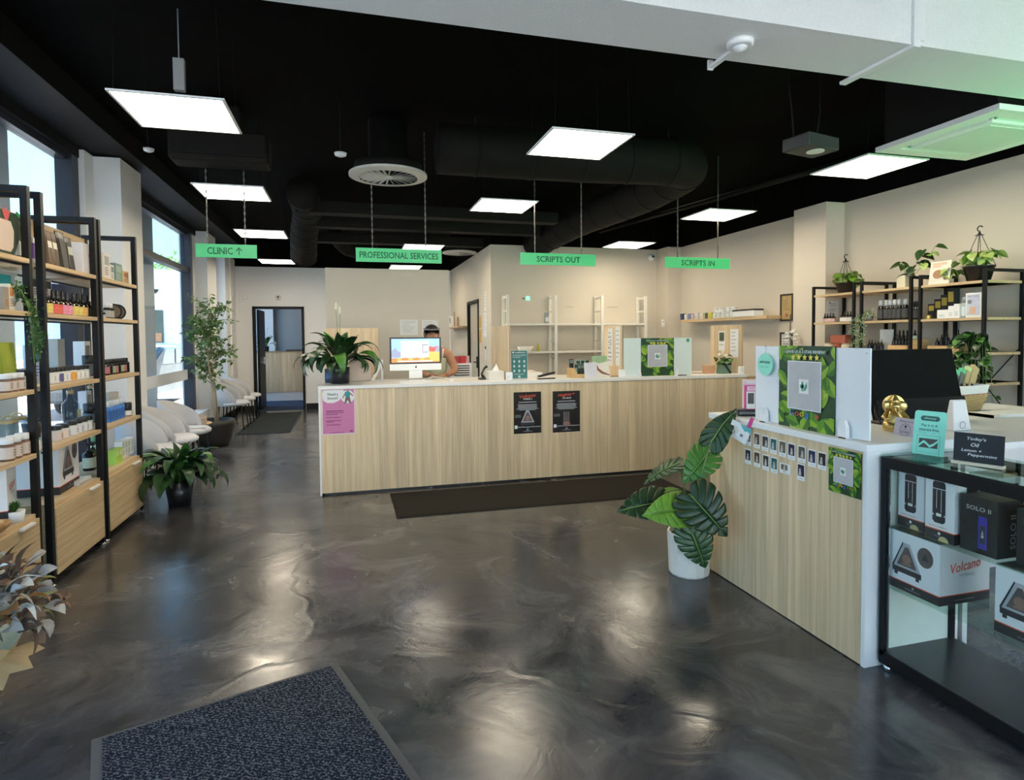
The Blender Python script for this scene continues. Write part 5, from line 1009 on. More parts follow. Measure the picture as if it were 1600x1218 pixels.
# monstera
OUTL = [(0.03,0.0),(-0.10,0.10),(-0.15,0.24),(-0.11,0.40),(0.02,0.50),(0.20,0.535),(0.40,0.49),(0.58,0.40),(0.74,0.28),(0.88,0.14),(1.0,0.0)]
def outline(s):
    t = s*(len(OUTL)-1); k = min(int(t), len(OUTL)-2); f = t-k
    P = [OUTL[max(0, min(len(OUTL)-1, k+d))] for d in (-1, 0, 1, 2)]
    return tuple(0.5*((2*P[1][c])+(-P[0][c]+P[2][c])*f+(2*P[0][c]-5*P[1][c]+4*P[2][c]-P[3][c])*f*f+(-P[0][c]+3*P[1][c]-3*P[2][c]+P[3][c])*f**3) for c in (0, 1))
def monstera_mesh(L, Wd, seed, slits=True):
    """heart shaped blade; narrow slits run from the edge half way to the midrib"""
    rnd2 = random.Random(seed); b = MB(); cuts = [0.0, 0.27, 0.40, 0.52, 0.64, 0.76, 0.88, 1.0]; wy = Wd/0.5/L if L else 1; wy = Wd*1.02/(0.53*L)
    def pt(s, u, side, rib):
        ox, oy = outline(s); ax = 0.03+0.90*s**1.25*0.98; x = ax+(ox-ax)*u; y = oy*u*wy
        x += 0.05*math.sin(PI*u)*(1-s)  # veins sweep towards the tip
        z = 0.05*math.sin(PI*min(1, max(0, x)))-0.16*max(0, x)**2+0.10*abs(y)*1.0-0.30*y*y+rib*0.018*u
        return Vector((x*L, side*y*L, z*L))
    for side in (-1, 1):
        for k in range(len(cuts)-1):
            a, c = cuts[k], cuts[k+1]; g = (0.011 if slits and k > 0 else 0.0); g2 = (0.011 if slits and k < len(cuts)-2 else 0.0); dep = 0.42+rnd2.uniform(-0.06, 0.12)
            us = [0.0, dep*0.5, dep, dep+(1-dep)*0.4, dep+(1-dep)*0.75, 1.0]; ns = 5
            def row(u):
                w = 0 if u <= dep+1e-6 else (u-dep)/(1-dep)
                lo = a+g*w*1.3; hi = c-g2*w*1.3
                return [pt(lo+(hi-lo)*i/ns, u*(1-0.03*w*(1 if i in (0, ns) and slits else 0)), side, math.sin(PI*i/ns)-0.4) for i in range(ns+1)]
            rows = [row(u) for u in us]; vs_ = [v for r in rows for v in r]; m = ns+1
            fs = [(q*m+i, q*m+i+1, (q+1)*m+i+1, (q+1)*m+i) for q in range(len(us)-1) for i in range(ns)]
            b.add(vs_, fs if side > 0 else [f[::-1] for f in fs], 0, True)
    vv = [pt(0.02+0.95*i/8, 0.0, 1, 0)+Vector((0,0,0.002)) for i in range(9)]; b.tube(vv, [0.0035*(1-i/10) for i in range(9)], 5, 1)
    return b
o = thing('monstera', 'tall monstera with split leaves in a white pot beside the counter', 'plant', (2.055, 3.315, 0))
MB().lathe([(0.118,0),(0.124,0.01),(0.135,0.265),(0.124,0.265),(0.118,0.23),(0.001,0.22)], 14, smooth=False).build('pot', M_('white_ribbed_pot',(0.78,0.75,0.68),0.6,var=0.05), o); MB().lathe([(0.118,0.235),(0.001,0.245)], 14).build('soil', TERR, o)
def aim(p, d, nrm):
    """matrix with local x along d and local z near nrm"""
    d = Vector(d).normalized(); n = Vector(nrm); n = (n-d*n.dot(d)).normalized(); y = n.cross(d); m = Matrix((d, y, n)).transposed().to_4x4(); m.translation = Vector(p); return m
view = Vector((-0.48, -0.85, 0.2))
def mleaf(px0, px1, yy, L_w, matl, nrm, yb=None, slits=True, seed=1):
    """leaf whose base and tip project to px0 and px1 at depths yb and yy"""
    p0 = at(px0[0], px0[1], 1, yb or yy); p1 = at(px1[0], px1[1], 1, yy); off = Vector((2.055, 3.315, 0)); d = p1-p0; L = d.length
    me = monstera_mesh(L, L_w, seed, slits).mesh('leaf', [matl, STEM]); q = bpy.data.objects.new('leaf', me); COL.objects.link(q); q.parent = o; q.matrix_local = aim(p0-off, d, nrm)
    sm = q.modifiers.new('solid', 'SOLIDIFY'); sm.thickness = 0.002
    st = MB(); b0 = Vector((0.0, 0.0, 0.24)); b1 = p0-off; st.tube([b0, b0.lerp(b1, 0.5)+Vector((0,0,0.06)), b1], [0.007,0.006,0.004], 7); st.build('leaf_stem', STEM, o); return q
mleaf((1110, 694), (1147, 637), 3.02, 0.085, LEAF_D, (-0.8,-0.5,0.35), 3.08, False, 2)
mleaf((1108, 706), (1070, 752), 3.18, 0.10, LEAF_M, (-0.5,-0.85,0.25), 3.22, True, 3)
mleaf((1062, 724), (1002, 750), 3.45, 0.075, LEAF_D, (-0.2,-0.3,0.9), 3.38, True, 4)
mleaf((1040, 785), (968, 794), 3.22, 0.115, LEAF_D, (-0.3,-0.75,0.6), 3.25, True, 5)
mleaf((1068, 795), (1010, 802), 3.10, 0.105, LEAF_P, (-0.4,-0.8,0.45), 3.15, False, 6)
mleaf((1078, 772), (1138, 838), 2.93, 0.14, LEAF_D, (-0.5,-0.75,0.4), 3.1, True, 7)
mleaf((1078, 824), (1104, 890), 3.05, 0.11, LEAF_D, (-0.45,-0.85,0.3), 3.12, True, 8)
mleaf((1040, 770), (1070, 762), 3.36, 0.035, LEAF_P, (0.0,-0.5,0.9), 3.30, False, 9)

# heart shaped small leaves
def heart(L):
    b = MB(); pts = [(0,0),(-0.12,0.22),(0.02,0.42),(0.30,0.46),(0.62,0.30),(1.0,0.0)]
    v = [Vector((p[0]*L, 0, 0.08*L*math.sin(PI*max(0,p[0]))-0.25*L*max(0,p[0])**2)) for p in pts]
    for s in (-1, 1):
        vs_ = [Vector((p[0]*L, s*p[1]*L, 0.10*L*p[1]-0.25*L*max(0,p[0])**2)) for p in pts]; m = [Vector((max(0,p[0])*L, 0, -0.25*L*max(0,p[0])**2)) for p in pts]
        for i in range(5): b.add([m[i], m[i+1], vs_[i+1], vs_[i]], [(0,1,2,3) if s > 0 else (3,2,1,0)], 0, True)
    return b
HEARTS = {k: heart(0.075).mesh('leaf', m) for k, m in (('lime', LEAF_L), ('bright', LEAF_P), ('mid', LEAF_M), ('dark', LEAF_D))}
def vine(o, pts, mats_, n, rnd, s=1.0, spread=0.04, stem=True):
    P = [Vector(p) for p in pts]
    if stem: MB().tube(P, 0.002, 5).build('vine_stem', STEM, o)
    for i in range(n):
        t = (i+0.5)/n*(len(P)-1); k = min(int(t), len(P)-2); p = P[k].lerp(P[k+1], t-k); a = rnd.uniform(0, 6.28); sc = s*rnd.uniform(0.75, 1.2)
        place(HEARTS[rnd.choice(mats_)], 'leaf', o, (p.x+spread*math.cos(a)*0.5, p.y+spread*math.sin(a)*0.5, p.z+rnd.uniform(-0.01, 0.02)), (rnd.uniform(-0.5,0.5), rnd.uniform(0.0,0.9), a), (sc, sc, sc))
def hanging_pot(label, px, x, seed, trail, s=1.0):
    y = at(px, 440, 0, x).y; o = thing('hanging_basket_plant', label, 'plant', (x, y, 1.9254)); r = 0.095*s; h = 0.11*s; rnd = random.Random(seed)
    MB().lathe([(r*0.72,0),(r*0.98,h*0.9),(r*1.04,h*0.92),(r*1.04,h),(r*0.96,h),(r*0.9,h*0.85),(0.001,h*0.83)], 20).build('pot', BLACKP, o); MB().lathe([(r*0.9,h*0.86),(0.001,h*0.9)], 14).build('soil', TERR, o)
    top = h+0.22*s
    for k in range(4): a = k*PI/2+0.5; MB().tube([(r*math.cos(a), r*math.sin(a), h), (0.015*math.cos(a), 0.015*math.sin(a), top)], 0.0025, 5).build('hanger_rod', BLACKP, o)
    MB().lathe([(0.035,top),(0.012,top+0.012),(0.006,top+0.03)], 12).build('hanger_cap', BLACKP, o)
    MB().tube([(0,0,top+0.02)]+[(0.0, 0.022*math.cos(a)-0.004, top+0.055+0.022*math.sin(a)) for a in [(-1.5+0.35*i) for i in range(13)]], 0.005, 6).build('hook', BLACKP, o)
    for k in range(15):
        a = rnd.uniform(0, 6.28); L = rnd.uniform(0.05, 0.16)*s
        vine(o, [(0,0,h), (L*0.5*math.cos(a), L*0.5*math.sin(a), h+0.09*s), (L*math.cos(a), L*math.sin(a), h+0.05*s+rnd.uniform(-0.07, 0.07))], ['lime','lime','bright','lime'], 5, rnd, 0.85*s)
    vine(o, trail, ['lime','bright'], 7, rnd, s)
hanging_pot('lime pothos in a black pot with upright hook, left on the wall shelves', 1321, 5.06, 3, [(0,-0.05,0.12),(-0.02,-0.16,0.19),(-0.02,-0.21,0.15),(-0.02,-0.2,0.08)])
hanging_pot('lime pothos in a black pot with upright hook, on the nearest wall shelf', 1529, 5.06, 8, [(0,0.05,0.12),(-0.03,0.17,0.10),(-0.03,0.24,0.12),(-0.03,0.28,0.07)], 1.15)
o = thing('monkey_mask_plant', 'climbing plant with holed leaves in a square cream pot', 'plant', (5.04, at(1414, 440, 0, 5.04).y, 1.9254)); rnd = random.Random(2)
MB().bx(-0.05, 0.05, -0.045, 0.045, 0, 0.115).build('pot', M_('cream_pot',(0.72,0.66,0.48),0.5), o, bevel=0.004); MB().bx(-0.042, 0.042, -0.038, 0.038, 0.115, 0.118).build('soil', TERR, o)
vine(o, [(0,0,0.11),(0,0.01,0.2),(-0.02,0.05,0.23)], ['dark','mid'], 5, rnd, 1.1); vine(o, [(0,0,0.11),(0,-0.10,0.18),(0,-0.16,0.27),(0,-0.2,0.33)], ['dark'], 5, rnd, 1.5); vine(o, [(0,0,0.11),(0,-0.12,0.13),(0,-0.25,0.28),(0,-0.30,0.35)], ['mid','bright','lime'], 7, rnd, 1.1)
o = thing('menu_card', 'cream menu card with round pictures leaning on the top wall shelf', 'sign', (4.985, at(1466, 440, 0, 4.985).y, 1.9256), RR, rot=(R(-9), 0, RR))
MB().bx(-0.095, 0.095, 0, 0.006, 0, 0.205).build('card', CREAM, o); b = MB(); b.disc(-0.015, 0.09, 0.048, 0.04, -0.001, 0); b.disc(0.055, 0.05, 0.016, None, -0.001, 0); b.build('food_picture', M_('food_print',(0.40,0.22,0.12),0.6,var=0.6,scale=60), o); b = MB(); lines(b, -0.075, 0.06, 0.145, 0.19, 4, -0.001, 0, random.Random(2)); b.build('small_print', MATS['tea_orange'], o)
# trailing plants on shelves (tiny leaves: stuff), ivy with leaves
def trailing(name, label, loc, strands, m, seed, leaf=0.02, per=40, pot=True):
    o = thing(name, label, 'plant', loc); rnd = random.Random(seed); s = MB(); f = MB()
    if pot: MB().lathe([(0.035,0),(0.05,0.07),(0.045,0.07),(0.001,0.06)], 14).build('pot', M_('grey_small_pot',(0.25,0.25,0.24),0.6), o)
    for st in strands:
        P = [Vector(p) for p in st]; s.tube(P, 0.0015, 4)
        for _ in range(per):
            t = rnd.uniform(0, len(P)-1.001); k = int(t); p = P[k].lerp(P[k+1], t-k)+Vector((rnd.gauss(0,0.012), rnd.gauss(0,0.018), rnd.gauss(0,0.012))); d = Vector((rnd.uniform(-1,1),rnd.uniform(-1,1),rnd.uniform(-1,0.4))).normalized(); e = d.cross(Vector((0.3,1,0.2))).normalized()
            f.add([p, p+d*leaf*0.5+e*leaf*0.35, p+d*leaf, p+d*leaf*0.5-e*leaf*0.35], [(0,1,2,3)])
    tag(s.build('vine_stems', STEM, o), kind='stuff'); tag(f.build('foliage', m, o), kind='stuff'); return o
y = ry(1352, 5.02)
trailing('trailing_plant', 'pale variegated trailing plant spilling over the middle wall unit', (5.06, y, 1.6254), [[(0,k*0.012-0.04,0.06),(-0.06,k*0.02-0.07,0.12-0.01*k),(-0.115,k*0.022-0.06,0.02),(-0.118,k*0.022-0.05,-0.14),(-0.118,k*0.024-0.04,-0.30+0.02*(k % 3))] for k in range(7)], M_('silver_green_leaf',(0.30,0.36,0.20),0.5,var=0.4,scale=60), 6, 0.022, 60)
y = ly(27, -1.80)
trailing('trailing_plant', 'dark green trailing plant hanging from the first left shelf unit', (-1.85, y, LZ['second']+0.0004), [[(0,0.01*k,0.06),(0.06,0.01*k,0.16-0.01*k),(0.108,0.012*k,0.02),(0.11,0.014*k+0.02,-0.12),(0.11,0.014*k+0.04,-0.30+0.03*(k % 4))] for k in range(8)], LEAF_M, 7, 0.02, 60)
o = thing('ivy_plant', 'green ivy in a pot trailing down the nearest wall unit', 'plant', (5.0, ry(1526, 5.0), 1.3404)); rnd = random.Random(15)
MB().lathe([(0.05,0),(0.07,0.10),(0.064,0.10),(0.001,0.09)], 16).build('pot', M_('dark_small_pot',(0.04,0.035,0.03),0.6), o)
for k in range(9): yy = 0.10-0.028*k; vine(o, [(0,0,0.09),(-0.05,yy*0.7,0.17-0.01*abs(k-4)),(-0.10,yy,0.08),(-0.105,yy*1.1,-0.08),(-0.105,yy*1.15,-0.22-0.04*(k % 3))], ['mid','dark','dark'], 10, rnd, 0.95, 0.05)
for k in range(2): yy = -0.14-0.04*k; vine(o, [(0,0,0.09),(-0.09,yy,0.08),(-0.10,yy-0.02,-0.2),(-0.10,yy-0.03,-0.40),(-0.10,yy-0.04,-0.50+0.05*k)], ['dark','mid'], 15, rnd, 0.75, 0.06)
def succ(label, loc, r, h, potm, m):
    o = thing('succulent', label, 'plant', loc); MB().lathe([(r*0.85,0),(r,h),(r*0.9,h),(0.001,h*0.9)], 16).build('pot', potm, o)
    L = MB()
    for k in range(40):
        a = k*2.4; t = k/40; d = Vector((math.cos(a)*(1-t*0.6), math.sin(a)*(1-t*0.6), 0.6+t)).normalized()*r*1.1; e = d.cross(Vector((0,0,1))).normalized()*r*0.16; p = Vector((0,0,h*0.92)); L.add([p-e, p+e, p+d*1.0+e*0.3, p+d*1.1, p+d-e*0.3], [(0,1,2,3,4)])
    tag(L.build('leaves', m, o), kind='stuff'); return o
succ('round green succulent in a white pot at the left edge', (-1.80, ly(11,-1.80), 0.5004), 0.05, 0.06, WPAINT, LEAF_M)
succ('spiky plant in a square black pot on the first unit fourth shelf', (-1.86, ly(44,-1.86), LZ['fourth']+0.062), 0.05, 0.09, BLACKP, M_('grey_green_leaf',(0.10,0.15,0.12),0.5))

# ------------------------------------------------------------------ dried bouquet at the left
o = thing('dried_bouquet', 'dried leaves and flowers wrapped in brown paper, lower left corner', 'bouquet', (-1.53, 2.95, 0.0)); rnd = random.Random(21)
b = MB(); n = 14; vs_ = []
for j, (r, z) in enumerate(((0.05, 0.0), (0.10, 0.12), (0.19, 0.25))):
    for i in range(n): a = 2*PI*i/n; rr = r*(1+(0.10 if (i*5+j) % 3 == 0 and j == 2 else 0)+rnd.uniform(-0.05, 0.05)); vs_.append((rr*math.cos(a), rr*math.sin(a), z+(rnd.uniform(-0.05, 0.04) if j == 2 else 0)))
b.add(vs_, [(j*n+i, j*n+(i+1) % n, (j+1)*n+(i+1) % n, (j+1)*n+i) for j in range(2) for i in range(n)]); b.build('paper_wrap', KRAFT, o)
for a, L_ in ((-0.75, 0.17), (-0.25, 0.12)):
    p = Vector((0.13*math.cos(a), 0.13*math.sin(a), 0.19)); d = Vector((math.cos(a), math.sin(a), -0.3)); e = Vector((-math.sin(a), math.cos(a), 0.05))
    MB().add([p-e*0.13, p+d*L_*0.55-e*0.10, p+d*L_-e*0.02, p+d*L_*0.6+e*0.03, p+d*L_*0.75+e*0.10, p+d*0.02+e*0.12, p+Vector((0,0,0.02))], [(6,0,1),(6,1,2),(6,2,3),(6,3,4),(6,4,5)]).build('paper_corner', KRAFT, o)
DM = [M_('dried_grey',(0.40,0.38,0.35),0.8,var=0.3,scale=30), M_('dried_brown',(0.22,0.13,0.08),0.8,var=0.3,scale=30), M_('dried_orange',(0.42,0.20,0.07),0.8,var=0.3,scale=30), M_('dried_white',(0.66,0.64,0.58),0.8,var=0.2,scale=30), M_('dried_umber',(0.13,0.085,0.06),0.8,var=0.3,scale=30), M_('dried_olive',(0.30,0.30,0.10),0.8,var=0.3,scale=30)]
def dried(L, w):
    pts = [(L*t, 0.22*L*math.sin(3.0*t)-0.25*L*t*t) for t in [i/6 for i in range(7)]]; ws = [0.003]+[w*math.sin(PI*t/6)**0.8*(1.1-0.4*t/6) for t in range(1, 6)]+[0.001]; b = MB(); v, f = blade(pts, ws, 0.35); return b.add(v, f, 0, True)
dm = [dried(0.085, 0.036), dried(0.065, 0.030), dried(0.15, 0.017)]; dmes = [[q.mesh('dried_leaf', m) for m in DM] for q in dm]
for k in range(240):
    a = rnd.uniform(-2.2, 1.5); el = rnd.uniform(0.05, 1.35); r = rnd.uniform(0.12, 0.30); p = Vector((r*math.cos(a)*math.cos(el), r*math.sin(a)*math.cos(el), 0.26+r*0.9*math.sin(el)+rnd.uniform(-0.02,0.04)))
    place(dmes[rnd.choice((0,0,1,1,2))][rnd.choice((0,0,1,1,2,3,3,4,4,5))], 'dried_leaf', o, p, (rnd.uniform(-0.8,0.8), -el+rnd.uniform(-0.6,0.9), a+rnd.uniform(-0.6,0.6)))

# ------------------------------------------------------------------ chairs
SHELL = M_('grey_felt_shell', (0.52, 0.52, 0.53), 0.8, var=0.04, scale=200); SEATM = M_('pale_seat', (0.72, 0.72, 0.74), 0.6)
def make_chair():
    o = new('tub_chair', 'chair'); b = MB(); n = 20; pts = []
    for i in range(n+1):
        t = -1+2*i/n; a = PI+t*R(118); hz = 0.50+0.30*(math.cos(t*PI/2)**0.55 if abs(t) < 1 else 0); rx, ry_ = 0.27, 0.255
        pts.append((rx*math.cos(a), ry_*math.sin(a), hz))
    rows = []
    for (k, sc) in ((0, 0.86), (0.4, 0.98), (1, 1.0)): rows.append([(p[0]*sc, p[1]*sc, 0.40+(p[2]-0.40)*k) for p in pts])
    inner = [[(p[0]*0.9, p[1]*0.9, p[2]-0.004) for p in rr] for rr in rows]
    allr = rows+inner[::-1]; vs_ = [v for rr in allr for v in rr]; m = n+1; fs = []
    for j in range(len(allr)):
        j2 = (j+1) % len(allr)
        for i in range(n): fs.append((j*m+i, j*m+i+1, j2*m+i+1, j2*m+i))
    fs.append(tuple(j*m for j in range(len(allr)))); fs.append(tuple(j*m+n for j in range(len(allr)))[::-1])
    b.add(vs_, fs, 0, True); b.build('backrest', SHELL, o)
    MB().lathe([(0.20,0.405),(0.235,0.42),(0.24,0.45),(0.21,0.475),(0.001,0.482)], 26, (0.03,0,0), sx=1.08).build('seat', SEATM, o)
    MB().lathe([(0.19,0.395),(0.20,0.405)], 20, (0.02,0,0)).build('seat_frame', BLACK, o)
    for x in (-0.15, 0.19):
        for y in (-0.17, 0.17): MB().tube([(x, y, 0.40), (x*1.18, y*1.12, 0.0)], [0.011, 0.008], 8).build('leg', BLACK, o)
    return o
for i, y in enumerate((6.40, 7.05, 7.68)):
    item('chair', make_chair, 'grey tub chair by the window, %s in the front row' % ('nearest, behind the floor plant','middle one','farthest, next to the planter')[i].split('!')[0], (-1.86, y, 0), R(4*(1-i)), 'grey tub chairs in front row')
for i, y in enumerate((10.78, 11.45, 12.13)):
    item('chair', None, 'grey tub chair near the clinic door, %s of three' % ('nearest','middle','farthest')[i], (-1.90, y, 0), R(2*i-2), 'grey tub chairs near clinic door')
o = thing('side_table', 'small round side table beyond the front chairs', 'table', (-1.92, 8.32, 0)); MB().lathe([(0.22,0.42),(0.22,0.44)], 24).build('table_top', OAKH, o); MB().tube([(0,0,0.02),(0,0,0.42)], 0.018, 8).build('stem', BLACK, o); MB().lathe([(0.16,0),(0.16,0.02)], 20).build('base', BLACK, o)
o = thing('wooden_box', 'small open wooden tray box on the side table', 'box', (-1.85, 8.28, 0.4404), R(10)); WB = wood('box_wood', (0.5,0.33,0.2), (0.66,0.47,0.3), 20, 3, 20)
b = MB(); b.bx(-0.10,0.10,-0.12,-0.11,0,0.08).bx(-0.10,0.10,0.11,0.12,0,0.08).bx(-0.10,-0.09,-0.11,0.11,0,0.08).bx(0.09,0.10,-0.11,0.11,0,0.08).bx(-0.09,0.09,-0.11,0.11,0,0.01); b.build('box', WB, o); MB().bx(-0.08, 0.08, -0.08, 0.08, 0.01, 0.06).build('cards', PAPER, o)
o = thing('magazine', 'pale open booklet lying on the middle front chair', 'book', (-1.72, 7.60, 0.4825), R(20)); MB().bx(-0.10, 0.10, -0.075, 0.0, 0, 0.004).build('page_block', PAPER, o); MB().bx(-0.10, 0.10, 0.0, 0.075, 0, 0.006).build('page_block', M_('pale_blue_paper',(0.66,0.68,0.74),0.7), o)
# ------------------------------------------------------------------ posters and screens
PK = M_('pink_poster', (0.64, 0.20, 0.40), 0.5); BLKP = M_('black_poster', (0.012, 0.012, 0.014), 0.25); TEALD = M_('deep_teal', (0.04, 0.19, 0.17), 0.5)
SKINC = M_('skin', (0.42, 0.21, 0.12), 0.55, var=0.06, scale=12)
o = thing('poster', 'pink poster reading Need a boost on the left end of the counter', 'poster', (-0.104, 5.9285, 0.578)); w, h = 0.306, 0.438
MB().bx(-w/2, w/2, -0.0015, 0, 0, h).build('paper', M_('pale_pink_border',(0.80,0.66,0.70),0.5), o); MB().rect(-w/2+0.008, w/2-0.008, 0.010, h-0.006, -0.0021).build('pink_field', PK, o)
b = MB(); b.flat([(-0.145,0.36),(-0.135,0.325),(-0.10,0.305),(-0.04,0.305),(0.005,0.325),(0.035,0.36),(0.05,0.395),(0.05,0.428),(-0.138,0.428),(-0.145,0.40)], -0.0025); b.build('white_bubble', PAPER, o)
text('Need a', -0.05, 0.388, 0.095, 0.026, -0.003, INK, o); text('boost?', -0.05, 0.351, 0.095, 0.026, -0.003, INK, o)
MB().disc(0.085, 0.36, 0.062, 0.062, -0.0024).build('white_disc', PAPER, o)
b = MB(); b.flat([(0.06,0.40),(0.072,0.412),(0.10,0.412),(0.112,0.40),(0.106,0.355),(0.066,0.355)], -0.0030, 0); b.flat([(0.062,0.40),(0.045,0.37),(0.035,0.345),(0.043,0.343),(0.068,0.385)], -0.0031, 2); b.flat([(0.11,0.40),(0.128,0.385),(0.142,0.365),(0.136,0.36),(0.105,0.385)], -0.0031, 2); b.disc(0.087, 0.423, 0.010, 0.012, -0.0031, 2); b.flat([(0.066,0.355),(0.106,0.355),(0.115,0.31),(0.125,0.295),(0.10,0.30),(0.085,0.33),(0.072,0.30),(0.045,0.295),(0.058,0.31)], -0.0032, 1)
b.build('running_figure', [M_('teal_shirt',(0.03,0.30,0.30),0.6), M_('brown_trousers',(0.20,0.12,0.10),0.6), SKINC], o)
MAR = M_('maroon_ink', (0.25, 0.04, 0.12), 0.6); b = MB(); rnd = random.Random(3)
b.rect(-0.115, 0.045, 0.222, 0.232, -0.003)
for z, x1 in ((0.208, 0.10), (0.192, 0.03), (0.163, 0.06), (0.133, 0.07), (0.12, -0.02), (0.092, 0.06)): lines(b, -0.115, x1, z-0.004, z+0.006, 1, -0.003, 0, random.Random(9), 0.7)
b.rect(0.10, 0.13, 0.022, 0.036, -0.003); b.rect(-0.08, 0.05, 0.018, 0.022, -0.003); b.build('small_print', MAR, o)
def device_poster(label, x0, x1, z0, z1, title, sub, kind):
    w, h = x1-x0, z1-z0; o = thing('poster', label, 'poster', ((x0+x1)/2, 5.9285, z0), group='black product posters'); MB().bx(-w/2, w/2, -0.0015, 0, 0, h).build('paper', BLKP, o)
    text(title, 0, h*0.905, w*0.62, h*0.085, -0.002, REDINK, o, 'red_logotype', slant=0.3, tilt=R(5)); text(sub, 0.005, h*0.83, w*0.32, h*0.035, -0.002, PAPER, o, 'white_word')
    b = MB(); rr = random.Random(int(x0*100)); b.rect(-w*0.32, w*0.32, h*0.745, h*0.765, -0.002)
    for k in range(6): ww = w*rr.uniform(0.26, 0.42); z = h*(0.70-0.026*k); b.rect(-ww, ww, z-0.004, z+0.002, -0.002)
    for k in range(3): z = h*(0.45-0.025*k); b.rect(-w*0.46, -w*0.24, z-0.003, z, -0.002)
    b.build('small_print', M_('pale_grey_ink',(0.42,0.42,0.43),0.6), o)
    b = MB(); b.rect(-w*0.46, w*0.48, h*0.145, h*0.165, -0.002, 0); b.rect(-w*0.47, -w*0.37, h*0.12, h*0.20, -0.0024, 1); b.rect(-0.02, 0.02, h*0.07, h*0.085, -0.0024, 0); b.rect(-0.05, 0.05, h*0.045, h*0.055, -0.0024, 0); b.disc(0, h*0.108, 0.008, None, -0.0024, 0); b.build('foot_print', [MIDGREY, PAPER], o)
    if kind: device_print(o, -0.0026, h*0.42, 0.0, h*0.14, lid=False)
    else:
        b = MB()
        for sx in (-0.024, 0.0, 0.024): b.rect(sx-0.010, sx+0.010, h*0.20, h*0.50, -0.0026, 0); b.rect(sx-0.006, sx-0.004, h*0.24, h*0.49, -0.0029, 1)
        b.disc(0, h*0.205, 0.04, 0.022, -0.0032, 2); b.build('device_picture', [M_('device_dark',(0,0,0)), MIDGREY, M_('copper_tint',(0.35,0.18,0.13),0.4)], o)
    return o
device_poster('black poster with red Volcano title and triangular device on the counter', 1.630, 1.928, 0.494, 0.925, 'Volcano', 'HYBRID 2', True)
device_poster('black poster with red Mighty title, right of the other black one', 2.055, 2.361, 0.487, 0.921, 'Mighty+', 'GUIDE', False)

LEAFS = [M_('poster_leaf_1',(0.10,0.28,0.02),0.4), M_('poster_leaf_2',(0.24,0.42,0.03),0.4), M_('poster_leaf_3',(0.04,0.15,0.02),0.4), M_('poster_leaf_4',(0.40,0.52,0.07),0.4), M_('poster_dark',(0.012,0.06,0.018),0.4)]
LOGOG = M_('logo_green', (0.06, 0.30, 0.18), 0.5); CARDG = M_('review_card', (0.50, 0.50, 0.51), 0.5, var=0.25, scale=6); LETG = M_('pale_lettering', (0.70, 0.78, 0.66), 0.5)
def leaf_print(o, w, h, y, seed, n=46, pale=0.0):
    rnd = random.Random(seed); b = MB(); b.rect(-w/2, w/2, 0, h, y, 4)
    cl = lambda p: (min(max(p[0], -w/2), w/2), min(max(p[1], 0), h))
    for k in range(n):
        c = (rnd.uniform(-w/2, w/2), rnd.uniform(0, h)); a = rnd.uniform(0, 6.28); L = w*rnd.uniform(0.16, 0.34); W2 = L*rnd.uniform(0.22, 0.36); dx, dz = math.cos(a), math.sin(a)
        P = lambda t, s: cl((c[0]+dx*L*(t-0.5)-dz*W2*s, c[1]+dz*L*(t-0.5)+dx*W2*s)); ts = (0.0, 0.18, 0.4, 0.65, 0.85, 1.0); ww = (0.0, 0.7, 1.0, 0.8, 0.42, 0.0); m = rnd.choice((0,0,1,1,2,3)); yy = y-0.00012*(k+1)
        up = [P(t, s) for t, s in zip(ts, ww)]; mid = [P(t, 0) for t in ts]; dn = [P(t, -s) for t, s in zip(ts, ww)]
        for (A, B, mm) in ((up, mid, m), (mid, dn, (m+1) % 3 if m < 3 else 1)):
            for i in range(5):
                q = [A[i], A[i+1], B[i+1], B[i]]
                b.add([(p[0], yy, p[1]) for p in q], [(0,1,2,3)], mm)
    return b.build('leaf_print', LEAFS, o)
def star(b, x, z, r, y, m=0): b.flat([(x+(r if k % 2 == 0 else r*0.42)*math.sin(k*PI/5), z+(r if k % 2 == 0 else r*0.42)*math.cos(k*PI/5)) for k in range(10)], y, m)
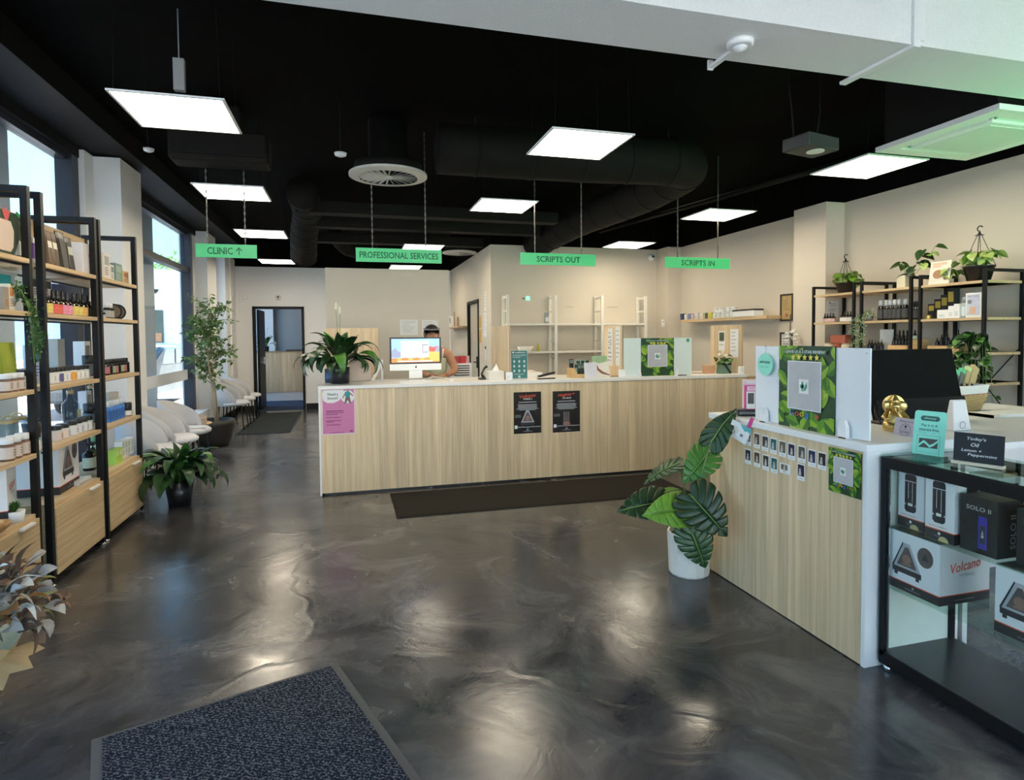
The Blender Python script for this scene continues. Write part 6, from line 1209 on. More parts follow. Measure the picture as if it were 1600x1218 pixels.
def review_poster(o, w, h, seed, loc=(0,0,0), google=True):
    """leafy review poster: lettering, five stars, a plain card in the middle with the green cross and leaf logo"""
    p = thing('review_poster', None, None, loc); p.parent = o
    MB().bx(-w/2, w/2, -0.002, 0, 0, h).build('sheet', LEAFS[4], p); leaf_print(p, w, h, -0.0024, seed)
    y = -0.0095
    MB().rect(-w*0.37, w*0.37, h*0.905, h*0.955, y).build('title_strip', M_('dark_teal_strip',(0.02,0.09,0.07),0.4), p); text('LEAVE US A 5 STAR REVIEW!', 0, h*0.93, w*0.70, h*0.034, y-0.0006, LETG, p)
    b = MB()
    for k in range(5): star(b, (k-2)*w*0.105, h*0.865, w*0.048, y)
    b.build('stars', M_('star_yellow',(0.75,0.62,0.10),0.4), p)
    MB().rect(-w*0.31, w*0.29, h*0.24, h*0.82, y).build('white_border', PAPER, p); MB().rect(-w*0.295, w*0.275, h*0.25, h*0.81, y-0.0005).build('plain_card', CARDG, p)
    x0 = -0.01*w; z0 = h*0.52; MB().rect(x0-w*0.085, x0+w*0.085, z0-h*0.085, z0+h*0.085, y-0.001).build('logo_card', PAPER, p)
    b = MB(); b.rect(x0-w*0.065, x0+w*0.015, z0-h*0.022, z0+h*0.022, y-0.0015, 0); b.rect(x0-w*0.04, x0-w*0.005, z0-h*0.055, z0+h*0.055, y-0.0015, 0); b.flat([(x0,z0-h*0.06),(x0+w*0.04,z0-h*0.04),(x0+w*0.062,z0+h*0.0),(x0+w*0.055,z0+h*0.06),(x0+w*0.03,z0+h*0.01),(x0+w*0.01,z0-h*0.03)], -0.0118, 1); b.build('cross_leaf_logo', [M_('logo_mint',(0.12,0.45,0.30),0.5), LOGOG], p)
    if google:
        cols = ((0.05,0.15,0.55),(0.60,0.07,0.05),(0.70,0.48,0.03),(0.05,0.15,0.55),(0.04,0.35,0.10),(0.60,0.07,0.05))
        for k, ch in enumerate('Google'): text(ch, (k-2.5)*w*0.088, h*0.185-(0.012*h if ch == 'g' else 0)-(0 if ch != 'G' and ch != 'l' else -0.01*h), w*(0.075 if ch != 'l' else 0.02), h*(0.075 if ch in 'Ggl' else 0.05), y-0.0005, M_('multi_ink_%d' % k, cols[k], 0.4), p)
    return p
ACR = M_('white_board', (0.80, 0.83, 0.86), 0.25, var=0.01); ACR2 = M_('mint_white_board', (0.74, 0.83, 0.78), 0.25, var=0.01)
# screen on the long counter
o = thing('counter_screen', 'white screen with green leaf poster on the long counter', 'screen', (3.32, 5.99, 1.0455)); MB().bx(-0.42, 0.42, 0, 0.006, 0.004, 0.425).build('board', ACR2, o)
review_poster(o, 0.405, 0.418, 5, (-0.01, -0.001, 0.006), google=False)
for x in (-0.24, 0.22): MB().prism([(x-0.028,0),(x+0.028,0),(x+0.012,0.085),(x-0.012,0.085)], -0.022, -0.004).build('clip_foot', WPAINT, o)
MB().disc(0.37, 0.395, 0.022, None, -0.001).build('sticker', LOGOG, o); MB().rect(0.352, 0.388, 0.375, 0.39, -0.0014).build('sticker_band', M_('logo_mint',(0,0,0)), o)
# screen on the sales counter
o = thing('counter_screen', 'white screen with green leaf poster on the right counter', 'screen', (2.262, 2.555, 1.0085), RR); MB().bx(-0.40, 0.385, 0, 0.008, 0.006, 0.425).build('board', ACR, o)
review_poster(o, 0.392, 0.435, 8, (-0.005, -0.001, -0.004))
for x, z in ((-0.30, 0), (0.26, 0)): MB().prism([(x-0.026,0),(x+0.026,0),(x+0.024,0.05),(x+0.012,0.085),(x-0.012,0.085),(x-0.024,0.05)], -0.03, -0.010).bx(x-0.022, x+0.022, -0.03, 0.03, 0, 0.006).build('clip_foot', WPAINT, o)
for x in (0.365,): MB().lathe([(0.004,-0.003),(0.004,0.0)], 8, (x, 0, 0.405)).build('screw', CHROME, o)
o = thing('poster', 'small leafy review poster on the right counter front', 'poster', (2.2035, 2.244, 0.756), RR); review_poster(o, 0.19, 0.207, 14)
# polaroids on the counter front
POL = [(1169,672,0),(1183,676,0),(1196,680,0),(1209,684,0),(1223,688,0),(1237,692,0),(1253,696,0),(1269,702,0),(1285,706,0),(1169,701,1),(1183,705,1),(1197,710,1),(1210,714,1),(1227,724,2),(1252,724,1)]
FILM = [M_('photo_dark_%d' % k, c, 0.3, var=0.8, scale=55) for k, c in enumerate(((0.02,0.02,0.03),(0.10,0.05,0.03),(0.05,0.05,0.05),(0.03,0.14,0.13),(0.14,0.11,0.07),(0.025,0.02,0.05),(0.10,0.09,0.08),(0.03,0.03,0.08),(0.03,0.02,0.015)))]
LIGHTP = M_('photo_pale', (0.55, 0.52, 0.48), 0.4, var=0.3, scale=60)
for k, (px, py, kind) in enumerate(POL):
    c = at(px, py, 0, 2.2035); ww, hh = (0.054, 0.086) if kind < 2 else (0.080, 0.054)
    lab = ('instant photo on the counter front, top row, %s from left' % ORD[k]) if kind == 0 else ('instant photo on the counter front, lower row, %s from left' % ORD[k-9])
    if k == 13: lab = 'sideways instant photo on the counter front, lower row'
    if k == 14: lab = 'instant photo hanging lowest and apart at the right of the lower row'
    o = thing('instant_photo', lab, 'photo', (2.2035, c.y, c.z-hh), RR, 'instant photos on the counter'); MB().bx(-ww/2, ww/2, -0.0012, 0, 0, hh).build('card', PAPER, o)
    f = (-ww/2+0.005, ww/2-0.005, hh*0.26, hh-0.006) if kind < 2 else (-ww/2+0.010, ww/2-0.022, hh*0.36, hh-0.006)
    MB().rect(*f, -0.0018).build('picture', FILM[k % 9], o)
    rnd = random.Random(k); cx = rnd.uniform(-0.008, 0.008); cz = hh*0.48; b = MB(); b.disc(cx, cz+0.012, 0.006, 0.008, -0.0022); b.flat([(cx-0.011,cz-0.015),(cx+0.009,cz-0.015),(cx+0.007,cz+0.006),(cx-0.006,cz+0.006)], -0.0022); b.build('pictured_figure', LIGHTP, o)
    MB().rect(-ww*0.2, ww*0.25, hh*0.10, hh*0.12, -0.0018).build('pen_note', GREYINK, o)
# round mint tag hanging on the screen
MINT = M_('mint_card', (0.30, 0.80, 0.62), 0.45)
o = thing('hanging_tag', 'round mint tag hanging from the right counter screen', 'tag', (2.245, 2.852, 1.333), RR)
MB().lathe([(0.062,-0.002),(0.062,0.002)], 32).build('disc', MINT, o, rot=(R(90),0,0)); text('afterpay', 0, 0.012, 0.085, 0.018, -0.003, INK, o); text('here to help', 0, -0.014, 0.06, 0.007, -0.003, LOGOG, o)
MB().tube([(0,0.0,0.06),(0.002,0.004,0.085),(-0.012,0.012,0.105)], 0.0015, 5).build('string', CHROME, o)
# instant film boxes and tag at the far end of the sales counter
MAG = M_('magenta_card', (0.62, 0.06, 0.26), 0.45)
o = thing('film_box', 'magenta instant film packet with photo prints beside the screen', 'box', (2.36, 3.08, 1.0485), R(-20)); MB().bx(-0.055, 0.055, 0, 0.05, 0, 0.145).build('box', MAG, o, bevel=0.002); MB().rect(-0.05, 0.05, 0.115, 0.14, -0.0008).build('white_title', M_('pale_pink_border',(0,0,0)), o); text('INSTANT', 0, 0.128, 0.08, 0.014, -0.0012, MAG, o)
MB().bx(-0.055, -0.005, -0.003, -0.001, 0.005, 0.11).build('photo_card', PAPER, o); MB().rect(-0.048, -0.012, 0.035, 0.10, -0.0036).build('picture', FILM[2], o); MB().bx(0.008, 0.056, -0.003, -0.001, -0.0, 0.085).build('photo_card', PAPER, o); MB().rect(0.013, 0.052, 0.012, 0.07, -0.0036).build('picture', FILM[6], o)
o = thing('film_box', 'pale film packet standing behind the magenta one', 'box', (2.42, 3.17, 1.0085), R(-20)); MB().bx(-0.06, 0.06, 0, 0.05, 0, 0.21).build('box', M_('pale_pink_border',(0,0,0)), o, bevel=0.002); MB().rect(-0.05,0.05,0.19,0.205,-0.001).build('white_title', PAPER, o)
o = thing('camera_bag', 'low black camera case under the magenta packet', 'case', (2.37, 3.10, 1.0084), R(-20)); MB().bx(-0.11, 0.10, -0.035, 0.06, 0, 0.04).build('case', BLACKP, o, bevel=0.008); MB().bx(-0.10, 0.09, -0.037, -0.035, 0.018, 0.022).build('zip', MIDGREY, o)
o = thing('price_tag', 'white price tag on a pink ribbon over the counter end', 'tag', (2.165, 2.97, 0.94), RR, rot=(R(4), R(24), R(-62))); MB().bx(-0.062, 0.062, -0.002, 0, -0.05, 0.05).build('card', PAPER, o); b = MB(); b.flat([(-0.01,0.05),(0.062,0.05),(0.062,0.02),(0.045,0.028),(0.03,0.018),(0.012,0.03)], -0.0026, 0); b.build('teal_corner', M_('teal_print',(0.10,0.45,0.45),0.5), o); MB().rect(0.012, 0.03, -0.02, -0.004, -0.0026).build('dark_stamp', GREYINK, o); b = MB(); lines(b, -0.045, -0.0, -0.03, 0.02, 4, -0.0026, 0, random.Random(1)); b.build('pale_print', M_('peach_print',(0,0,0)), o)
MB().bx(0.028, 0.050, -0.001, 0.002, 0.045, 0.115).build('ribbon', MAG, o)

# ------------------------------------------------------------------ things behind and on the right
o = thing('computer_monitor', 'large black computer monitor seen from behind at the right', 'monitor', (3.40, 2.86, 0.9505), rot=(R(-13), 0, 0)); 
b = MB(); zz = 0.46; b.add([(-0.335,0,0.035),(0.42,0,0.035),(0.335,0,zz),(-0.335,0,zz),(-0.335,0.045,0.035),(0.42,0.045,0.035),(0.335,0.03,zz),(-0.335,0.03,zz)], [(0,1,2,3),(7,6,5,4),(0,4,5,1),(1,5,6,2),(2,6,7,3),(3,7,4,0)])
MB().bx(-0.355, 0.325, -0.012, 0.03, 0.10, zz).build('back_panel', M_('matt_black_plastic',(0.004,0.004,0.0045),0.6,spec=0.12), o, bevel=0.006)
MB().bx(-0.35, 0.345, -0.016, 0.025, 0.03, 0.155).build('lower_panel', M_('monitor_lower',(0.010,0.010,0.011),0.5,spec=0.2), o, bevel=0.006)
MB().lathe([(0.085,-0.022),(0.085,0.0)], 28).build('hub', BLACKP, o, loc=(-0.21,-0.014,0.085), rot=(R(90),0,0)); MB().bx(-0.25, -0.17, 0.03, 0.06, 0.0, 0.25).build('neck', BLACKP, o); MB().bx(-0.33, 0.2, -0.08, 0.12, 0.0, 0.012).build('stand_base', BLACKP, o, rot=(R(13),0,0))
MB().bx(-0.352, 0.322, 0.03, 0.034, 0.035, zz-0.004).build('display_face', INK, o)
for x in (-0.36, -0.33): MB().tube([(x,-0.01,0.12),(x-0.03,-0.03,0.07),(x-0.02,-0.05,0.004)], 0.005, 6).build('cable', BLACKP, o)
# gold elephant-headed figurine
o = thing('figurine', 'small golden seated elephant headed figurine behind the card', 'figurine', (2.66, 2.40, 1.0085), R(-35))
MB().lathe([(0.052,0),(0.055,0.012),(0.045,0.02)], 18).build('base', GOLD, o); MB().lathe([(0.046,0.018),(0.05,0.045),(0.04,0.075),(0.03,0.095),(0.018,0.105)], 16, sy=0.8).build('body', GOLD, o)
b = MB(); b.tube([(-0.045,-0.02,0.03),(-0.03,-0.05,0.028),(0.02,-0.045,0.026)], [0.018,0.016,0.010], 10); b.tube([(0.045,-0.02,0.03),(0.035,-0.052,0.034),(-0.01,-0.05,0.034)], [0.018,0.016,0.010], 10); b.build('crossed_legs', GOLD, o)
for s in (-1, 1): MB().tube([(s*0.032,0,0.092),(s*0.052,-0.012,0.068),(s*0.038,-0.04,0.062)], [0.012,0.010,0.008], 8).build('arm', GOLD, o); MB().sphere((s*0.034, 0.004, 0.125), 0.022, sx=1, sy=0.35, sz=1.1).build('ear', GOLD, o)
MB().sphere((0,-0.004,0.122), 0.027).build('head', GOLD, o); MB().tube([(0,-0.026,0.118),(0.004,-0.042,0.098),(0.012,-0.044,0.078),(0.022,-0.046,0.07)], [0.011,0.009,0.007,0.005], 10).build('trunk', GOLD, o); MB().lathe([(0.024,0.142),(0.020,0.155),(0.012,0.17),(0.003,0.182)], 14).build('crown', GOLD, o)
MB().lathe([(0.05,-0.004),(0.05,0.004)], 24).build('halo', GOLD, o, loc=(0,0.026,0.128), rot=(R(90),0,0))
# cards standing on the display case
LILAC = M_('lilac_card', (0.62, 0.60, 0.78), 0.5)
TZ = ZT+0.0005
def stand_card(name, label, px0, px1, py, h, lean, m, xz=TZ, yaw=None, w=None):
    a = at(px0[0], px0[1], 2, xz); c = at(px1[0], px1[1], 2, xz); d = c-a; ang = math.atan2(d.y, d.x); o = thing(name, label, 'sign', ((a.x+c.x)/2, (a.y+c.y)/2, xz), 0, rot=(R(-lean), 0, ang)); W2 = (w or d.length)/2
    return o, W2
o, w = stand_card('review_card', 'small lilac review card with circle, left of the mint sign', (1393, 690), (1428, 697), 0, 0.125, 12, LILAC)
h = 0.125; MB().bx(-w, w, 0, 0.003, 0, h).build('card', LILAC, o); MB().ring(0, h*0.55, 0.030, 0.0018, -0.0006).build('circle', INK, o); text('Review us on', 0, h*0.88, w*1.2, 0.007, -0.0006, INK, o); text('Google', 0, h*0.47, 0.042, 0.014, -0.0006, GREYINK, o); text('NFC', 0, h*0.60, 0.012, 0.006, -0.0006, INK, o); b = MB(); b.rect(-0.006, 0.006, h*0.65, h*0.72, -0.0006)
for k in range(5): star(b, (k-2)*0.009, h*0.2, 0.0035, -0.0006)
b.rect(-w*0.8, w*0.8, h*0.1, h*0.115, -0.0006); b.build('stars', INK, o)
o, w = stand_card('payment_sign', 'mint sign reading Pay it in 4 interest-free on the case', (1424, 707), (1474, 714), 0, 0.2, 10, MINT); h = 0.192
r = 0.012; cn = [(-w+r,h-r),(w-r,h-r)]; pts = [(-w,0.006),(-w+0.006,0),(w-0.006,0),(w,0.006)]+[(w-r+r*math.cos(a*PI/10), h-r+r*math.sin(a*PI/10)) for a in range(6)]+[(-w+r+r*math.cos(PI/2+a*PI/10), h-r+r*math.sin(PI/2+a*PI/10)) for a in range(6)]
MB().prism(pts, 0, 0.004).build('panel', MINT, o); MB().bx(-w*0.7, w*0.7, 0.004, 0.06, 0, 0.003).build('foot', MINT, o)
q = [(-0.030,h*0.83),(0.030,h*0.83)]; MB().flat([(0.026+0.011*math.cos(a*PI/8-PI/2), h*0.83+0.011*math.sin(a*PI/8-PI/2)) for a in range(9)]+[(-0.026+0.011*math.cos(a*PI/8+PI/2), h*0.83+0.011*math.sin(a*PI/8+PI/2)) for a in range(9)], -0.0006).build('dark_pill', M_('dark_teal_ink',(0.03,0.10,0.08),0.5), o); text('afterpay', 0, h*0.83, 0.046, 0.011, -0.0012, MINT, o)
DT = M_('dark_teal_ink', (0, 0, 0)); text('Pay it in 4,', 0, h*0.665, 0.062, 0.014, -0.0008, DT, o); text('interest-free.', 0, h*0.575, 0.078, 0.013, -0.0008, DT, o)
b = MB(); b.rect(-0.044, -0.012, h*0.50, h*0.505, -0.0006); b.rect(0.012, 0.02, h*0.50, h*0.505, -0.0006)
for (x0, x1, z0, z1) in ((-0.044,-0.0432,0.004,h*0.44), (0.0432,0.044,0.004,h*0.44), (-0.044,0.044,h*0.44,h*0.444)): b.rect(x0, x1, z0, z1, -0.0006)
b.rect(-0.044, 0.044, h*0.055, h*0.058, -0.0006); b.build('thin_lines', DT, o)
MB().rect(-0.036, 0.036, h*0.16, h*0.37, -0.0008).build('picture', M_('bronze_picture',(0.07,0.055,0.045),0.5,var=0.5,scale=40), o)
P = [(-0.036,0.20),(-0.018,0.30),(-0.006,0.26),(0.006,0.20),(0.020,0.24),(0.036,0.33)]; b = MB()
for i in range(5): b.add([(P[i][0],-0.0014,h*(P[i][1]-0.03)),(P[i+1][0],-0.0014,h*(P[i+1][1]-0.03)),(P[i+1][0],-0.0014,h*(P[i+1][1]+0.03)),(P[i][0],-0.0014,h*(P[i][1]+0.03))], [(0,1,2,3)])
b.build('mint_wave', MINT, o)
o, w = stand_card('chalkboard', 'small chalkboard reading Todays Oil Lemon and Peppermint', (1489, 722), (1568, 733), 0, 0.13, 4, BLACKP); h = 0.115
MB().bx(-w, w, 0, 0.005, 0.010, h+0.012).build('slate', M_('slate_board',(0.022,0.025,0.03),0.8,var=0.2), o); MB().bx(-w-0.001, w+0.001, -0.022, 0.024, 0, 0.012).build('wooden_foot', M_('pale_pine',(0.72,0.62,0.46),0.6), o)
CH = M_('chalk', (0.75, 0.76, 0.76), 0.9)
for s, x, z, ww, hh in (("Today's", -0.008, 0.80, 0.78, 0.13), ('Oil', -0.012, 0.60, 0.32, 0.13), ('Lemon +', -0.022, 0.40, 0.80, 0.10), ('Peppermint', 0.014, 0.24, 1.14, 0.12)): text(s, x, 0.012+h*z, w*ww, h*hh, -0.0006, CH, o, 'chalk_lettering', slant=0.25)
o = thing('white_holder', 'tapered white card holder behind the mint sign', 'holder', (3.20, 2.50, 0.9705), 0)
MB().add([(-0.06,-0.03,0),(0.065,-0.03,0),(0.065,0.03,0),(-0.06,0.03,0),(-0.045,-0.012,0.165),(0.045,-0.012,0.165),(0.045,0.012,0.165),(-0.045,0.012,0.165)], [(3,2,1,0),(4,5,6,7),(0,1,5,4),(1,2,6,5),(2,3,7,6),(3,0,4,7)]).build('holder', WHITE, o, bevel=0.006); MB().ring(0, 0.03, 0.02, 0.003, -0.031).build('round_print', GREYINK, o)
o = thing('side_desk', 'white desk top under the tapered holder behind the case', 'desk', (0,0,0)); MB().bx(2.80, 4.10, 2.14, 2.76, 0.94, 0.97).build('desk_top', WHITE, o); MB().bx(2.82, 2.85, 2.16, 2.74, 0, 0.94).bx(4.05, 4.08, 2.16, 2.74, 0, 0.94).build('leg_panel', WHITE, o); MB().bx(2.85, 4.05, 2.70, 2.72, 0.3, 0.94).build('modesty_panel', WHITE, o)
o = thing('notepad', 'white pad lying on the drawer cabinet top', 'notepad', (4.2, 2.95, 0.9504)); MB().bx(-0.22, 0.2, -0.08, 0.09, 0, 0.02).build('pad', PAPER, o); MB().bx(-0.22, -0.17, -0.082, 0.092, 0.0, 0.022).build('binding', CREAM, o)
# wicker basket with packets
o = thing('wicker_basket', 'wicker basket lined with white cloth full of packets', 'basket', (4.17, 3.26, 0.9504), R(8))
WICK = M_('wicker', (0.62, 0.46, 0.22), 0.75, var=0.35, scale=70, bump=0.8)
def rr_box(b, w0, d0, w1, d1, z0, z1, m=0): b.add([(-w0,-d0,z0),(w0,-d0,z0),(w0,d0,z0),(-w0,d0,z0),(-w1,-d1,z1),(w1,-d1,z1),(w1,d1,z1),(-w1,d1,z1)], [(3,2,1,0),(0,1,5,4),(1,2,6,5),(2,3,7,6),(3,0,4,7)], m)
b = MB(); rr_box(b, 0.11, 0.085, 0.145, 0.115, 0, 0.125); b.build('basket', M_('wicker_core',(0.45,0.30,0.13),0.8), o)
b = MB()
for j in range(9):
    z = 0.008+0.0135*j; t = z/0.125; w_, d_ = 0.11+0.035*t+0.002, 0.085+0.03*t+0.002; n = 10
    for (A, B) in (((-w_,-d_),(w_,-d_)), ((w_,-d_),(w_,d_)), ((w_,d_),(-w_,d_)), ((-w_,d_),(-w_,-d_))):
        P = [(A[0]+(B[0]-A[0])*k/n+(0.003 if (k+j) % 2 else -0.001)*(1 if abs(A[0]-B[0]) < 1e-6 else 0)*(1 if A[0] > 0 else -1), A[1]+(B[1]-A[1])*k/n+(0.003 if (k+j) % 2 else -0.001)*(1 if abs(A[1]-B[1]) < 1e-6 else 0)*(1 if A[1] > 0 else -1), z) for k in range(n+1)]; b.tube(P, 0.0055, 4)
tag(b.build('weave', WICK, o), kind='stuff')
b = MB(); rr_box(b, 0.143, 0.113, 0.153, 0.123, 0.118, 0.185); b.build('cloth_lining', PAPER, o, bevel=0.006); b = MB(); rr_box(b, 0.146, 0.116, 0.1475, 0.1175, 0.112, 0.124); b.build('red_trim', M_('red_ribbon',(0.40,0.04,0.05),0.6), o)
def packet(label, x, z, lean, m, capm, h=0.20):
    q = thing('packet', label, 'packet', (4.17+x, 3.25, 0.9504+z), 0, 'packets in the wicker basket', rot=(R(-6), R(lean), R(8))); MB().bx(-0.035, 0.035, -0.012, 0.012, 0, h).build('bag', m, q, bevel=0.004); MB().bx(-0.036, 0.036, -0.013, 0.013, h-0.03, h+0.002).build('top_band', capm, q); MB().rect(-0.02, 0.02, 0.09, 0.13, -0.0126).build('print', INK, q)
GP = M_('grey_packet', (0.16, 0.155, 0.14), 0.5); GT = M_('mint_green_top', (0.15, 0.62, 0.33), 0.5)
for i, (x, lean, m, c, wd) in enumerate(((-0.11, 26, GP, MILK, 'grey packet with white top, leftmost in the wicker basket'), (-0.07, 28, GP, GT, 'grey packet with green top, left one in the wicker basket'), (-0.02, 29, GP, GT, 'grey packet with green top, right one in the wicker basket'), (0.03, 30, KRAFT, M_('pale_lime',(0,0,0)), 'brown packet with lime top in the wicker basket'), (0.075, 31, KRAFT, KRAFT, 'plain brown packet, rightmost in the wicker basket'))): packet(wd, x, 0.07, lean, m, c, 0.215+0.014*i)
# certificates and notices
def frame(label, y0, y1, z0, z1, inner, x=5.396, group=None):
    w, h = y1-y0, z1-z0; o = thing('framed_certificate', label, 'frame', (x, (y0+y1)/2, z0), RR); t = 0.022
    MB().bx(-w/2, w/2, -0.016, 0, 0, t).bx(-w/2, w/2, -0.016, 0, h-t, h).bx(-w/2, -w/2+t, -0.016, 0, t, h-t).bx(w/2-t, w/2, -0.016, 0, t, h-t).build('frame', M_('dark_wood_frame',(0.035,0.02,0.012),0.4), o); MB().bx(-w/2+t, w/2-t, -0.006, 0, t, h-t).build('certificate', inner, o); return o, w, h
o, w, h = frame('dark framed golden certificate with a red seal on the right wall', 6.33, 6.56, 1.667, 2.013, M_('gold_paper',(0.50,0.37,0.15),0.5)); b = MB(); lines(b, -0.07, 0.07, 0.13, 0.27, 7, -0.007, 0, random.Random(4), 0.3); b.build('small_print', BROWNP, o); MB().disc(0, 0.075, 0.024, None, -0.0075).build('red_seal', M_('rust_card',(0,0,0)), o); MB().disc(0,0.295,0.01,None,-0.0075).build('crest', BROWNP, o)
o, w, h = frame('dark framed pale certificate below the golden one', 6.33, 6.56, 1.18, 1.525, PAPER); b = MB(); lines(b, -0.07, 0.07, 0.06, 0.27, 6, -0.007, 0, random.Random(5), 0.3); b.build('small_print', GREYINK, o)
o = thing('white_orchid', 'white flower spray on a tall stem beside the certificates', 'flower', (5.0, 5.90, 0.98)); MB().lathe([(0.05,0),(0.06,0.10),(0.001,0.09)], 14).build('pot', WPAINT, o); MB().tube([(0,0,0.09),(0.0,0.02,0.5),(0.02,0.04,0.75)], 0.006, 6).build('stem', BLACKP, o)
for k in range(9): a = k*2.4; MB().sphere((0.06*math.cos(a), 0.055*math.sin(a), 0.42+0.018*k), 0.032, sy=0.8, sz=0.6, n=8, k=5).build('flower', M_('petal_white',(0.78,0.75,0.68),0.6), o)
o = thing('plant_stand', 'low white stand under the white flower spray', 'stand', (5.0, 5.90, 0)); MB().lathe([(0.15,0),(0.15,0.03),(0.03,0.04),(0.03,0.95),(0.14,0.96),(0.14,0.98)], 18).build('stand', WPAINT, o); MB().lathe([(0.10,0.03),(0.10,0.05)],16).build('foot', WPAINT, o)
o = thing('wall_notice', 'printed notice on the pier beside the wall shelves', 'notice', (4.985+0.24, 5.549, 1.648)); MB().bx(-0.095, 0.075, -0.0015, 0, 0, 0.22).build('paper', PAPER, o); b = MB()
for z, x0, x1, m in ((0.195,-0.05,0.04,0), (0.175,-0.06,0.04,0), (0.162,-0.035,0.01,1), (0.14,-0.055,0.03,1), (0.125,-0.06,0.04,1), (0.11,-0.065,0.03,0), (0.09,-0.05,0.0,1), (0.075,-0.05,0.03,1)): b.rect(x0, x1, z-0.004, z, -0.002, m)
b.disc(-0.045, 0.20, 0.009, None, -0.002, 0); b.rect(-0.075, 0.04, 0.008, 0.05, -0.002, 2); b.build('print', [INK, GREYINK, MIDGREY], o)
o.location.x = 5.155+0.10
def wall_paper(label, loc, rz, w, h, n, seed, m=PAPER, img=None, name='notice'):
    o = thing(name, label, 'notice', loc, rz); MB().bx(-w/2, w/2, -0.0015, 0, 0, h).build('paper', m, o); b = MB(); lines(b, -w*0.38, w*0.38, h*0.12, h*(0.5 if img else 0.9), n, -0.002, 0, random.Random(seed), 0.22); b.build('small_print', M_('faint_ink',(0.42,0.42,0.43),0.7), o)
    if img: MB().rect(-w*0.38, w*0.38, h*0.5, h*0.93, -0.0022).build('picture', img, o)
    return o
wall_paper('faint printed sheet on the white partition, left one', (0.812, 8.398, 1.53), 0, 0.245, 0.215, 9, 2); wall_paper('faint printed sheet on the white partition, right one', (1.104, 8.398, 1.53), 0, 0.23, 0.21, 9, 3)
o = wall_paper('hanging leaflet full of little icons on the second divider', (2.870, 6.27, 1.16), RR, 0.13, 0.42, 6, 4); b = MB(); rnd = random.Random(8)
for r_ in range(7):
    for c_ in range(2): b.rect(-0.045+0.05*c_, -0.045+0.05*c_+rnd.uniform(0.015,0.035), 0.05+0.045*r_, 0.05+0.045*r_+rnd.uniform(0.01,0.025), -0.0026)
b.build('icons', GREYINK, o)
wall_paper('plain notice near the edge of the second divider', (2.870, 6.075, 1.17), RR, 0.11, 0.43, 7, 5)
wall_paper('card with green picture on the right end divider', (4.385, 6.36, 1.31), RR, 0.13, 0.235, 2, 6, img=M_('green_photo',(0.08,0.12,0.07),0.5,var=0.7,scale=25)); wall_paper('white notice beside the green picture on the end divider', (4.385, 6.115, 1.235), RR, 0.15, 0.33, 6, 7)
o = thing('exit_sticker', 'small green glowing marker on the back wall shelf', 'marker', (2.83, YB-0.003, 2.12)); MB().bx(-0.04, 0.03, -0.004, 0, -0.035, 0.03).build('marker', emit('green_glow', (0.25, 0.9, 0.55), 0.35), o); MB().bx(-0.10, -0.06, -0.005, 0, -0.02, 0.01).build('arm', GREYINK, o)
o = thing('wall_phone', 'small white intercom on the back wall beside the screen', 'intercom', (5.05, 8.968, 1.70)); MB().bx(-0.025, 0.025, -0.03, 0, -0.06, 0.06).build('case', WPAINT, o, bevel=0.006); MB().rect(-0.012, 0.004, 0.015, 0.03, -0.0305).build('button', INK, o)
o = thing('light_switch', 'white switch plate on the corridor wall end', 'switch', (2.207, 9.72, 1.28), RR); MB().bx(-0.04, 0.04, -0.008, 0, -0.16, 0.0).build('plate', WPAINT, o); MB().bx(-0.015,0.015,-0.02,-0.008,0.02,0.06).build('black_knob', BLACKP, o)
o = thing('wall_poster', 'narrow yellow poster on the corridor wall beside the door', 'poster', (2.207, 10.15, 1.40), RR); MB().bx(-0.11, 0.06, -0.002, 0, 0, 0.46).build('paper', M_('orange_yellow',(0.66,0.40,0.10),0.6), o); MB().rect(-0.08,0.04,0.22,0.26,-0.003).build('stripe', CREAM, o)
o = wall_paper('pale sheet beside the yellow poster on the corridor wall', (2.207, 9.78, 1.50), RR, 0.24, 0.40, 8, 9); o = wall_paper('upper row of small papers above the pale sheet', (2.207, 9.75, 1.93), RR, 0.14, 0.33, 5, 10)
# stock shelf bits
o = thing('small_box', 'small dark and white box on the top stock shelf', 'box', (3.08, 9.16, 1.7054), 0); MB().bx(-0.03, 0.03, -0.03, 0.03, 0, 0.17).build('box', MIDGREY, o); MB().bx(-0.031, 0.031, -0.032, -0.03, 0.03, 0.10).build('label', PAPER, o)
o = thing('paper_bowl', 'low white tray on the second stock shelf', 'tray', (2.72, 9.16, 1.2624)); MB().lathe([(0.10,0),(0.14,0.08),(0.13,0.08),(0.09,0.01),(0.001,0.01)], 18, sx=1.0, sy=0.6).build('bowl', WSH, o); MB().bx(-0.1,0.1,-0.04,0.04,0.02,0.06).build('contents', PAPER, o)
o = thing('yellow_bottle', 'small yellow bottle beside the tray on the stock shelf', 'bottle', (2.93, 9.14, 1.2624)); MB().lathe([(0.025,0),(0.025,0.08),(0.01,0.1)], 12).build('body', M_('yellow_card',(0,0,0)), o); MB().lathe([(0.012,0.1),(0.012,0.13)], 10).build('cap', M_('yellow_card',(0,0,0)), o)
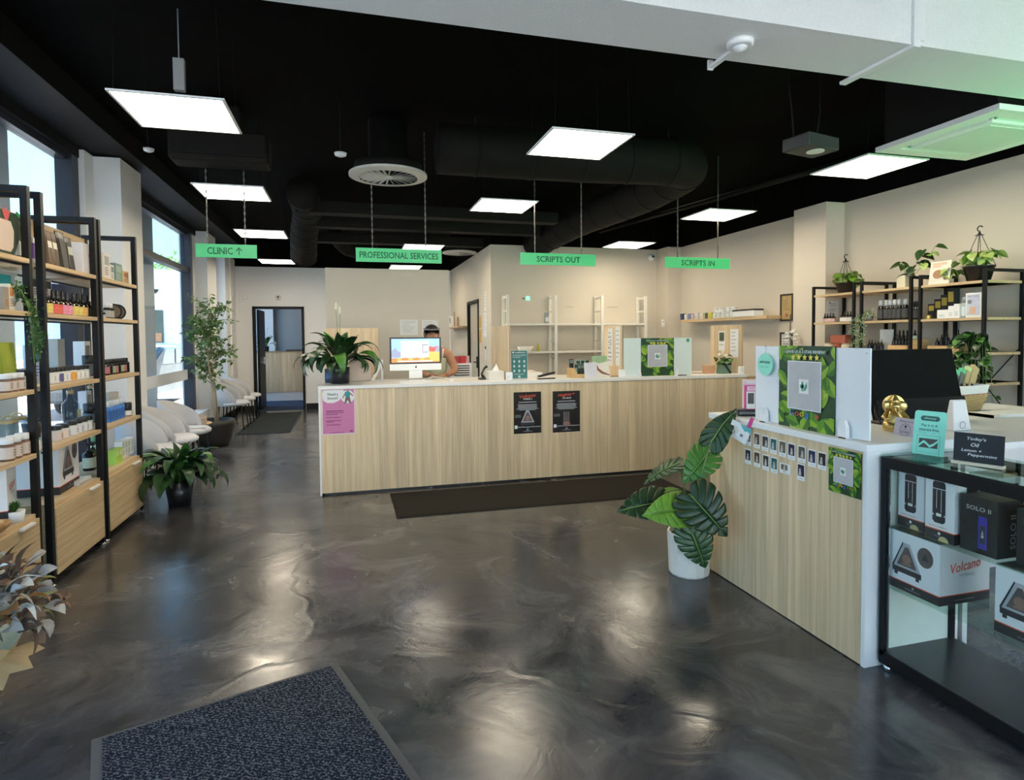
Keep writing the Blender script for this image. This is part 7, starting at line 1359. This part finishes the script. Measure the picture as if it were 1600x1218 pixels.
# drawers behind the person
o = thing('drawer_tower', 'pale letter tray tower with dark slots behind the person', 'drawers', (1.42, 7.62, 0.0)); MB().bx(-0.12, 0.12, 0, 0.3, 0.0, 1.16).build('body', WPAINT, o)
for k in range(5): MB().bx(-0.115, 0.085, -0.003, 0.0, 1.00+0.03*k, 1.014+0.03*k).build('slot', BLACKP, o)
o = thing('red_folders', 'red and pink folders lying on the letter tray tower', 'folder', (1.40, 7.7, 1.1605)); MB().bx(-0.10, -0.02, -0.06, 0.1, 0, 0.085).build('folder', M_('dull_red',(0.40,0.05,0.05),0.6), o); MB().bx(-0.015, 0.06, -0.06, 0.1, 0, 0.09).build('folder', M_('bright_red',(0.55,0.03,0.04),0.6), o); MB().bx(0.065, 0.11, -0.06, 0.1, 0, 0.095).build('folder', M_('dusty_pink',(0.62,0.35,0.35),0.6), o)

# ------------------------------------------------------------------ things on the long counter
TC = 1.0455
o = thing('desktop_computer', 'silver desktop computer with a lit screen on the long counter', 'computer', (0.685, 6.40, TC), R(3)); SIL2 = M_('silver_aluminium', (0.80, 0.79, 0.76), 0.35, metal=0.15)
w = 0.272; MB().bx(-w, w, -0.008, 0.012, 0.175, 0.455).build('screen_bezel', BLACKP, o, bevel=0.004); MB().bx(-w-0.004, w+0.002, -0.009, 0.012, 0.105, 0.175).build('chin', SIL2, o, bevel=0.003); MB().disc(0.0, 0.140, 0.009, 0.010, -0.0098).disc(0.003, 0.152, 0.003, 0.004, -0.0098, 0, 8).build('maker_emblem', INK, o)
MB().bx(-0.07, 0.07, 0.012, 0.02, 0.02, 0.2).bx(-0.08, 0.08, -0.07, 0.10, 0, 0.008).build('stand', SIL2, o)
S1, S2, S3, S4, S5, S6 = (emit('screen_sky',(0.30,0.48,0.85),0.36), emit('screen_white',(0.90,0.92,1.0),0.34), emit('screen_orange',(0.60,0.22,0.05),0.35), emit('screen_gold',(0.62,0.45,0.12),0.32), emit('screen_mountain',(0.30,0.33,0.48),0.3), emit('screen_red',(0.60,0.12,0.08),0.35))
X0s, X1s, Z0s, Z1s = -0.255, 0.255, 0.19, 0.44; Y_ = -0.0086
MB().rect(X0s, X1s, Z0s, Z1s, Y_).build('display', S1, o); b = MB(); b.flat([(X0s,0.245),(X0s,0.31),(-0.215,0.345),(-0.18,0.30),(-0.14,0.32),(-0.10,0.28),(-0.10,0.245)], Y_-0.0004, 1); b.flat([(0.12,0.37),(0.20,0.355),(X1s,0.365),(X1s,0.245),(0.05,0.245)], Y_-0.0004, 1)
b.rect(X0s, X1s, Z0s, 0.235, Y_-0.0006, 2); b.rect(0.10, X1s, 0.20, 0.30, Y_-0.0007, 3); b.flat([(0.13,0.36),(0.19,0.345),(0.235,0.365),(0.20,0.30),(0.14,0.305)], Y_-0.0008, 4)
for k in range(7): b.flat([(X0s+0.05+0.06*k,0.215),(X0s+0.08+0.06*k,0.25),(X0s+0.11+0.06*k,0.215)], Y_-0.0007, 2 if k % 2 else 3)
b.rect(-0.19, 0.18, 0.197, 0.208, Y_-0.001, 5); b.build('wallpaper_shapes', [S1, S5, S3, S4, S6, S2], o)
b = MB(); b.rect(-0.155, 0.14, 0.245, 0.415, Y_-0.0012, 0); b.rect(-0.075, 0.06, 0.352, 0.385, Y_-0.0016, 1); b.rect(-0.073, 0.058, 0.358, 0.383, Y_-0.0018, 0); b.rect(0.07, 0.135, 0.29, 0.38, Y_-0.0016, 2); b.rect(0.078, 0.13, 0.30, 0.37, Y_-0.0018, 0)
for k in range(3): b.rect(0.105, 0.115, 0.30+0.025*k, 0.308+0.025*k, Y_-0.002, 2)
for k in range(6): b.rect(-0.145, -0.10, 0.262+0.022*k, 0.266+0.022*k, Y_-0.0016, 1)
b.build('browser_windows', [S2, emit('screen_grey',(0.55,0.55,0.62),0.33), emit('screen_dark',(0.10,0.11,0.14),0.4)], o)
o = thing('keyboard', 'thin white keyboard lying in front of the lit computer', 'keyboard', (0.66, 6.16, TC)); MB().bx(-0.17, 0.17, -0.06, 0.06, 0, 0.008).build('base', WPAINT, o); b = MB()
for r_ in range(4):
    for c_ in range(12): b.bx(-0.16+c_*0.0265, -0.138+c_*0.0265, -0.05+r_*0.025, -0.03+r_*0.025, 0.008, 0.011)
tag(b.build('keys', WHITE, o), kind='stuff')
o = thing('computer_mouse', 'small white mouse right of the keyboard', 'mouse', (1.02, 6.12, TC)); MB().sphere((0,0,0.004), 0.034, sx=0.9, sy=1.3, sz=0.45).build('shell', WPAINT, o); MB().bx(-0.002,0.002,-0.03,0.0,0.016,0.019).build('groove', MILK, o)
o = thing('white_cable', 'looped white cable right of the lit computer', 'cable', (0.80, 6.4, TC+0.004)); MB().tube([(0,0,0.0),(0.06,-0.02,0.03),(0.15,-0.10,0.02),(0.24,-0.14,0.005),(0.34,-0.05,0.0),(0.42,0.0,0.0)], 0.004, 6).build('cord', WPAINT, o); MB().bx(0.42,0.46,-0.01,0.01,-0.003,0.008).build('plug', WPAINT, o)
o = thing('tissue_box', 'white tissue box with a raised tissue on the counter', 'tissue box', (1.485, 6.13, TC), R(4)); MB().bx(-0.085, 0.085, -0.06, 0.06, 0, 0.095).build('box', M_('cream_tissue_box',(0.76,0.72,0.64),0.6), o, bevel=0.003); MB().add([(-0.05,0,0.094),(0.01,-0.03,0.094),(0.05,0.0,0.094),(0.0,0.03,0.094),(-0.02,-0.01,0.15),(0.015,0.0,0.175),(0.02,0.015,0.13)], [(0,1,5,4),(1,2,5),(2,3,6,5),(3,0,4,6),(4,5,6)], 0, True).build('tissue', PAPER, o)
o = thing('phone_handset', 'black curved phone handset behind the tissue box', 'phone', (1.38, 6.22, TC)); MB().tube([(0.0,0,0.02),(-0.02,0.0,0.06),(0.01,0,0.12),(0.04,0,0.14)], [0.018,0.011,0.011,0.016], 8).build('handset', BLACKP, o); MB().bx(-0.05,0.04,-0.04,0.05,0,0.02).build('cradle', BLACKP, o)
o = thing('health_sign', 'teal upright sign with white icons beside the divider', 'sign', (1.73, 6.06, TC)); w, h = 0.185, 0.31
MB().bx(-w/2, w/2, -0.004, 0, 0, h).build('panel', WPAINT, o); MB().rect(-w/2+0.004, w/2-0.004, 0.012, h-0.004, -0.0046).build('teal_field', TEALD, o); text('healthcare', 0.01, h*0.925, w*0.6, 0.014, -0.005, PAPER, o); MB().disc(-w*0.36, h*0.925, 0.009, None, -0.005).build('logo', PAPER, o)
b = MB(); lines(b, -w*0.4, w*0.42, h*0.72, h*0.85, 4, -0.005, 0, random.Random(2), 0.3)
for r_ in range(3):
    for c_ in range(3): b.disc(-0.055+0.055*c_, h*(0.62-0.16*r_), 0.012, 0.015, -0.005, 0, 8)
b.rect(-w*0.3, w*0.3, h*0.18, h*0.195, -0.005); b.rect(-0.012, 0.012, h*0.06, h*0.14, -0.005); b.build('icons', M_('pale_teal_ink',(0.50,0.62,0.58),0.6), o); MB().bx(-w/2, w/2, -0.004, 0.06, 0, 0.003).build('foot', WPAINT, o)
o = thing('white_gadget', 'tiny white gadget standing left of the teal sign', 'gadget', (1.592, 5.97, TC)); MB().bx(-0.012, 0.012, -0.01, 0.01, 0, 0.06).build('case', WPAINT, o, bevel=0.004); MB().rect(-0.006,0.006,0.03,0.045,-0.0106).build('button', MILK, o)
o = thing('stapler', 'long black stapler lying on the counter', 'stapler', (2.02, 6.03, TC), R(8)); MB().bx(-0.10, 0.10, -0.018, 0.018, 0, 0.012).build('base', BLACKP, o); M = Matrix.Translation((-0.095,0,0.018)) @ Matrix.Rotation(R(-11), 4, 'Y'); MB().bx(0, 0.20, -0.016, 0.016, 0, 0.022, 0, M).build('arm', BLACKP, o, bevel=0.004); MB().bx(-0.10,-0.085,-0.015,0.015,0.012,0.03).build('hinge', CHROME, o)
o = thing('paper_stack', 'low pile of papers behind the stapler', 'paper', (1.95, 6.4, TC)); MB().bx(-0.14, 0.12, -0.1, 0.1, 0, 0.05).build('papers', PAPER, o); MB().bx(-0.10, 0.04, -0.07, 0.07, 0.05, 0.075).build('envelope', CREAM, o)
# brochure rack: bamboo holder with brochures
o = thing('brochure_rack', 'bamboo stepped brochure holder on the long counter', 'rack', (2.45, 6.14, TC)); BB = MATS['bamboo']; MB().prism([(-0.115,0),(-0.06,0),(-0.06,0.05),(-0.085,0.10),(-0.115,0.11)], -0.06, 0.10).build('side_panel', BB, o); MB().bx(-0.06, 0.15, -0.06, 0.10, 0, 0.012).bx(0.138, 0.15, -0.06, 0.10, 0.012, 0.06).bx(-0.06,0.138,-0.06,-0.05,0.012,0.04).build('tray', BB, o)
for i, (x, y, z, m) in enumerate(((-0.075, 0.07, 0.07, INK), (-0.035, 0.03, 0.02, M_('pale_sage',(0,0,0))), (0.005, 0.075, 0.06, M_('mint_brochure',(0.32,0.46,0.36),0.5)), (0.06, 0.078, 0.06, MATS['mint_brochure']), (0.115, 0.081, 0.06, MATS['mint_brochure']), (0.0, 0.02, 0.014, DKGRN), (0.045, 0.022, 0.014, DKGRN), (0.09, 0.024, 0.014, DKGRN))):
    q = thing('brochure', ['black brochure at the back left of the bamboo holder','pale green brochure in the front left of the holder','mint brochure in the back row, left','mint brochure in the back row, middle','mint brochure in the back row, right','dark green brochure in the front row, left','dark green brochure in the front row, middle','dark green brochure in the front row, right'][i], 'brochure', (2.45+x, 6.14+y, TC+z), 0, 'brochures in the bamboo holder'); MB().bx(-0.024, 0.024, -0.004, 0.004, 0, 0.13).build('booklet', m, q); MB().rect(-0.02, 0.02, 0.085, 0.12, -0.0046).build('cover_print', DKGRN if i in (1,2,3,4) else SAGE, q)
o = thing('review_card', 'white card with a circle in front of the bamboo holder', 'sign', (2.53, 6.02, TC), rot=(R(-8), 0, 0)); MB().bx(-0.075, 0.075, 0, 0.003, 0, 0.165).build('card', M_('pale_lilac_card',(0,0,0)), o); MB().ring(0, 0.09, 0.042, 0.004, -0.0006).build('circle', LILAC, o); text('Google', 0, 0.075, 0.05, 0.014, -0.0006, LILAC, o); MB().rect(-0.05,0.05,0.025,0.03,-0.0006).rect(-0.04,0.04,0.143,0.15,-0.0006).rect(-0.004,0.004,0.095,0.115,-0.0006).build('small_print', LILAC, o)
o = thing('leaflet_stand', 'tall cream and green leaflet leaning right of the white card', 'leaflet', (2.675, 6.06, TC), rot=(R(-14), 0, R(-4))); MB().flat([(-0.085,0),(0.10,0),(0.075,0.24),(-0.10,0.24)], 0).add([(-0.085,0.003,0),(0.10,0.003,0),(0.075,0.003,0.24),(-0.10,0.003,0.24)], [(3,2,1,0)]).build('leaflet', CREAM, o); b = MB(); b.flat([(-0.1,0.24),(0.075,0.24),(0.081,0.18),(-0.02,0.155),(-0.096,0.18)], -0.001, 0); b.flat([(-0.07,0.15),(-0.05,0.15),(-0.03,0.10),(0.02,0.06),(0.09,0.03),(0.09,0.018),(0.0,0.04),(-0.06,0.09)], -0.0016, 1); b.build('print', [M_('soft_green_print',(0.30,0.45,0.24),0.5,var=0.3,scale=20), M_('maroon_stroke',(0.25,0.08,0.06),0.5)], o)
MB().prism([(0.09,0.0),(0.26,0.0),(0.24,0.012),(0.10,0.02)], -0.01, 0.02).build('foot', OAKR, o)
o = thing('flower_vase', 'leafy posy in a square green vase with a black ribbon', 'plant', (4.25, 6.12, TC)); MB().add([(-0.075,-0.05,0),(0.07,-0.05,0),(0.07,0.05,0),(-0.075,0.05,0),(-0.06,-0.045,0.115),(0.06,-0.045,0.115),(0.06,0.045,0.115),(-0.06,0.045,0.115)], [(3,2,1,0),(0,1,5,4),(1,2,6,5),(2,3,7,6),(3,0,4,7),(4,5,6,7)]).build('vase', M_('sage_vase',(0.16,0.26,0.19),0.4), o); b = MB(); b.flat([(-0.045,0.115),(-0.01,0.115),(0.07,0.01),(0.04,0.0)], -0.052); b.flat([(-0.06,0.10),(0.065,0.10),(0.065,0.13),(-0.06,0.12)], -0.053); b.build('black_ribbon', INK, o)
rnd = random.Random(31)
for k in range(7): a = k*0.9; vine(o, [(0,0,0.10),(0.06*math.cos(a),0.04*math.sin(a),0.17),(0.12*math.cos(a),0.07*math.sin(a),0.16+0.06*math.sin(k))], ['dark','mid','mid'], 5, rnd, 0.75, 0.03)
for p in ((-0.08,-0.03,0.22), (0.0,-0.04,0.21), (-0.03,-0.02,0.25)): MB().sphere(p, 0.02, n=8, k=5).build('flower', CREAM, o)
o = thing('bamboo_box', 'small pinkish box behind the posy vase', 'box', (4.10, 6.20, TC)); MB().bx(-0.06, 0.06, -0.04, 0.04, 0, 0.09).build('box', M_('salmon_wood',(0.62,0.34,0.20),0.6), o, bevel=0.003); MB().bx(-0.065, 0.065, -0.045, 0.045, 0.09, 0.1).build('lid', KRAFT, o)
o = thing('pen_cluster', 'short dark pen lying at the foot of the leaf screen', 'pen', (3.60, 5.955, TC)); MB().tube([(-0.05,0,0.006),(0.05,0,0.006)], 0.006, 8).build('barrel', BLACKP, o); MB().tube([(0.05,0,0.006),(0.065,0,0.006)], [0.006,0.001], 8).build('tip', CHROME, o)
o = thing('stick', 'thin brown stick lying left of the pinkish box', 'stick', (3.93, 6.25, TC)); MB().tube([(-0.12,0.1,0.006),(0.12,-0.05,0.006)], 0.006, 6).build('rod', OAKR, o); MB().tube([(0.10,-0.04,0.006),(0.13,-0.056,0.006)], 0.008, 6).build('end', OAKR, o)
o = thing('white_gadget', 'tiny white gadget at the foot of the right end divider', 'gadget', (4.38, 5.97, TC)); MB().bx(-0.012, 0.012, -0.01, 0.01, 0, 0.085).build('case', WPAINT, o, bevel=0.004); MB().rect(-0.006,0.006,0.03,0.045,-0.0106).build('button', MILK, o)
o = thing('navy_box', 'navy box half hidden behind the counter peace lily', 'box', (-0.19, 6.42, TC)); MB().bx(-0.05, 0.05, -0.04, 0.04, 0, 0.14).build('box', NAVY, o, bevel=0.002); MB().rect(-0.04,0.0,0.04,0.1,-0.0406).build('print', BLUE, o)
o = thing('cream_bag', 'cream carrier bag behind the counter peace lily', 'bag', (0.11, 6.50, TC)); MB().bx(-0.11, 0.11, -0.05, 0.05, 0, 0.25).build('bag', M_('blush_bag',(0.72,0.58,0.48),0.7), o, bevel=0.01); MB().tube([(-0.05,-0.05,0.25),(-0.04,-0.05,0.30),(0.04,-0.05,0.30),(0.05,-0.05,0.25)], 0.004, 6).build('handle', CREAM, o)
o = thing('white_bracket', 'white angled stand beside the cream bag', 'stand', (0.29, 6.52, TC)); MB().bar((-0.05,0,0.0),(0.05,0,0.20),0.02,0.03).bar((0.05,0,0.0),(0.05,0,0.22),0.02,0.03).build('arms', WPAINT, o); MB().bx(-0.07,0.07,-0.03,0.03,0,0.008).build('foot', WPAINT, o)

# ------------------------------------------------------------------ the person behind the counter
def skin_body(name, verts, edges, radii, matl, parent, root=0, levels=2):
    me = bpy.data.meshes.new(name); me.from_pydata([Vector(v) for v in verts], edges, []); me.materials.append(matl); o = bpy.data.objects.new(name, me); COL.objects.link(o); o.parent = parent
    md = o.modifiers.new('skin', 'SKIN'); 
    if not me.skin_vertices: bpy.context.view_layer.objects.active = o
    for i, r_ in enumerate(radii): me.skin_vertices[0].data[i].radius = (r_ if isinstance(r_, tuple) else (r_, r_)); me.skin_vertices[0].data[i].use_root = (i == root)
    md.use_smooth_shade = True; md.branch_smoothing = 0.4
    sb = o.modifiers.new('sub', 'SUBSURF'); sb.levels = levels; sb.render_levels = levels; return o
o = thing('person', 'person with dark hair and patterned headband looking down behind the screen', 'person', (0.95, 6.95, 0))
V = [(0,0.06,0.92),(0,0.05,1.08),(0,0.0,1.24),(0,-0.03,1.33),(0,-0.05,1.41),(-0.03,-0.10,1.49),(-0.035,-0.11,1.56),
     (0.16,-0.02,1.315),(0.235,-0.04,1.16),(0.215,-0.14,1.10),(0.10,-0.26,1.075),
     (-0.16,-0.02,1.315),(-0.235,-0.04,1.16),(-0.20,-0.16,1.10),(-0.08,-0.27,1.075),
     (0.09,0.05,0.82),(0.095,0.04,0.47),(0.10,0.06,0.08),(0.10,-0.08,0.04),(-0.09,0.05,0.82),(-0.095,0.04,0.47),(-0.10,0.06,0.08),(-0.10,-0.08,0.04)]
E_ = [(0,1),(1,2),(2,3),(3,4),(4,5),(5,6),(3,7),(7,8),(8,9),(9,10),(3,11),(11,12),(12,13),(13,14),(0,15),(15,16),(16,17),(17,18),(0,19),(19,20),(20,21),(21,22)]
Rr = [(0.15,0.11),(0.135,0.10),(0.145,0.105),(0.11,0.08),(0.048,0.05),(0.085,0.095),(0.075,0.085),(0.066,0.066),(0.05,0.05),(0.043,0.043),(0.028,0.028),(0.066,0.066),(0.05,0.05),(0.043,0.043),(0.028,0.028),(0.085,0.085),(0.055,0.055),(0.04,0.04),(0.035,0.03),(0.085,0.085),(0.055,0.055),(0.04,0.04),(0.035,0.03)]
skin_body('body', V, E_, Rr, SKINC, o)
def hand(x, y, z, sgn, yaw):
    hv = [(0,0,0),(0,-0.05,-0.004)]; he = [(0,1)]; hr = [0.021, 0.024]
    for k in range(4):
        xx = (-0.03+0.02*k); b0 = len(hv); L = (0.034,0.040,0.038,0.030)[k]; hv += [(xx*0.8,-0.075,-0.004),(xx,-0.075-L,-0.010),(xx,-0.075-L*1.7,-0.024)]; he += [(1,b0),(b0,b0+1),(b0+1,b0+2)]; hr += [0.0105,0.009,0.0075]
    b0 = len(hv); hv += [(sgn*0.03,-0.03,-0.006),(sgn*0.05,-0.06,-0.012)]; he += [(0,b0),(b0,b0+1)]; hr += [0.012,0.009]
    h_ = skin_body('hand', hv, he, hr, SKINC, o, 0, 1); h_.location = (x, y, z); h_.rotation_euler = (0, 0, yaw)
hand(0.10, -0.26, 1.085, -1, R(-30)); hand(-0.08, -0.27, 1.085, 1, R(25))
# face: nose, eyes, mouth, ears on the lowered head
hc = Vector((-0.033, -0.115, 1.535))
FC = SKINC
MB().add([(-0.014,-0.088,-0.02),(0.014,-0.088,-0.02),(0,-0.085,0.02),(0,-0.108,-0.022)], [(0,1,3),(1,2,3),(2,0,3),(0,2,1)], 0, True).build('nose', FC, o, loc=hc)
for s in (-1, 1): MB().sphere((s*0.03,-0.079,0.012), 0.010, sy=0.5, sz=0.6, n=10, k=6).build('eye', BLACKP, o, loc=hc); MB().sphere((s*0.077,0.0,-0.005), 0.022, sx=0.35, sy=0.7, n=10, k=6).build('ear', FC, o, loc=hc)
MB().sphere((0,-0.080,-0.05), 0.022, sy=0.3, sz=0.3, n=10, k=6).build('mouth', M_('lip',(0.35,0.10,0.09),0.5), o, loc=hc)
HAIR = M_('dark_hair', (0.012, 0.008, 0.007), 0.5, var=0.4, scale=60)
b = MB(); n, k = 18, 10; vs_ = []
for j in range(k+1):
    ph = PI*0.70*j/k
    for i in range(n):
        a = 2*PI*i/n; rr_ = 1.0+0.03*math.sin(5*a); fr_ = -math.sin(a); r_ = math.sin(ph); z = math.cos(ph)
        if fr_ > 0.25: z = max(z, 0.42)
        vs_.append((0.092*r_*math.cos(a)*rr_, 0.105*r_*math.sin(a)*rr_+0.01, 0.10*z+0.012))
b.add(vs_, [(j*n+i, j*n+(i+1) % n, (j+1)*n+(i+1) % n, (j+1)*n+i) for j in range(k) for i in range(n)], 0, True); b.build('hair', HAIR, o, loc=hc)
MB().sphere((0.02, 0.10, 0.02), 0.05, n=12, k=8).build('hair_bun', HAIR, o, loc=hc)
b = MB(); b.tube([(0.088*math.cos(a), 0.100*math.sin(a)+0.010, 0.060+0.012*math.sin(a)) for a in [PI*1.0+PI*i/14 for i in range(15)]], 0.008, 8); b.build('headband', M_('patterned_headband',(0.18,0.18,0.18),0.6,var=0.98,scale=85), o, loc=hc)
# top: camisole following the torso
n = 20; rows = []
for (z, rx, ry_, cy) in ((0.86,0.168,0.130,0.06),(0.98,0.160,0.122,0.055),(1.08,0.155,0.120,0.05),(1.18,0.165,0.125,0.025),(1.26,0.160,0.118,0.0)): rows.append([(rx*math.cos(2*PI*i/n), ry_*math.sin(2*PI*i/n)+cy, z) for i in range(n)])
MB().add([v for r_ in rows for v in r_], [(j*n+i, j*n+(i+1) % n, (j+1)*n+(i+1) % n, (j+1)*n+i) for j in range(4) for i in range(n)], 0, True).build('camisole', M_('pale_green_fabric',(0.55,0.58,0.40),0.8), o)
for s in (-1, 1): MB().tube([(s*0.085,-0.11,1.25),(s*0.10,-0.085,1.36),(s*0.10,0.0,1.395),(s*0.09,0.09,1.30),(s*0.08,0.11,1.24)], 0.007, 6).build('strap', PAPER, o)
MB().lathe([(0.20,0.45),(0.185,0.70),(0.165,0.90)], 20, (0,0.055,0), cap=False, sy=0.8).build('skirt', M_('dark_skirt',(0.03,0.03,0.035),0.8), o)
